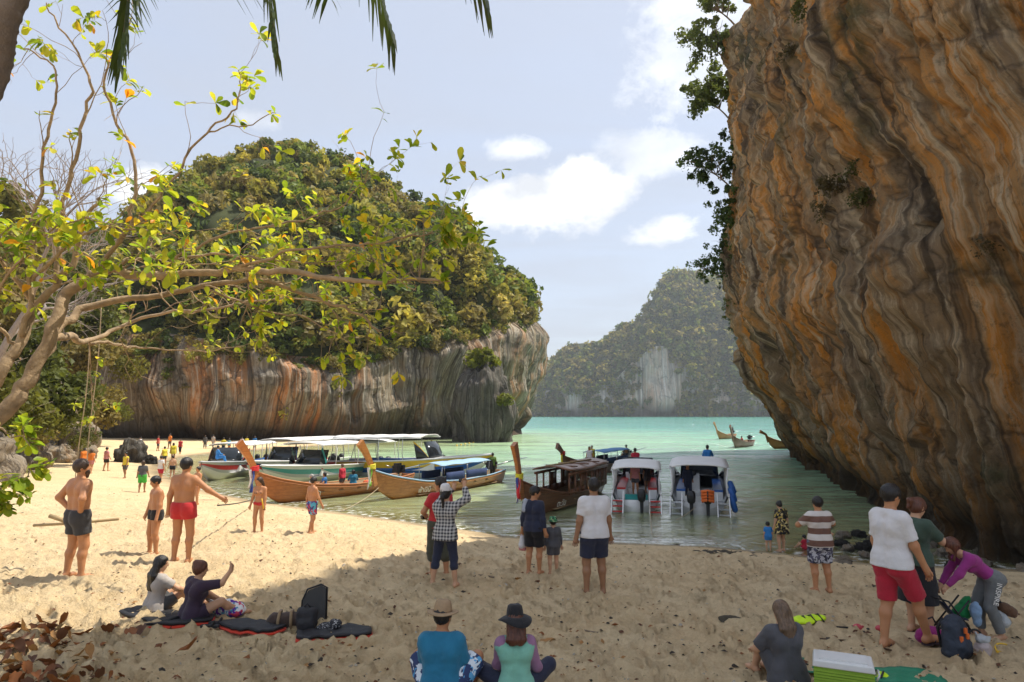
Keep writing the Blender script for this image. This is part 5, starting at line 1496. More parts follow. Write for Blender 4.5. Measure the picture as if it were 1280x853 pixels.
        hd = unit(wr[i] - el[i]) if not handdir or handdir[i] is None else unit(handdir[i])
        lat = unit(np.cross(hd, fw if abs(hd @ fw) < .8 else up))
        pm.append(('cap', wr[i] - hd * .01, wr[i] + hd * .035 + lat * .008, .017, .018, .012))
        pm.append(('cap', wr[i] + hd * .01, wr[i] + hd * .036 - lat * .008, .016, .017, .012))
    pm.append(('cap', N - up * .03, N + nk * .055, .036, .033, .02))
    def scale(P_):
        o = []
        for p in P_:
            if p[0] == 'ell': o.append(('ell', p[1] * H, np.asarray(p[2]) * H, p[3]))
            else: o.append((p[0], p[1] * H, p[2] * H, p[3] * H, p[4] * H) + ((p[5] * H,) if len(p) > 5 else ()))
        return o
    Hm = np.stack([hx, hf, hu], 1)
    hp_ = [('ell', Hc + hu * .010 - hf * .004, np.array([.044, .054, .054]) * hs, Hm), ('ell', Hc - hu * .022 + hf * .012, np.array([.035, .040, .044]) * hs, Hm),
           ('cap', Hc - hu * .04 + hf * .035, Hc - hu * .055 + hf * .03, .016 * hs, .014 * hs),
           ('cap', Hc + hf * .050 + hu * .006, Hc + hf * .061 - hu * .014, .007, .010, .008), ('cap', Hc + hf * .045 + hu * .016 - hx * .02, Hc + hf * .045 + hu * .016 + hx * .02, .010, .010, .01),
           ('cap', Hc + hf * .047 - hu * .032 - hx * .011, Hc + hf * .047 - hu * .032 + hx * .011, .006, .006, .006),
           ('cap', N - up * .0, N + nk * .075, .034, .033, .02)]
    for s in (-1, 1): hp_.append(('ell', Hc + hx * s * .044 - hf * .004 - hu * .006, np.array([.008, .014, .020]), Hm))
    v, q = sdf_mesh(scale(pm), h, .028 * H)
    mb = MB().add(v, q)
    v, q = sdf_mesh(scale(hp_), min(h, .013) if h < .024 else h * .8, .014 * H)
    mb.add(v, q)
    if fingers:
        for i in (0, 1):
            hd = unit(wr[i] - el[i]) if not handdir or handdir[i] is None else unit(handdir[i])
            lat = unit(np.cross(hd, fw if abs(hd @ fw) < .8 else up)); pal = unit(np.cross(lat, hd))
            if pal @ (Pv - wr[i]) < 0: pal = -pal
            k0 = wr[i] + hd * .042
            for j, (o_, ln) in enumerate(((-.0165, .036), (-.0055, .043), (.0055, .041), (.0165, .032))):
                r0 = k0 + lat * o_
                m1 = r0 + (hd * .85 + pal * .35) * ln * .55 + lat * o_ * .2; m2 = m1 + (hd * .5 + pal * .75) * ln * .5
                mb.tube(np.stack([r0 - hd * .012, m1, m2]) * H, [.0058 * H, .0054 * H, .0042 * H], 6)
            tf = -lat if (lat @ fw) < 0 else lat
            b0 = wr[i] + hd * .012 + tf * .014
            mb.tube(np.stack([b0, b0 + tf * .014 + hd * .016, b0 + tf * .017 + hd * .034 + pal * .008]) * H, [.0068 * H, .0062 * H, .0046 * H], 6)
    mb.obj('body', skin, T)
    if eyes:
        for s in (-1, 1):
            MB().ell((Hc + hx * s * .0185 + hf * .0475 + hu * .004) * H, np.array([.0072, .004, .0042]) * H, 8, 6, Hm).obj('eye', m_black, T)
        MB().tube(np.stack([Hc + hf * .0525 - hu * .031 - hx * .013, Hc + hf * .0545 - hu * .031, Hc + hf * .0525 - hu * .031 + hx * .013]) * H, .0022 * H, 5).obj('mouth', simple('lips', (.35, .09, .07), .5), T)
    if beard:
        bp = [('ell', Hc - hu * .040 + hf * .026, np.array([.036, .034, .034]), Hm), ('cap', Hc - hu * .055 + hf * .04, Hc - hu * .085 + hf * .04, .022, .014)]
        v, q = sdf_mesh(scale(bp), .013, .015 * H); MB().add(v, q).obj('beard', beard, T)
    # hair
    if hair:
        style, hm = hair[:2]
        E = .0075
        base_h = ('ell', Hc + hu * .012 - hf * .006, (np.array([.044, .054, .054]) + E) * hs, Hm)
        face_cut = ('sub', (Hc + hf * .066 - hu * .030) * H, np.array([.052, .046, .062]) * H, Hm)
        if style == 'short':
            pr_ = scale([base_h]) + [('plane', (Hc - hu * .034) * H, unit(-hu + hf * .62)), face_cut]
        else:
            pts = [base_h, ('ell', Hc - hf * .018 - hu * .012, np.array([.048, .044, .05]), Hm)]
            if style == 'long':
                e_ = N - up * hair[2] - fw * .062
                for s in (-1, 0, 1):
                    pts.append(('cap', Hc - hf * .030 - hu * .015 + hx * s * .03, N - fw * .052 + rx * s * .032 + up * .0, .032, .030))
                    pts.append(('cap', N - fw * .052 + rx * s * .032, e_ + rx * s * .026 + np.array([0, 0, .012 * (s == 0)]), .030, .014))
            elif style == 'bob':
                for s in (-1, 1): pts.append(('cap', Hc + hx * s * .040 - hf * .006, Hc + hx * s * .038 - hf * .012 - hu * .072, .022, .014))
                pts.append(('cap', Hc - hf * .036, Hc - hf * .036 - hu * .075, .036, .024))
            elif style == 'pony':
                k_ = Hc - hf * .062 + hu * hair[2]
                pts += [('cap', k_, k_ - hf * .02 - hu * .012, .018, .020), ('cap', k_ - hf * .02 - hu * .012, k_ - hf * .022 - hu * hair[3], .020, .009)]
            elif style == 'drape':
                for s in (-1, -.4, .4, 1): pts.append(('cap', Hc + hx * s * .036 - hf * .016 + hu * .0, Hc + hx * s * .04 + hf * .012 + np.array([0, 0, -.115]), .026, .010))
            elif style == 'bun':
                pts.append(('ell', Hc - hf * .045 + hu * .052, np.array([.028, .028, .026]), Hm))
            pr_ = scale(pts) + [face_cut]
        v, q = sdf_mesh(pr_, .013 if h < .024 else h * .8, .016 * H)
        nn = .009 * fbm(v[:, 0] * 45, v[:, 1] * 45, v[:, 2] * 9, 2) if h < .024 else 0
        MB().add(v + (np.stack([nn, nn, 0 * nn], -1) if h < .024 else 0), q).obj('hair', hm, T)
    wrap = .010 if h < .024 else .013
    for w_ in wear:
        kind, mt = w_[0], w_[1]; o = w_[2] if len(w_) > 2 else {}
        e = o.get('loose', wrap)
        if kind in ('shirt', 'dress', 'vest'):
            P_ = torso_prims(e)
            if o.get('hem', -.03) < 0:
                for s in (-1, 1): P_.append(('cap', Pv + s * .044 * pr + up * .03 - fw * .004, Pv + s * .048 * pr - fw * .008 + up * (o.get('hem', -.03) - .03), .060 * bf + e + .006, .066 * bf + e + .008 + o.get('flare', 0)))
            S_ = scale(P_) + [('plane', (Pv + up * o.get('hem', -.03)) * H, -unit(up)), ('plane', (N + up * .014 + fw * .012) * H, unit(up * 1.0 + fw * .45))]
            if o.get('sleeve', .6) > 0:
                for i in (0, 1): S_ += scale(arm(i, e * .85, o.get('sleeve', .6)))
        elif kind in ('shorts', 'pants'):
            P_ = []
            for s in (-1, 1):
                P_.append(('cap', Pv + s * .044 * pr + up * .05, Pv + s * .046 * pr, .054 * bf + e, .058 * bf + e))
                P_.append(('cap', Pv + s * .046 * pr - fw * .014, Pv + s * .048 * pr - fw * .018 - up * .03, .055 * bf + e, .052 * bf + e))
            S_ = scale(P_) + [('plane', (Pv + up * o.get('waist', .05)) * H, unit(up))]
            for i in (0, 1): S_ += scale(leg(i, e, o.get('leg', .6), o.get('flare', .006)))
        elif kind == 'skirt':
            P_ = []
            for s in (-1, 1):
                P_.append(('cap', Pv + s * .044 * pr + up * .05, Pv + s * .046 * pr, .054 * bf + e, .060 * bf + e))
                P_.append(('ccap', Pv + s * .046 * pr, Pv + s * .055 * pr + np.array([0, 0, -o.get('len', .25)]) + (kn[0] + kn[1]) * 0, .060 * bf + e, .075 * bf + e + o.get('flare', .01)))
            P_ += leg(0, e, .8, .02) + leg(1, e, .8, .02)
            S_ = scale(P_) + [('plane', (Pv + up * .05) * H, unit(up))]
        elif kind == 'bikini_top':
            P_ = [('ell', Pv + up * .20 + s * .042 * rx + fw * .054, np.array([.036, .030, .030]), None) for s in (-1, 1)]
            S_ = scale(P_)
        elif kind == 'flip_flops':
            for i in (0, 1):
                fd = unit(np.asarray(footdir[i], float)) if footdir else unit(np.array([(-.12, .12)[i], 1.0, 0.0]))
                sd = np.array([fd[1], -fd[0], 0])
                c0 = an[i] + fd * .032 + (0, 0, -.044)
                out_ = []
                for a_, wd in zip(np.linspace(-.075, .078, 9), (.012, .021, .023, .021, .022, .026, .028, .024, .010)): out_.append((a_, wd))
                pg = [(a_, w2) for a_, w2 in out_] + [(a_, -w2) for a_, w2 in out_[::-1]]
                so = MB().prism(np.array(pg) * H, .011 * H, c0 * H, fd, sd).obj('flip_flop', mt, T, smooth=False)
                tp = c0 + fd * .045 + (0, 0, .010)
                MB().tube(np.stack([c0 - fd * .01 + sd * .024, c0 + fd * .012 + sd * .018 + (0, 0, .028), tp]) * H, .004 * H, 5).tube(np.stack([c0 - fd * .01 - sd * .024, c0 + fd * .012 - sd * .018 + (0, 0, .028), tp]) * H, .004 * H, 5).obj('strap', mt, so)
            continue
        elif kind in ('hat', 'cap', 'bucket'):
            # crown and brim turned on the head axis
            c0 = Hc + hu * (.026 + .004) - hf * .004
            br = {'hat': .088, 'cap': .0, 'bucket': .072}[kind] * o.get('brim', 1.0)
            rr_ = np.array([.003, .03, .044, .050, .0525, .054]) * o.get('crown', 1.0); zz_ = np.array([.064, .062, .053, .03, .008, -.006])
            a = np.linspace(0, 2 * math.pi, 29)
            G = [np.stack([rr * .93 * np.cos(a), rr * 1.08 * np.sin(a), np.full(29, z) - (.010 * np.exp(-((a - math.pi / 2) / .5) ** 2) if (i_ < 2 and kind == 'hat') else 0)], -1) for i_, (rr, z) in enumerate(zip(rr_, zz_))]
            hat = MB().grid(np.array(G))
            hp_o = hat
            V0 = np.concatenate(hat.v); W0 = (c0 + V0[:, 0:1] * hx + V0[:, 1:2] * hf + V0[:, 2:3] * hu) * H
            ho = MB().add(W0, np.concatenate(hat.q)).obj('hat' if kind != 'cap' else 'cap', mt, T)
            md = ho.modifiers.new('thickness', 'SOLIDIFY'); md.thickness = .008
            if kind == 'cap':
                aa_ = np.linspace(-1, 1, 9) * .95
                G = np.array([[c0 + hx * (.05 * math.sin(x_)) * s_ + hf * (.056 * math.cos(x_) + (.055 * math.cos(x_ * .9) if k_ else 0)) + hu * (-.004 - .012 * k_) for x_ in aa_] for k_, s_ in ((0, 1), (1, 1.0))]) * H
                vo = MB().grid(G).obj('visor', mt, ho); md = vo.modifiers.new('thickness', 'SOLIDIFY'); md.thickness = .008
            else:
                drop = o.get('drop', .0)
                G = [[c0 + (hx * .95 * math.cos(x_) + hf * 1.05 * math.sin(x_)) * r_ + hu * (-.006 - drop * t_ ** 1.5 + o.get('wave', .008) * t_ * math.sin(2 * x_ + 1) + .01 * t_ * (o.get('curl', 0))) for x_ in np.linspace(0, 2 * math.pi, 37)] for t_, r_ in zip((0, .35, .7, 1), np.linspace(.052, br + .012, 4))]
                bo = MB().grid(np.array(G) * H).obj('brim', mt, ho); md = bo.modifiers.new('thickness', 'SOLIDIFY'); md.thickness = .008
                if o.get('band'):
                    G = [np.stack([(.0545 + .002) * .93 * np.cos(a) , (.0545 + .002) * 1.08 * np.sin(a), np.full(29, z)], -1) for z in (-.004, .010)]
                    W0 = np.array(G).reshape(-1, 3); W0 = ((c0 + W0[:, 0:1] * hx + W0[:, 1:2] * hf + W0[:, 2:3] * hu) * H).reshape(2, 29, 3)
                    MB().grid(W0).obj('band', o['band'], ho)
            continue
        v, q = sdf_mesh(S_, h, .022 * H)
        wr_ = .0065 * fbm(v[:, 0] * 5 + v[:, 2] * 7, v[:, 1] * 5 + v[:, 2] * 4, v[:, 2] * 11 - v[:, 0] * 6, 2) if h < .024 else 0
        ob = MB().add(v + (np.stack([wr_, wr_, wr_ * .3], -1) if h < .024 else 0), q).obj({'vest': 'life_vest'}.get(kind, kind), mt, T)
        if o.get('text'):
            pass
    J = dict(T=T, H=H, wr=[x * H for x in wr], Hc=Hc * H, N=N * H, Pv=Pv * H, fw=fw, rx=rx, up=up, sh=[x * H for x in sh], kn=[x * H for x in kn], an=[x * H for x in an])
    return J
def pelvis_scale(p): return (p[2] + .30 + .17) / 1.0
def world_of(J, p):
    a = J['T'].rotation_euler[2]; c_, s_ = math.cos(a), math.sin(a)
    return np.array(J['T'].location) + np.array([c_ * p[0] - s_ * p[1], s_ * p[0] + c_ * p[1], p[2]])

# patterned cloths
def stripes_mat(name, c0, c1, per, axis=2, phase=0.0, duty=.5):
    m, t, b = new_mat('cloth_' + name)
    oc = nd(t, 'ShaderNodeTexCoord').outputs['Object']
    z = nd(t, 'ShaderNodeSeparateXYZ', {0: oc}).outputs[axis]
    f = math_n(t, 'FRACT', math_n(t, 'ADD', math_n(t, 'MULTIPLY', z, 1 / per), phase))
    t.links.new(mix_c(t, math_n(t, 'GREATER_THAN', f, duty), c0, c1), b.inputs['Base Color']); b.inputs['Roughness'].default_value = .85
    return m
def plaid_mat(name, c0, c1, per):
    m, t, b = new_mat('cloth_' + name)
    oc = nd(t, 'ShaderNodeTexCoord').outputs['Object']
    s = nd(t, 'ShaderNodeSeparateXYZ', {0: oc}).outputs
    fx = math_n(t, 'GREATER_THAN', math_n(t, 'FRACT', math_n(t, 'MULTIPLY', s[0], 1 / per)), .5)
    fz = math_n(t, 'GREATER_THAN', math_n(t, 'FRACT', math_n(t, 'MULTIPLY', s[2], 1 / per)), .5)
    k = math_n(t, 'MULTIPLY', math_n(t, 'ADD', fx, fz), .5)
    t.links.new(mix_c(t, k, c0, c1), b.inputs['Base Color']); b.inputs['Roughness'].default_value = .85
    return m
def print_mat(name, base, cols, scale, amt=.5):
    m, t, b = new_mat('cloth_' + name)
    oc = nd(t, 'ShaderNodeTexCoord').outputs['Object']
    c = base
    for i, cc in enumerate(cols):
        n_ = noise(t, vmul(t, oc, (1, 1, 1), (i * 3.1, i * 1.7, i)), scale, 2, .5, .6)
        c = mix_c(t, ramp(t, n_, [(.62 - .12 * amt, 0), (.64 - .12 * amt, 1)]), c if not isinstance(c, tuple) else c, cc)
    t.links.new(c, b.inputs['Base Color']); b.inputs['Roughness'].default_value = .85
    return m
# ---------------------------------------------------------------- people on the beach
c_char, c_dark, c_navy, c_black = cloth('charcoal', (.045, .045, .05)), cloth('dark_grey', (.08, .08, .085)), cloth('navy', (.025, .03, .06)), cloth('black', (.015, .015, .018))
c_red, c_crim, c_wht, c_grey = cloth('red', (.55, .03, .035)), cloth('crimson', (.50, .02, .045)), cloth('white', (.72, .70, .70)), cloth('pale_grey', (.42, .38, .35))
c_olive, c_teal, c_mint, c_lilac = cloth('olive', (.075, .075, .05)), cloth('teal_blue', (.02, .19, .33)), cloth('mint', (.24, .55, .42)), cloth('lilac', (.34, .18, .30))
c_purp, c_green, c_dgreen, c_plum = cloth('magenta', (.33, .035, .22)), cloth('bright_green', (.06, .42, .05)), cloth('bottle_green', (.05, .085, .06)), cloth('plum', (.045, .025, .05))
c_blue, c_yellow, c_orange, c_cyan, c_pink = cloth('blue', (.03, .20, .52)), cloth('yellow', (.75, .60, .05)), cloth('orange', (.75, .22, .03)), cloth('cyan', (.10, .45, .60)), cloth('pink', (.60, .25, .25))
c_brown, c_straw = cloth('brown', (.16, .08, .05)), simple('straw', (.42, .29, .17), .8, .2, 14, .5, 120)
c_slate = cloth('slate', (.085, .085, .095))
c_stripe = stripes_mat('brown_white_stripes', (.17, .085, .06), (.66, .60, .55), .24, 2, .05, .5)
c_plaid = plaid_mat('black_white_plaid', (.55, .53, .50), (.035, .035, .045), .062)
c_flower = print_mat('yellow_flowers_on_black', (.015, .015, .015), [(.62, .45, .10), (.7, .55, .25)], 12, .25)
c_hawaii = print_mat('palm_print', (.50, .50, .55), [(.03, .03, .05), (.10, .10, .16)], 11, .8)
c_surf = print_mat('blue_white_print', (.03, .05, .14), [(.12, .40, .70), (.75, .80, .85)], 11, .7)
c_boyt = print_mat('surf_print', (.06, .05, .22), [(.55, .04, .08), (.10, .42, .60)], 8, .8)
c_bucket = print_mat('green_print', (.06, .28, .12), [(.45, .60, .30), (.02, .06, .05)], 16, .7)
c_leg = cloth('grey_leggings', (.17, .18, .18))
m_flop = simple('rubber', (.055, .035, .04), .7, .2, 20)

J1 = person('shirtless bearded man in charcoal swim shorts with hands on hips', (92, 724), 582, face=-32, twist=6, look=(-20, 2), skin=SK_TAN, hair=('short', H_BRN), beard=H_BRN, build=1.12, sw=1.08,
            feet=[(-.085, -.02, .04), (.075, .02, .04)], hands=[(-.10, -.02, .575), (.10, -.03, .575)], elbows=[(-1, -.6, .1), (1, -.6, .1)], handdir=[(.7, .4, -.5), (-.7, .4, -.5)], wear=[('shorts', c_char, dict(leg=.62, loose=.010))])
J2 = person('shirtless man in black trunks facing the rope team beside the man in red shorts', (192, 694), 600, face=138, twist=0, look=(-10, -14), skin=SK_TAN, hair=('short', H_BLK), build=1.14,
            hands=[(-.16, .05, .45), (.15, .08, .46)], wear=[('shorts', c_black, dict(leg=.34, loose=.006))])
J3 = person('shirtless man in red shorts holding a rope out to one side', (226, 704), 579, face=-6, look=(-8, -3), skin=SK_TAN, hair=('short', H_BLK), build=1.02, sw=1.08,
            feet=[(-.075, 0, .04), (.07, .01, .04)], hands=[(-.175, .02, .47), (.335, .12, .60)], elbows=[(-1, -1, 0), (.3, -.6, -.6)], wear=[('shorts', c_red, dict(leg=.42, loose=.010, flare=.012))])
J4 = person('woman in a dark bikini top and red bikini bottom standing on the sunlit sand', (323, 667), 600, face=172, look=(-20, -8), skin=SK_TAN, hair=('long', H_BRN, .03), fem=True, build=.95, h=.022,
            hands=[(-.13, .06, .47), (.15, .05, .50)], wear=[('bikini_top', c_navy), ('shorts', c_red, dict(leg=.06, loose=.006, waist=.03))])
J5 = person('boy in colourful swim trunks walking along the sunlit sand', (389, 668), 600, face=-40, look=(0, -8), skin=SK_TAN, hair=('short', H_BLK), build=.92, h=.022,
            feet=[(-.05, .06, .04), (.05, -.08, .05)], hands=[(-.15, -.02, .45), (.16, .12, .47)], wear=[('shorts', c_boyt, dict(leg=.72, loose=.012))])
sit = dict(pelvis=(0, 0, .075), h=.017)
J6 = person('seated woman with long dark hair in a pale grey top on the black mat', (193, 770), H=1.62, face=-38, torso=(0, .05, 1), look=(-30, -8), skin=SK_LT, hair=('long', H_BLK, .13), fem=True,
            feet=[(-.06, .40, .06), (.07, .42, .06)], hands=[(-.09, .26, .20), (.10, .26, .20)], knees=[(-.2, 0, 1), (.2, 0, 1)], elbows=[(-1, -.4, -.2), (1, -.4, -.2)], wear=[('shirt', c_grey, dict(sleeve=.7, loose=.014)), ('shorts', c_dark, dict(leg=.7))], **sit)
J7 = person('seated woman in a dark plum T-shirt with reddish hair tied up, one hand raised', (238, 780), H=1.64, face=-42, torso=(.06, .12, 1), look=(-18, -8), skin=SK_LT, hair=('bun', H_AUB), fem=True, sw=1.1,
            feet=[(-.10, .36, .05), (.10, .42, .05)], hands=[(-.06, .28, .15), (.16, .28, .45)], knees=[(-.5, 0, 1), (.5, 0, 1)], elbows=[(-1, -.4, -.2), (.9, .2, -.6)], handdir=[None, (.15, .1, 1)], wear=[('shirt', c_plum, dict(sleeve=.95, loose=.016, hem=-.05)), ('shorts', c_plum, dict(leg=.5))], **sit)
J8 = person('man in a red T-shirt and long dark shorts with a camera', (549, 722), 603, face=38, twist=0, look=(28, 4), skin=SK_TAN, hair=('short', H_BLK), build=1.08,
            feet=[(-.055, .04, .04), (.055, -.05, .04)], hands=[(-.08, .15, .60), (.15, .02, .48)], elbows=[(-1, -.5, -.3), (.6, -1, 0)], wear=[('shirt', c_red, dict(sleeve=.62, loose=.013)), ('shorts', c_olive, dict(leg=1.12, loose=.020)), ('flip_flops', m_flop)])
J9 = person('woman in a plaid shirt and white cap raising a phone to take a picture', (556, 734), 615, face=-12, twist=0, look=(-5, 8), skin=SK_LT, hair=('pony', H_BLK, -.01, .12), fem=True, build=.98,
            feet=[(-.13, -.01, .04), (.11, .0, .04)], hands=[(.03, .20, .97), (.15, .17, 1.0)], elbows=[(-1, .2, -.6), (1, .2, -.6)], handdir=[(0, .2, 1), (0, .2, 1)], wear=[('shirt', c_plaid, dict(sleeve=1.85, loose=.015, hem=-.06, flare=.006)), ('pants', c_navy, dict(leg=1.42, loose=.006, flare=0)), ('cap', c_wht)])
J10 = person('person in a black rash guard and shorts with a pale towel on the shoulder', (667, 719), 614, face=-28, look=(-50, -10), skin=SK_TAN, hair=('short', H_BLK), build=.98,
            feet=[(-.055, -.02, .04), (.06, .03, .04)], hands=[(-.16, .02, .46), (.155, .0, .47)], wear=[('shirt', c_navy, dict(sleeve=1.7, loose=.009)), ('shorts', c_black, dict(leg=.85, loose=.013)), ('flip_flops', m_flop)])
J11 = person('small child in a green bucket hat and dark swimsuit', (692, 719), 652, face=10, look=(0, -6), skin=SK_LT, hair=('short', H_BLK), head_scale=1.28, build=1.12, h=.016,
            hands=[(-.17, .02, .44), (.17, .04, .44)], wear=[('shirt', c_slate, dict(sleeve=1.8, loose=.009)), ('shorts', c_slate, dict(leg=.7)), ('bucket', c_bucket, dict(crown=1.32, brim=1.15, drop=.02))])
J12 = person('man in a white T-shirt and black and blue shorts standing alone on the shaded sand', (744, 745), 606, face=12, look=(-6, 2), skin=SK_BR, hair=('short', H_BLK), build=1.02, sw=1.04,
            feet=[(-.075, .01, .04), (.08, .02, .04)], hands=[(-.175, .01, .45), (.165, .04, .46)], footdir=[(-.5, 1, 0), (.35, 1, 0)], wear=[('shirt', c_wht, dict(sleeve=.72, loose=.014)), ('shorts', c_navy, dict(leg=.82, loose=.016)), ('flip_flops', m_flop)])
for s, i in ((-1, 0),):
    T = J12['T']; H = J12['H']
    hip, k = J12['Pv'] + np.array([-.106 * H, 0, -.005 * H]), J12['kn'][0] + np.array([-.050 * H, .0, .06 * H])
    MB().grid(np.array([[hip + (0, -.04, 0), hip + (0, .035, 0)], [(hip + k) / 2 + (-.012, -.035, 0), (hip + k) / 2 + (-.012, .035, 0)], [k + (-.012, -.035, 0), k + (-.012, .03, 0)]])).obj('side_stripe', c_cyan, T)
J15 = person('woman in a black dress with yellow flowers paddling at the water edge', (978, 690), 630, face=20, look=(20, -18), skin=SK_LT, hair=('bun', H_BLK), fem=True, build=1.05, h=.02, hands=[(-.15, .05, .46), (.17, .0, .46)], wear=[('dress', c_flower, dict(sleeve=.8, loose=.022, hem=-.17, flare=.02)), ('shorts', c_flower, dict(leg=.3, loose=.02))])
J16 = person('toddler in a blue swimsuit beside the woman in the flowered dress', (961, 689), 655, face=-15, skin=SK_LT, hair=('short', H_BLK), head_scale=1.4, build=1.15, h=.017, hands=[(-.17, .02, .46), (.18, .02, .50)], wear=[('shirt', c_blue, dict(sleeve=.8, loose=.01)), ('shorts', c_blue, dict(leg=.6))])
J17 = person('toddler in red sitting in the shallow water', (1006, 687), H=.85, face=30, skin=SK_LT, hair=('short', H_BLK), head_scale=1.35, build=1.15, pelvis=(0, 0, .08), h=.02, feet=[(-.1, .35, .05), (.1, .35, .05)], hands=[(-.12, .2, .12), (.12, .2, .12)], knees=[(0, 0, 1), (0, 0, 1)], wear=[('shirt', c_crim, dict(sleeve=.8)), ('shorts', c_crim, dict(leg=.5))])
J18 = person('man in a brown and white striped T-shirt and palm print shorts', (1028, 741), 628, face=4, look=(0, -4), skin=SK_TAN, hair=('short', H_BLK), build=1.1, sw=1.0, feet=[(-.07, 0, .04), (.07, -.02, .04)],
            hands=[(-.09, .19, .72), (.10, .19, .74)], elbows=[(-1, -.2, -.6), (1, -.2, -.6)], wear=[('shirt', c_stripe, dict(sleeve=.8, loose=.016, hem=-.045)), ('shorts', c_hawaii, dict(leg=.88, loose=.018))])
b18 = world_of(J18, np.array([.16, .22, .98]))
J18b = person('small child with a grey cap held on the shoulder of the striped shirt man', None, H=.9, face=150, base=b18, pelvis=(0, 0, 0), skin=SK_LT, hair=('short', H_GRY), head_scale=1.35, h=.02, feet=[(-.1, .25, -.25), (.1, .25, -.25)], hands=[(-.15, .15, .2), (.15, .15, .2)], knees=[(0, 1, .3), (0, 1, .3)], wear=[('shirt', c_grey, dict(sleeve=.7)), ('shorts', c_dark, dict(leg=.6)), ('cap', c_slate, dict(crown=1.3))])
J19 = person('man in a white T-shirt and red shorts stepping past the bags', (1122, 812), 619, face=-66, look=(-8, -10), skin=SK_TAN, hair=('short', H_BLK), build=1.0, sw=.98,
            feet=[(-.05, -.05, .045), (.075, .20, .04)], hands=[(-.15, .06, .46), (.165, .10, .47)], twist=-6, wear=[('shirt', c_wht, dict(sleeve=.82, loose=.014)), ('shorts', c_crim, dict(leg=.98, loose=.012)), ('flip_flops', m_flop)])
J20 = person('woman in a bottle green T-shirt and black skirt looking down at her phone', (1150, 792), 633, face=-68, torso=(0, .05, 1), look=(-10, -22), skin=SK_LT, hair=('pony', H_AUB, .035, .07), fem=True, build=1.02,
            hands=[(-.02, .25, .68), (.06, .25, .67)], elbows=[(-1, -.5, -.5), (1, -.5, -.5)], handdir=[(.2, 1, .1), (-.2, 1, .1)], wear=[('shirt', c_dgreen, dict(sleeve=.8, loose=.018, hem=-.02)), ('skirt', c_black, dict(len=.30)), ('flip_flops', m_flop)])
J21 = person('woman in a magenta top and grey leggings bending over the bags', (1240, 798), H=1.74, face=84, pelvis=(0, -.03, .51), torso=(0, .80, .66), look=(0, -38), skin=SK_LT, hair=('drape', H_AUB), fem=True, build=.98,
            feet=[(-.06, -.05, .04), (.06, .05, .04)], knees=[(-.1, 1, 0), (.1, 1, 0)], hands=[(-.06, .44, .36), (.08, .40, .35)], elbows=[(-1, -.2, -.4), (1, -.2, -.4)], wear=[('shirt', c_purp, dict(sleeve=1.92, loose=.009, hem=.0)), ('pants', c_leg, dict(leg=1.9, loose=.010, flare=.006, waist=.06))])
J22 = person('seated woman with long light brown hair in a slate grey dress', (985, 856), H=1.7, face=14, torso=(0, .10, 1), look=(4, -4), skin=SK_LT, hair=('long', H_LBR, .06), fem=True, sw=1.0, build=1.05,
            feet=[(-.10, .24, .05), (.01, .25, .05)], hands=[(-.10, .24, .17), (.01, .25, .17)], knees=[(-.12, .2, 1), (.06, .2, 1)], elbows=[(-.8, -.3, -.5), (.8, -.3, -.5)], wear=[('dress', c_slate, dict(sleeve=.9, loose=.022, hem=-.06, flare=.02)), ('shorts', c_slate, dict(leg=.9, loose=.02))], **sit)
J13 = person('seated man in a teal blue T-shirt and straw hat', (551, 880), H=1.76, face=-4, torso=(-.02, .13, 1), look=(-14, -6), skin=SK_TAN, hair=('short', H_BLK), build=1.0, sw=.98,
            feet=[(-.12, .36, .05), (.16, .30, .05)], hands=[(-.11, .24, .14), (.13, .20, .13)], knees=[(-.6, 0, 1), (.6, 0, 1)], elbows=[(-.35, -.6, -.8), (.35, -.6, -.8)], wear=[('shirt', c_teal, dict(sleeve=.85, loose=.018, hem=-.06)), ('shorts', c_surf, dict(leg=.98, loose=.022)), ('hat', c_straw, dict(band=c_brown, drop=.008, wave=.006, curl=.4))], **sit)
J14 = person('seated woman in a mint top with lilac sleeves and a floppy black hat', (645, 878), H=1.68, face=6, torso=(.0, .10, 1), look=(8, -4), skin=SK_LT, hair=('long', H_AUB, .02), fem=True, sw=.95, build=.92,
            feet=[(-.04, .26, .05), (.05, .26, .05)], hands=[(-.10, .22, .12), (.13, .18, .12)], knees=[(-1.3, .1, .75), (1.3, .1, .75)], elbows=[(-.3, -.6, -.8), (.45, -.6, -.8)], wear=[('shirt', c_lilac, dict(sleeve=1.75, loose=.009)), ('vest', c_mint, dict(sleeve=0, loose=.013, hem=-.05)), ('pants', c_navy, dict(leg=1.9, loose=.010)), ('hat', c_black, dict(brim=1.12, drop=.035, wave=.018))], **sit)
for o in J14['T'].children:
    if o.name.startswith('life_vest'): o.name = 'bodice'

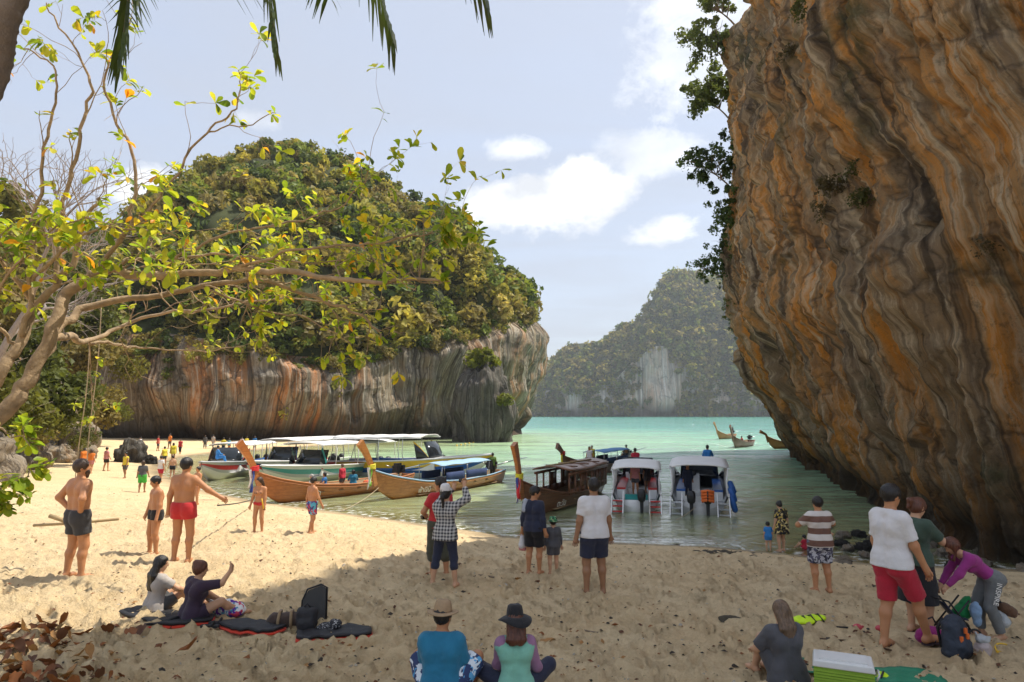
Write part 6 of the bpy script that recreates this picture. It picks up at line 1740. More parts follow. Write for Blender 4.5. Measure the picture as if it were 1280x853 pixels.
# people further off
far = [
 ('person in a dark T-shirt and bright green shorts strolling on the far sand', (177, 616), 579, 10, [('shirt', c_dark, dict(sleeve=.8)), ('shorts', c_green, dict(leg=.9, loose=.02))], SK_BR),
 ('person in a yellow vest walking near the lone boulder', (156, 598), 569, 160, [('vest', c_yellow, dict(sleeve=0)), ('shorts', c_dark, dict(leg=.8))], SK_BR),
 ('person in a pale top and dark shorts in front of the lone boulder', (132, 589), 562, -30, [('shirt', c_pink, dict(sleeve=.6)), ('shorts', c_black, dict(leg=.7))], SK_LT),
 ('person in an orange life vest near the boulder pile', (113, 592), 558, 0, [('vest', c_orange, dict(sleeve=0, loose=.03, hem=.02)), ('shorts', c_pink, dict(leg=.6))], SK_LT),
 ('shirtless person in black trunks wading off the far sand', (215, 599), 569, 20, [('shorts', c_black, dict(leg=.5))], SK_LT),
 ('person in a white shirt and red shorts by the far water edge', (200, 603), 571, -15, [('shirt', c_wht, dict(sleeve=.6)), ('shorts', c_crim, dict(leg=.8))], SK_TAN),
 ('person in a long yellow shirt at the far water edge', (216, 577), 561, 30, [('dress', c_yellow, dict(sleeve=.8, loose=.03, hem=-.12))], SK_TAN),
 ('person in a yellow life vest near the cave sand', (205, 582), 565, 60, [('vest', c_yellow, dict(sleeve=0, loose=.03)), ('shorts', c_dark, dict(leg=.7))], SK_TAN),
 ('person in white and blue walking below the dark cave wall', (175, 565), 546, 100, [('shirt', c_wht, dict(sleeve=.7)), ('shorts', c_blue, dict(leg=.9))], SK_TAN),
 ('person in a red vest sitting on the sand at the cave', (197, 564), 548, -60, [('vest', c_red, dict(sleeve=0, loose=.03)), ('shorts', c_navy, dict(leg=.8))], SK_BR),
 ('person in orange standing at the cave mouth', (212, 561), 547, 150, [('shirt', c_orange, dict(sleeve=.7, loose=.02)), ('shorts', c_dark, dict(leg=.8))], SK_BR),
 ('person in a red and black vest wading below the cave', (225, 568), 550, 170, [('vest', c_crim, dict(sleeve=0, loose=.03)), ('shorts', c_black, dict(leg=1.5))], SK_TAN),
 ('person in dark clothes standing against the cave wall', (256, 561), 545, 10, [('shirt', c_dark, dict(sleeve=1.5)), ('pants', c_dark, dict(leg=1.8))], SK_BR),
 ('person in a pale grey shirt standing against the cave wall', (266, 561), 544, -10, [('shirt', c_grey, dict(sleeve=.7)), ('pants', c_grey, dict(leg=1.8))], SK_LT),
 ('person in a yellow top and dark shorts beside the speedboat row', (279, 566), 548, 20, [('shirt', c_yellow, dict(sleeve=.7)), ('shorts', c_navy, dict(leg=.8))], SK_TAN),
 ('person in a cyan top beside the speedboat row', (286, 566), 549, -30, [('shirt', c_cyan, dict(sleeve=.7)), ('shorts', c_orange, dict(leg=.8))], SK_TAN),
 ('person in a pale yellow shirt on the sand behind the speedboats', (302, 563), 546, 0, [('shirt', c_wht, dict(sleeve=.7)), ('shorts', c_dark, dict(leg=.8))], SK_TAN),
 ('person in yellow shorts behind the speedboats', (308, 563), 547, 40, [('shirt', c_yellow, dict(sleeve=.7)), ('shorts', c_yellow, dict(leg=.8))], SK_LT),
 ('person in a blue shirt at the cave behind the long canopy', (318, 563), 548, 0, [('shirt', c_blue, dict(sleeve=.7)), ('shorts', c_green, dict(leg=.8))], SK_TAN),
 ('bather in a pale swimsuit standing behind the outstretched arm of the red-shorts man', (246, 632), 592, 150, [('shorts', c_pink, dict(leg=.1))], SK_TAN),
 ('person in an orange vest half hidden by the tree rope', (104, 588), 560, 40, [('vest', c_orange, dict(sleeve=0, loose=.03)), ('shorts', c_black, dict(leg=.7))], SK_TAN),
 ('person in dark blue by the boulder pile', (85, 573), 547, 70, [('shirt', c_navy, dict(sleeve=.8)), ('shorts', c_dark, dict(leg=.8))], SK_LT),
]
for k, (lab, ft, tp, fc, wr_, sk_) in enumerate(far):
    sg = 1 if k % 2 else -1
    person(lab, ft, H=(1.62, 1.70, 1.76, 1.66)[k % 4], face=fc, skin=sk_, hair=('short', H_BLK) if k % 3 else ('bob', H_BRN), wear=wr_, h=.03, fingers=False, eyes=False,
           feet=[(-.06, .06 * sg, .04), (.06, -.06 * sg, .04)], hands=[(-.17, .05 + .05 * sg, .47), (.17, .05 - .05 * sg, .47)])
# people aboard
def aboard(label, B, p, face, wear, skin_=SK_TAN, hair=('short', H_BLK), seat=False, H=1.68):
    base = local_to_world(B, p)
    kw = dict(pelvis=(0, 0, .07), feet=[(-.07, .33, -.16), (.07, .33, -.16)], hands=[(-.12, .22, .16), (.12, .22, .16)], knees=[(0, .3, 1), (0, .3, 1)]) if seat else {}
    return person(label, None, H=H, base=base, face=face, skin=skin_, hair=hair, wear=wear, h=.028, fingers=False, eyes=False, **kw)
aboard('white haired passenger sitting in the brown longtail', boatA, (2.4, .2, .42), 100, [('shirt', c_wht, {}), ('shorts', c_dark, {})], SK_LT, ('short', H_GRY), True)
aboard('passenger in a blue and white vest in the brown longtail', boatA, (1.2, -.2, .42), 120, [('shirt', c_blue, {}), ('shorts', c_dark, {})], SK_TAN, ('bob', H_BLK), True)
aboard('passenger in a red shirt standing in the brown longtail', boatA, (.2, .1, .14), 60, [('shirt', c_crim, dict(sleeve=1.6)), ('shorts', c_dark, {})], SK_LT, ('short', H_LBR), False, 1.6)
aboard('passenger in a green top stooping in the brown longtail', boatA, (-.8, -.1, .42), 20, [('shirt', c_teal, dict(sleeve=1.5)), ('shorts', c_dark, {})], SK_TAN, ('bob', H_BLK), True)
aboard('boatman in a green shirt standing at the stern of the awning longtail', boatB, (-5.1, .1, .3), 0, [('shirt', cloth('leaf_green', (.16, .26, .05)), dict(sleeve=.8)), ('shorts', c_olive, dict(leg=1.2))], SK_BR)
aboard('man in blue overalls sitting on the grey speedboat bow', F1[0], (4.3, .2, 1.45), -60, [('shirt', c_blue, dict(sleeve=1.8)), ('pants', c_blue, dict(leg=1.8))], SK_BR, ('short', H_BLK), True)
aboard('person in an orange vest on the deck of the grey speedboat', F1[0], (1.5, .5, .42), 20, [('vest', c_orange, dict(sleeve=0, loose=.03)), ('shorts', c_dark, {})], SK_TAN)
aboard('crewman inside the single outboard speedboat', S1[0], (-2.2, .1, .42), 170, [('shirt', c_pink, {}), ('shorts', c_dark, {})], SK_TAN)
aboard('crewman in a dark shirt at the helm of the single outboard speedboat', S1[0], (-1.0, -.5, .42), 20, [('shirt', c_char, {}), ('shorts', c_dark, {})], SK_BR)
aboard('person in dark blue inside the twin outboard speedboat', S2[0], (-2.6, .55, .42), 180, [('shirt', c_navy, dict(sleeve=1.6)), ('pants', c_navy, dict(leg=1.8))], SK_TAN)
aboard('man in a red vest sitting on the bow behind the single outboard canopy', S1[0], (3.6, .2, 1.55), 10, [('vest', c_crim, dict(sleeve=0, loose=.03)), ('shorts', c_dark, {})], SK_BR, ('short', H_BLK), True, 1.8)
aboard('man in a blue shirt sitting on the bow beyond the twin outboard canopy', S2[0], (4.2, -.5, 1.75), -20, [('shirt', c_blue, dict(sleeve=1.5)), ('shorts', c_dark, {})], SK_BR, ('short', H_BLK), True, 1.8)
aboard('dark haired boatman sitting on the blue awning longtail', boatD, (-5.2, .2, 1.0), 40, [('shorts', c_dark, {})], SK_BR, ('short', H_BLK), True)
aboard('passenger in a white shirt at the prow of the blue awning longtail', boatD, (3.0, .1, .42), 160, [('shirt', c_wht, {}), ('shorts', c_dark, {})], SK_TAN, ('bob', H_BLK), False)
aboard('passenger in a yellow vest on the blue awning longtail', boatD, (1.5, -.3, .42), 160, [('vest', c_yellow, dict(sleeve=0, loose=.03)), ('shorts', c_dark, {})], SK_TAN, ('short', H_BLK), False)
far_boats = [o for o in COL.objects if o.name.startswith('longtail_boat') and o.location[1] > 80]
aboard('passenger in a red vest on the boat rounding the cliff', far_boats[1], (.5, 0, .5), 90, [('vest', c_red, dict(sleeve=0, loose=.03)), ('shorts', c_dark, {})], SK_BR, ('short', H_BLK), True, 1.8)
aboard('boatman at the stern of the boat crossing the bay', far_boats[0], (-3, 0, .4), 90, [('shirt', c_navy, {}), ('shorts', c_dark, {})], SK_BR, ('short', H_BLK), False, 1.75)
# ---------------------------------------------------------------- things on the sand
def ground_pt(px, py, dz=0.0):
    p = gp(px, py); return np.array([p[0], p[1], p[2] + dz])
def blob(name, prims, mat, parent=None, h=.015, k=.03, wr=0.0):
    prims = [tuple(np.asarray(x, float) if isinstance(x, (tuple, list)) else x for x in p) for p in prims]
    v, q = sdf_mesh(prims, h, k)
    if wr: v = v + wr * np.stack([fbm(v[:, 0] * 9, v[:, 1] * 9, v[:, 2] * 9 + i * 7, 3) for i in range(3)], -1)
    return MB().add(v, q).obj(name, mat, parent)
c_nylon = simple('black_nylon', (.022, .022, .026), .6, .3, 10, .3, 60)
c_nvnylon = simple('navy_nylon', (.03, .04, .06), .65, .25, 10, .35, 50)
c_bag = print_mat('bright_print', (.75, .75, .75), [(.08, .30, .45), (.55, .05, .10), (.10, .02, .30)], 9, .5)
c_dots = print_mat('dotted', (.02, .02, .025), [(.7, .7, .7)], 60, .2)
m_plastic = simple('thin_plastic_bag', (.62, .66, .68), .3, .15, 9, .5, 25, trans=.35)
m_pinkpl = simple('pinkish_plastic_bag', (.62, .52, .50), .35, .15, 9, .5, 25, trans=.25)
m_neon = simple('neon_fabric', (.62, .90, .02), .6, .12, 8, .3, 40)
m_cool = simple('cooler_green', (.28, .46, .05), .45, .1, 5)
m_lid = simple('cooler_lid', (.72, .72, .70), .4, .08, 5)
m_tarp = simple('green_tarp', (.02, .22, .12), .5, .2, 4, .4, 20)
m_redpl = simple('red_plastic', (.55, .07, .09), .4, .15, 8)
# beach mats, black with a red underside
def mat_pad(label, px, py, L, W_, rz, seed):
    p = ground_pt(px, py, .035)
    T = thing('beach_mat', label, 'mat', p, R(rz))
    n = 14
    a, b_ = np.meshgrid(np.linspace(-1, 1, n), np.linspace(-1, 1, 9), indexing='ij')
    sc = (1 - .35 * np.abs(a) ** 3)
    X, Y_ = a * L / 2, b_ * W_ / 2 * sc
    wx_, wy_ = X + p[0], Y_ + p[1]
    Z = .05 * np.abs(fbm(X * 3 + seed, Y_ * 3, 1., 2)) + .03 * (np.abs(b_) > .9) * 0 + .05
    for nm, dz, s_, mt in (('top_cover', .03, 1.0, c_nylon), ('red_underside', -.02, 1.015, c_redm)):
        o = MB().grid(np.stack([X * s_, Y_ * s_, Z + dz - .035], -1)).obj(nm, mt, T)
        md = o.modifiers.new('thickness', 'SOLIDIFY'); md.thickness = .03; md.offset = 0
    return T
c_redm = cloth('mat_red', (.75, .06, .03))
mat_pad('black beach mat with red edge under the two seated women', 190, 775, 1.15, .5, -25, 1)
mat_pad('black beach mat with red edge beside the dark T-shirt woman', 225, 783, .9, .35, 12, 2)
mat_pad('crumpled black beach mat with red edge by the bright printed bag', 315, 790, .95, .42, -20, 4)
mat_pad('black beach mat with red edge in front of the standing backpack', 418, 799, 1.0, .42, 14, 5)
T = thing('printed_bag', 'shiny bag with bright blue and red print lying beside the seated women', 'bag', ground_pt(285, 772), R(-20))
blob('pouch', [('ell', (0, 0, .12), (.30, .16, .12), None), ('cap', (-.2, .05, .2), (.2, .05, .16), .06, .05)], c_bag, T, .015, .06, .02)
MB().tube([(-.2, -.1, .2), (-.28, -.16, .3), (-.1, -.18, .27), (.02, -.12, .2)], .012, 6).obj('handle', m_letter, T)
T = thing('duffel_bag', 'brown duffel bag with tan straps beside the backpack', 'bag', ground_pt(357, 786), R(8))
blob('body', [('cap', (-.16, 0, .12), (.16, 0, .12), .11, .11)], cloth('dark_brown', (.07, .045, .035)), T, .014, .03, .012)
for x_ in (-.09, .09): MB().tube([(x_, -.12, .03), (x_, -.13, .14), (x_ * .9, -.06, .25), (x_ * .9, .06, .25), (x_, .12, .1)], .014, 6, flat=1.6).obj('strap', cloth('tan', (.32, .22, .12)), T)
T = thing('backpack', 'black backpack slumped against the folded beach chair', 'backpack', ground_pt(383, 793), R(10))
blob('body', [('ell', (0, 0, .18), (.15, .12, .19), None), ('ell', (0, -.09, .13), (.11, .06, .11), None), ('cap', (-.08, 0, .3), (.08, 0, .3), .07, .07)], c_nylon, T, .014, .04, .012)
MB().tube([(-.06, .1, .33), (-.09, .14, .22), (-.08, .12, .08)], .018, 6).obj('strap', c_nylon, T)
MB().tube([(-.04, 0, .37), (0, 0, .42), (.04, 0, .37)], .01, 6).obj('grab_loop', c_nylon, T)
T = thing('beach_chair', 'tall dark grey folded beach chair standing upright on the sand', 'beach chair', ground_pt(391, 786), R(12))
MB().prism([(-.17, 0), (.17, 0), (.17, .56), (.10, .60), (-.08, .54), (-.15, .40)], .05).obj('panel', simple('grey_nylon', (.07, .07, .07), .7, .2, 8, .3, 50), T, smooth=False)
MB().tube([(-.18, 0, 0), (-.16, 0, .40), (-.09, 0, .56), (.10, 0, .62), (.185, 0, .57), (.185, 0, 0)], .014, 6).obj('frame', m_black, T)
T = thing('dotted_cloth', 'black cloth with white dots bundled on the beach mat', 'cloth', ground_pt(411, 795, .06))
blob('bundle', [('ell', (0, 0, .07), (.14, .09, .06), None), ('ell', (.08, .02, .1), (.09, .07, .06), None), ('ell', (-.08, -.03, .05), (.09, .07, .05), None)], c_dots, T, .013, .03, .02)
T = thing('sandals', 'pair of black sandals on the mat beside the dark T-shirt woman', 'sandals', ground_pt(262, 790, .05))
for s in (0, 1):
    MB().prism([(-.13, .03), (-.1, .05), (0, .04), (.1, .055), (.14, 0), (.1, -.05), (0, -.04), (-.1, -.05), (-.13, -.03)], .03, (.0 + .05 * s, .15 * s, .03), (1, 0, 0), (0, 1, 0)).obj('sole', c_nylon, T, smooth=False)
    MB().tube([(.02 + .05 * s, .15 * s - .05, .03), (.05 + .05 * s, .15 * s, .09), (.02 + .05 * s, .15 * s + .05, .03)], .02, 6).obj('strap', c_nylon, T)
# cooler and gear on the right
T = thing('cool_box', 'green ribbed cool box with a white lid', 'cool box', ground_pt(1056, 878), R(-24))
Hc_, Lx, Ly = .40, .30, .19
MB().box((0, 0, Hc_ / 2), (Lx - .012, Ly - .012, Hc_ / 2)).obj('body', m_cool, T, smooth=False)
for k in range(12):
    o = MB().box((0, 0, .035 + k * .030), (Lx, Ly, .011)).obj('rib', m_cool, T, smooth=False)
lid = MB().box((0, 0, Hc_ + .035), (Lx + .012, Ly + .012, .035), taper=.95).obj('lid', m_lid, T, smooth=False)
md = lid.modifiers.new('soft_edges', 'BEVEL'); md.width = .015; md.segments = 3
MB().box((0, 0, Hc_ + .076), (Lx * .8, Ly * .75, .008)).obj('lid_panel', m_lid, lid, smooth=False)
MB().tube([(Lx + .02, -.08, .30), (Lx + .05, -.08, .36), (Lx + .05, .08, .36), (Lx + .02, .08, .30)], .012, 6).obj('handle', m_lid, T)
T = thing('tarpaulin', 'dark green tarpaulin spread on the sand behind the cool box', 'tarpaulin', ground_pt(1095, 850), R(-14))
a, b_ = np.meshgrid(np.linspace(-.85, .75, 26), np.linspace(-.3, .28, 12), indexing='ij')
wz = zg(a * math.cos(R(-14)) - b_ * math.sin(R(-14)) + T.location[0], a * math.sin(R(-14)) + b_ * math.cos(R(-14)) + T.location[1]) - T.location[2]
o = MB().grid(np.stack([a, b_ + .05 * np.sin(a * 5), wz + .05 + .05 * np.abs(fbm(a * 3, b_ * 5, 2., 3))], -1)).obj('sheet', m_tarp, T); md = o.modifiers.new('thickness', 'SOLIDIFY'); md.thickness = .008
for (px, py, lab, rz) in ((1012, 780, 'neon yellow life vest with black straps lying behind the seated woman', 20), (1092, 852, 'neon yellow strap bundle on the green tarpaulin', -30)):
    T = thing('neon_vest', lab, 'life vest', ground_pt(px, py, .03), R(rz))
    w_ = .30 if px < 1050 else .16
    blob('foam', [('ell', (-w_ * .4, 0, .04), (w_ * .6, w_ * .55, .05), None), ('ell', (w_ * .5, .03, .04), (w_ * .6, w_ * .45, .045), None)], m_neon, T, .012, .02, .01)
    for k in (-1, 0, 1): MB().tube([(k * w_ * .5, -w_ * .5, .03), (k * w_ * .5 + .03, 0, .105), (k * w_ * .5 + .02, w_ * .5, .03)], .013, 5).obj('strap', m_black, T)
for (px, py, lab, r_) in ((1072, 789, 'faded red float ball lying on the sand behind the cool box', .062), (1099, 789, 'small red plastic cup on the sand behind the striding man', .05)):
    T = thing('red_float', lab, 'float', ground_pt(px, py))
    MB().ell((0, 0, r_ * .85), (r_ * 1.15, r_ * .95, r_ * .9), 14, 10).obj('ball', m_redpl, T)
    MB().tube([(r_ * .9, 0, r_), (r_ * 1.5, 0, r_ * 1.1)], .018, 6).obj('plug', m_redpl, T)
def ground_line(label, pts, r, mat, name, cat, lift=.015):
    P = np.array([ground_pt(*q) for q in pts]); C = catmull(P, len(P) * 8)
    C[:, 2] = zg(C[:, 0], C[:, 1]) + lift
    T = thing(name, label, cat, C[0]); MB().tube(C - C[0], r, 6).obj('strand', mat, T); return T
ground_line('thin brown rope lying on the sand behind the cool box', [(1004, 798), (1040, 801), (1075, 804), (1105, 812), (1135, 820)], .012, simple('brown_rope', (.10, .06, .035), .9), 'sand_rope', 'rope')
ground_line('black strap lying on the sand beside the neon vest', [(1030, 784), (1045, 785), (1060, 786), (1068, 787)], .014, m_black, 'dark_strap', 'strap')
ground_line('thin dark cord with a weight on the sand behind the leggings', [(1258, 775), (1266, 785), (1272, 792), (1285, 794)], .01, m_black, 'dark_cord', 'fishing line')  # an unidentified dark cable lying on the sand
T = thing('travel_backpack', 'large dark navy backpack standing on the sand between the people', 'backpack', ground_pt(1197, 824), R(16))
blob('body', [('cap', (-.08, 0, .12), (-.06, .02, .42), .13, .11), ('cap', (.08, 0, .12), (.05, .02, .42), .13, .11), ('ell', (0, -.11, .18), (.13, .07, .13), None), ('ell', (0, .02, .52), (.10, .09, .06), None)], c_nvnylon, T, .015, .04, .014)
for x_ in (-.07, .07): MB().tube([(x_, .12, .5), (x_ * 1.3, .2, .36), (x_ * 1.2, .16, .12)], .022, 6).obj('shoulder_strap', c_nylon, T)
for (z_, x_) in ((.40, .03), (.33, .05), (.30, -.06)): MB().box((x_, -.135 + (z_ - .3) * .12, z_), (.02, .012, .035)).obj('zip_pull', m_orange, T, smooth=False)
T = thing('magenta_bag', 'magenta bag with pale trim in the heap beside the navy backpack', 'bag', ground_pt(1163, 806), R(5))
blob('body', [('cap', (-.1, 0, .12), (.1, 0, .12), .11, .11), ('ell', (0, 0, .2), (.14, .08, .06), None)], cloth('bag_magenta', (.32, .02, .17)), T, .014, .03, .012)
MB().tube([(-.2, -.1, .1), (0, -.125, .16), (.2, -.1, .1)], .012, 6).obj('trim', c_wht, T)
MB().tube([(-.12, -.05, .2), (-.16, -.05, .34), (.02, -.05, .4), (.12, -.05, .22)], .014, 6).obj('handle', m_black, T)
T = thing('folding_pushchair', 'dark folded pushchair frame standing behind the heap of bags', 'pushchair', ground_pt(1192, 796), R(-10))
for s in (-1, 1):
    MB().tube([(-.35, .16 * s, .62), (-.1, .16 * s, .55), (.2, .16 * s, .12)], .014, 6).obj('frame_tube', m_black, T)
    MB().tube([(-.2, .16 * s, .1), (.18, .16 * s, .58)], .014, 6).obj('frame_tube', m_black, T)
    for x_ in (-.22, .22):
        a = np.linspace(0, 2 * math.pi, 17); MB().tube(np.stack([x_ + .08 * np.cos(a), np.full(17, .18 * s), .09 + .08 * np.sin(a)], -1), .016, 6).obj('wheel', m_black, T)
MB().tube([(-.35, -.16, .62), (-.40, 0, .63), (-.35, .16, .62)], .022, 8).obj('handle', c_navy, T)
o = MB().grid(np.array([[(-.15, -.15, .5), (-.15, .15, .5)], [(0, -.15, .3), (0, .15, .3)], [(.16, -.15, .28), (.16, .15, .28)]])).obj('seat_cloth', c_navy, T); md = o.modifiers.new('thickness', 'SOLIDIFY'); md.thickness = .02
T = thing('green_bag', 'bright green cloth bag hanging over the pushchair', 'bag', ground_pt(1207, 796, .33))
blob('body', [('cap', (-.08, 0, .02), (.06, 0, .22), .09, .05), ('ell', (-.02, -.02, 0), (.12, .07, .08), None)], cloth('bag_green', (.01, .22, .06)), T, .013, .03, .016)
T = thing('blue_towel', 'crumpled pale blue towel beside the grey leggings', 'towel', ground_pt(1222, 800, .32))
blob('folds', [('ell', (0, 0, .1), (.08, .07, .13), None), ('ell', (.02, 0, -.04), (.06, .06, .1), None)], cloth('pale_blue', (.22, .34, .50)), T, .013, .03, .016)
T = thing('plastic_bag', 'pale plastic carrier bag full of things beside the navy backpack', 'bag', ground_pt(1229, 822))
blob('body', [('ell', (0, 0, .11), (.11, .09, .11), None), ('cap', (0, 0, .15), (.02, 0, .24), .08, .06)], m_pinkpl, T, .013, .03, .018)
blob('top', [('ell', (.01, 0, .24), (.10, .08, .06), None), ('cap', (-.05, 0, .26), (-.07, 0, .32), .025, .015)], m_plastic, T, .013, .02, .018)
T = thing('yellow_ring', 'yellow plastic ring lying on the sand beside the plastic bag', 'ring', ground_pt(1258, 818, .02))
a = np.linspace(0, 2 * math.pi, 29); MB().tube(np.stack([.13 * np.cos(a), .10 * np.sin(a), .03 + .06 * np.sin(a)], -1), .012, 6).obj('hoop', m_yel, T)
MB().box((-.12, -.02, .02), (.03, .014, .012)).obj('clip', m_yel, T, smooth=False)
T = thing('shoulder_bag', 'brown and black shoulder bag hanging at the hip of the bending woman', 'bag', ground_pt(1262, 800, .42))
blob('body', [('cap', (-.06, 0, .04), (.06, 0, -.02), .09, .08)], cloth('bag_brown', (.12, .06, .03)), T, .013, .03, .012)
MB().tube([(-.08, 0, .1), (-.25, 0, .42), (-.36, .02, .52)], .014, 6).obj('strap', c_black, T)
T = thing('clear_bag', 'clear plastic bag dangling below the shoulder bag', 'bag', ground_pt(1252, 800, .20))
blob('body', [('cap', (0, 0, .22), (.06, 0, .06), .03, .09)], m_plastic, T, .012, .03, .016)
# held things
def held(name, label, cat, J, hand, off, parts):
    w_ = world_of(J, J['wr'][hand] + np.asarray(off)); T = thing(name, label, cat, w_, J['T'].rotation_euler[2]); parts(T); return T
held('phone', 'dark phone held up by the plaid shirt woman', 'phone', J9, 1, (-.06, .06, .09), lambda T: (MB().box((0, 0, .0), (.075, .006, .04)).obj('case', m_black, T, smooth=False), MB().box((0, -.0075, 0), (.068, .001, .034)).obj('screen', m_glass, T, smooth=False)))
held('phone', 'white phone in the hands of the bottle green T-shirt woman', 'phone', J20, 1, (-.05, .10, .01), lambda T: (MB().box((0, 0, .0), (.035, .07, .006)).obj('case', m_letter, T, smooth=False), MB().box((0, 0, .0075), (.03, .062, .001)).obj('screen', m_glass, T, smooth=False)))
held('camera', 'black camera held at the waist by the red T-shirt man', 'camera', J8, 0, (.0, .06, -.03), lambda T: (MB().box((0, 0, 0), (.06, .035, .04)).obj('camera_body', m_black, T, smooth=False), MB().tube([(0, .03, 0), (0, .11, 0)], .032, 12).obj('lens', m_black, T)))
held('cloth_bag', 'white cloth bag with a pink bottom carried by the rash guard wearer', 'bag', J10, 0, (0, .0, -.10), lambda T: (blob('pouch', [('cap', (0, 0, -.08), (0, 0, -.24), .055, .085)], c_wht, T, .013, .03, .01), blob('pink_base', [('cap', (-.04, 0, -.31), (.04, 0, -.31), .05, .05)], c_pink, T, .013), MB().tube([(-.02, 0, .03), (-.03, 0, -.1)], .008, 5).obj('handle', c_wht, T)))
w_ = world_of(J10, J10['sh'][0] + np.array([.01, -.06, .03]))
T = thing('towel', 'pale towel laid over the shoulder of the rash guard wearer', 'towel', w_, J10['T'].rotation_euler[2])
blob('folds', [('cap', (0, .08, .0), (0, .0, .035), .04, .045), ('cap', (0, 0, .03), (-.02, -.05, -.16), .045, .05)], cloth('towel_grey', (.42, .45, .52)), T, .013, .03, .01)
held('yellow_tube', 'small yellow snorkel tube in the hand of the bikini woman', 'snorkel', J4, 0, (0, .05, .02), lambda T: (MB().tube([(0, 0, -.1), (0, .06, .05), (.02, .1, .22)], .02, 7).obj('pipe', m_yel, T), MB().tube([(0, 0, -.1), (.0, -.06, -.12)], .022, 7).obj('mouthpiece', m_black, T)))
# lettering down the leggings
o = text_mesh('lettering', 'INSPIRE', .10, m_letter, J21['T'], (0, 0, 0), (0, 0, 0), .002)
kn, hp = J21['kn'][0], np.array([-.052, -.03, .51]) * J21['H']
dn = unit(kn - hp); nrm_ = np.array([-1., 0, 0]); yv = unit(np.cross(nrm_, dn))
Mx = Matrix(np.stack([dn, yv, nrm_], 1).tolist()).to_4x4(); Mx.translation = Vector(hp + dn * .03 + nrm_ * (.073 * J21['H']) - yv * .03); o.matrix_local = Mx

# ---------------------------------------------------------------- rocks, weed, driftwood, fallen leaves
g6 = np.random.default_rng(66)
rk_me = []
for k in range(5):
    o = rock_blob('shore_rock', (0, 0, 0), (1, .8, .55), m_stack if k % 2 else m_boulder, 5.7 * k, .35, 1.8, 26, 16); rk_me.append(o.data); bpy.data.objects.remove(o)
for k in range(46):
    u_ = g6.random()
    px = 1035 + 260 * u_; py = 678 + 26 * u_ + g6.normal() * 9
    p = gp(px, py); s = g6.uniform(.10, .34) * (1.35 if k % 7 == 0 else 1)
    o = link('shore_rock', rk_me[k % 5]); o.location = (p[0], p[1], p[2] + s * .15); o.scale = (s, s, s); o.rotation_euler = (g6.normal() * .3, g6.normal() * .3, g6.uniform(0, 6))
    tag(o, 'small dark rock in the rubble at the foot of the big cliff', 'rock', 'rubble rocks at the cliff foot')
m_weed = simple('dry_seaweed', (.075, .062, .04), .95, .5, 9, 1.0, 30)
def weed_bank(label, px, py, L, W_, rz, hh):
    p = gp(px, py); n, m_ = 44, 16
    a, b_ = np.meshgrid(np.linspace(-1, 1, n), np.linspace(-1, 1, m_), indexing='ij')
    edge = np.maximum(0, 1 - a ** 2 - b_ ** 2 * (1 + .6 * np.sin(a * 7)))
    X, Y_ = a * L / 2, b_ * W_ / 2 + .12 * W_ * np.sin(a * 3)
    c_, s_ = math.cos(R(rz)), math.sin(R(rz))
    wx_, wy_ = p[0] + c_ * X - s_ * Y_, p[1] + s_ * X + c_ * Y_
    Z = zg(wx_, wy_) - .03 + hh * np.sqrt(edge) * (1 + .8 * fbm(wx_ * 3, wy_ * 3, 1., 3))
    o = mk('seaweed_bank', np.stack([wx_ - p[0], wy_ - p[1], Z - p[2]], -1).reshape(-1, 3), grid_faces(n, m_, True), m_weed)
    o.location = p; tag(o, label, 'seaweed')
weed_bank('long low bank of dry seaweed near the water edge', 905, 692, 2.6, .8, -6, .10)
weed_bank('flat tangle of dry seaweed beside the long seaweed bank', 946, 697, .9, .4, -10, .07)
weed_bank('small clump of dry seaweed on the sand left of the seated grey woman', 918, 772, .55, .4, 0, .06)
weed_bank('ragged dark seaweed strip beside the lone white T-shirt man', 800, 688, 2.2, .35, -4, .05)
weed_bank('seaweed scrap below the striped shirt man', 1085, 733, .8, .3, -8, .05)
for px, py, L_ in ((700, 684, 1.4), (850, 681, 1.2), (640, 690, .9), (985, 700, 1.1), (760, 694, 1.0), (560, 676, .8), (1010, 712, .7)):
    weed_bank('thin dark strip of dry seaweed left along the tide line', px, py, L_, .22, -4, .04)
    COL.objects[-1]['group'] = 'seaweed strips on the tide line'
ground_line('short dark driftwood stick lying on the shaded sand', [(598, 720), (608, 721), (618, 723)], .018, m_bark, 'driftwood', 'driftwood')
ground_line('thin pale driftwood stick by the dead leaves', [(112, 846), (125, 826), (135, 818)], .02, m_bark_pale, 'pale_stick', 'stick')
ground_line('long thin root half buried in the shaded sand', [(725, 788), (745, 792), (770, 793), (790, 800)], .012, m_bark, 'thin_root', 'root')
m_dead = leaf_mat('dead_leaves', .15, .6, .3)
DEADC = [(.30, .11, .035), (.20, .075, .03), (.42, .22, .08), (.14, .06, .03), (.36, .27, .17)]
dl_me = []
for ci, colr in enumerate(DEADC):
    for vi in range(2):
        P = leaf_geo(.26, .15, (-.45, .35)[vi], (.7, 1.1)[vi], 6)
        P[..., 2] += .05 + .02 * np.sin(P[..., 1] * 30)
        o = MB().grid(P, col=colr).obj('dead_leaf', m_dead, color=True); dl_me.append(o.data); bpy.data.objects.remove(o)
spots = [(g6.uniform(-15, 150) , 0) for _ in range(215)]
nleaf = 0
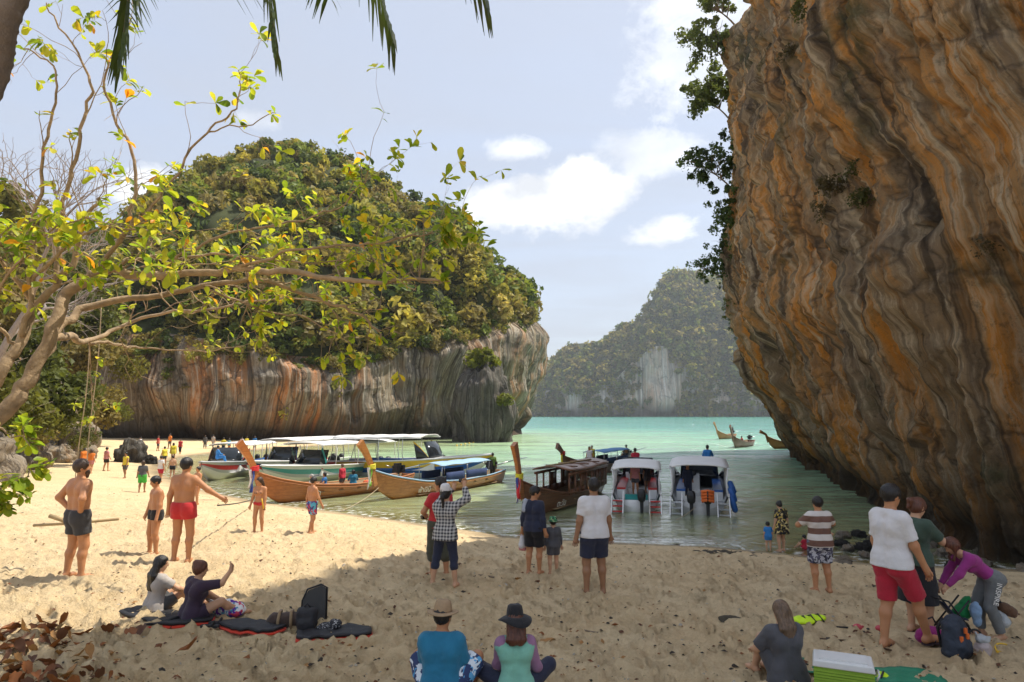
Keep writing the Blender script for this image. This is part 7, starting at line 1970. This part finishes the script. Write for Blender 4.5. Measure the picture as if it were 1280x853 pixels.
for (px, _) in spots:
    top_ = 782 + .0016 * (px - 40) ** 2 + 6
    py = top_ + (885 - top_) * g6.random() ** 1.1
    if px > 110 and g6.random() < .5: continue
    p = gp(px, py); s = g6.uniform(.35, .95)
    o = link('dead_leaf', dl_me[g6.integers(10)]); o.location = p + (0, 0, .0 + .05 * g6.random() * (px < 90)); o.scale = (s, s, s); o.rotation_euler = (g6.normal() * .35, g6.normal() * .35, g6.uniform(0, 6.28))
    tag(o, 'curled brown dead leaf in the leaf heap at the edge of the sand', 'dead leaf', 'dead leaves heaped on the sand')
for (px, py, lab) in ((180, 788, 'folded brown leaf lying just below the beach mat'), (140, 796, 'large tan leaf on the sand between the leaf heap and the mats'), (219, 822, 'lone yellowish leaf on bare sand below the mats'), (695, 806, 'dark red curled leaf on open sand near the mint top woman'),
                      (160, 793, 'brown curled leaf touching the tan leaf near the mats'), (668, 730, 'reddish brown leaf on the sand below the rash guard wearer'), (652, 726, 'dark curled leaf beside the driftwood stick')):
    p = gp(px, py); s = g6.uniform(.8, 1.15) if py > 750 else .6
    o = link('fallen_leaf', dl_me[g6.integers(8)]); o.location = p; o.scale = (s, s, s); o.rotation_euler = (.1, .1, g6.uniform(0, 6.28)); tag(o, lab, 'leaf')
# crumbs of coral, bark and leaf strewn over the sand
mb = MB()
for k in range(5200):
    Y_ = 6 * (36 / 6) ** (g6.random() ** 1.3); X = g6.uniform(-.85, .85) * Y_
    if shore_s(np.array([X]), np.array([Y_]))[0] < 1.0: continue
    z = float(SZ[np.argmin(np.abs(rr - math.hypot(X, Y_))), np.argmin(np.abs(aa - math.atan2(X, Y_)))])
    s = g6.uniform(.012, .04) * (1.8 if g6.random() < .12 else 1)
    a = g6.uniform(0, 6.28); e_ = g6.uniform(.3, .9)
    d1, d2 = np.array([math.cos(a), math.sin(a), g6.normal() * .2]) * s, np.array([-math.sin(a), math.cos(a), g6.normal() * .2]) * s * e_
    c0 = np.array([X, Y_, z + .008])
    colr = DEADC[g6.integers(4)] if g6.random() < .5 else ((.05, .04, .03) if g6.random() < .7 else (.5, .44, .36))
    mb.add([c0 - d1, c0 - d2, c0 + d1, c0 + d2, c0 + (0, 0, s * .5)], t=[(0, 1, 4), (1, 2, 4), (2, 3, 4), (3, 0, 4)], col=colr)
tag(mb.obj('beach_debris', m_dead, smooth=False, color=True), 'small dark crumbs of leaf and coral strewn over the sand', 'debris', kind='stuff')
# ---------------------------------------------------------------- hazy air
hz_m = bpy.data.materials.new('hazy_air'); hz_m.use_nodes = True
t = hz_m.node_tree
for n in list(t.nodes):
    if n.type != 'OUTPUT_MATERIAL': t.nodes.remove(n)
vol = nd(t, 'ShaderNodeVolumePrincipled', {'Color': (.86, .93, 1, 1), 'Density': .00022, 'Anisotropy': .35})
t.links.new(vol.outputs[0], [n for n in t.nodes if n.type == 'OUTPUT_MATERIAL'][0].inputs['Volume'])
h = MB().box((0, 2000, 137), (4600, 2700, 144)).obj('haze', hz_m, smooth=False)
tag(h, kind='stuff')
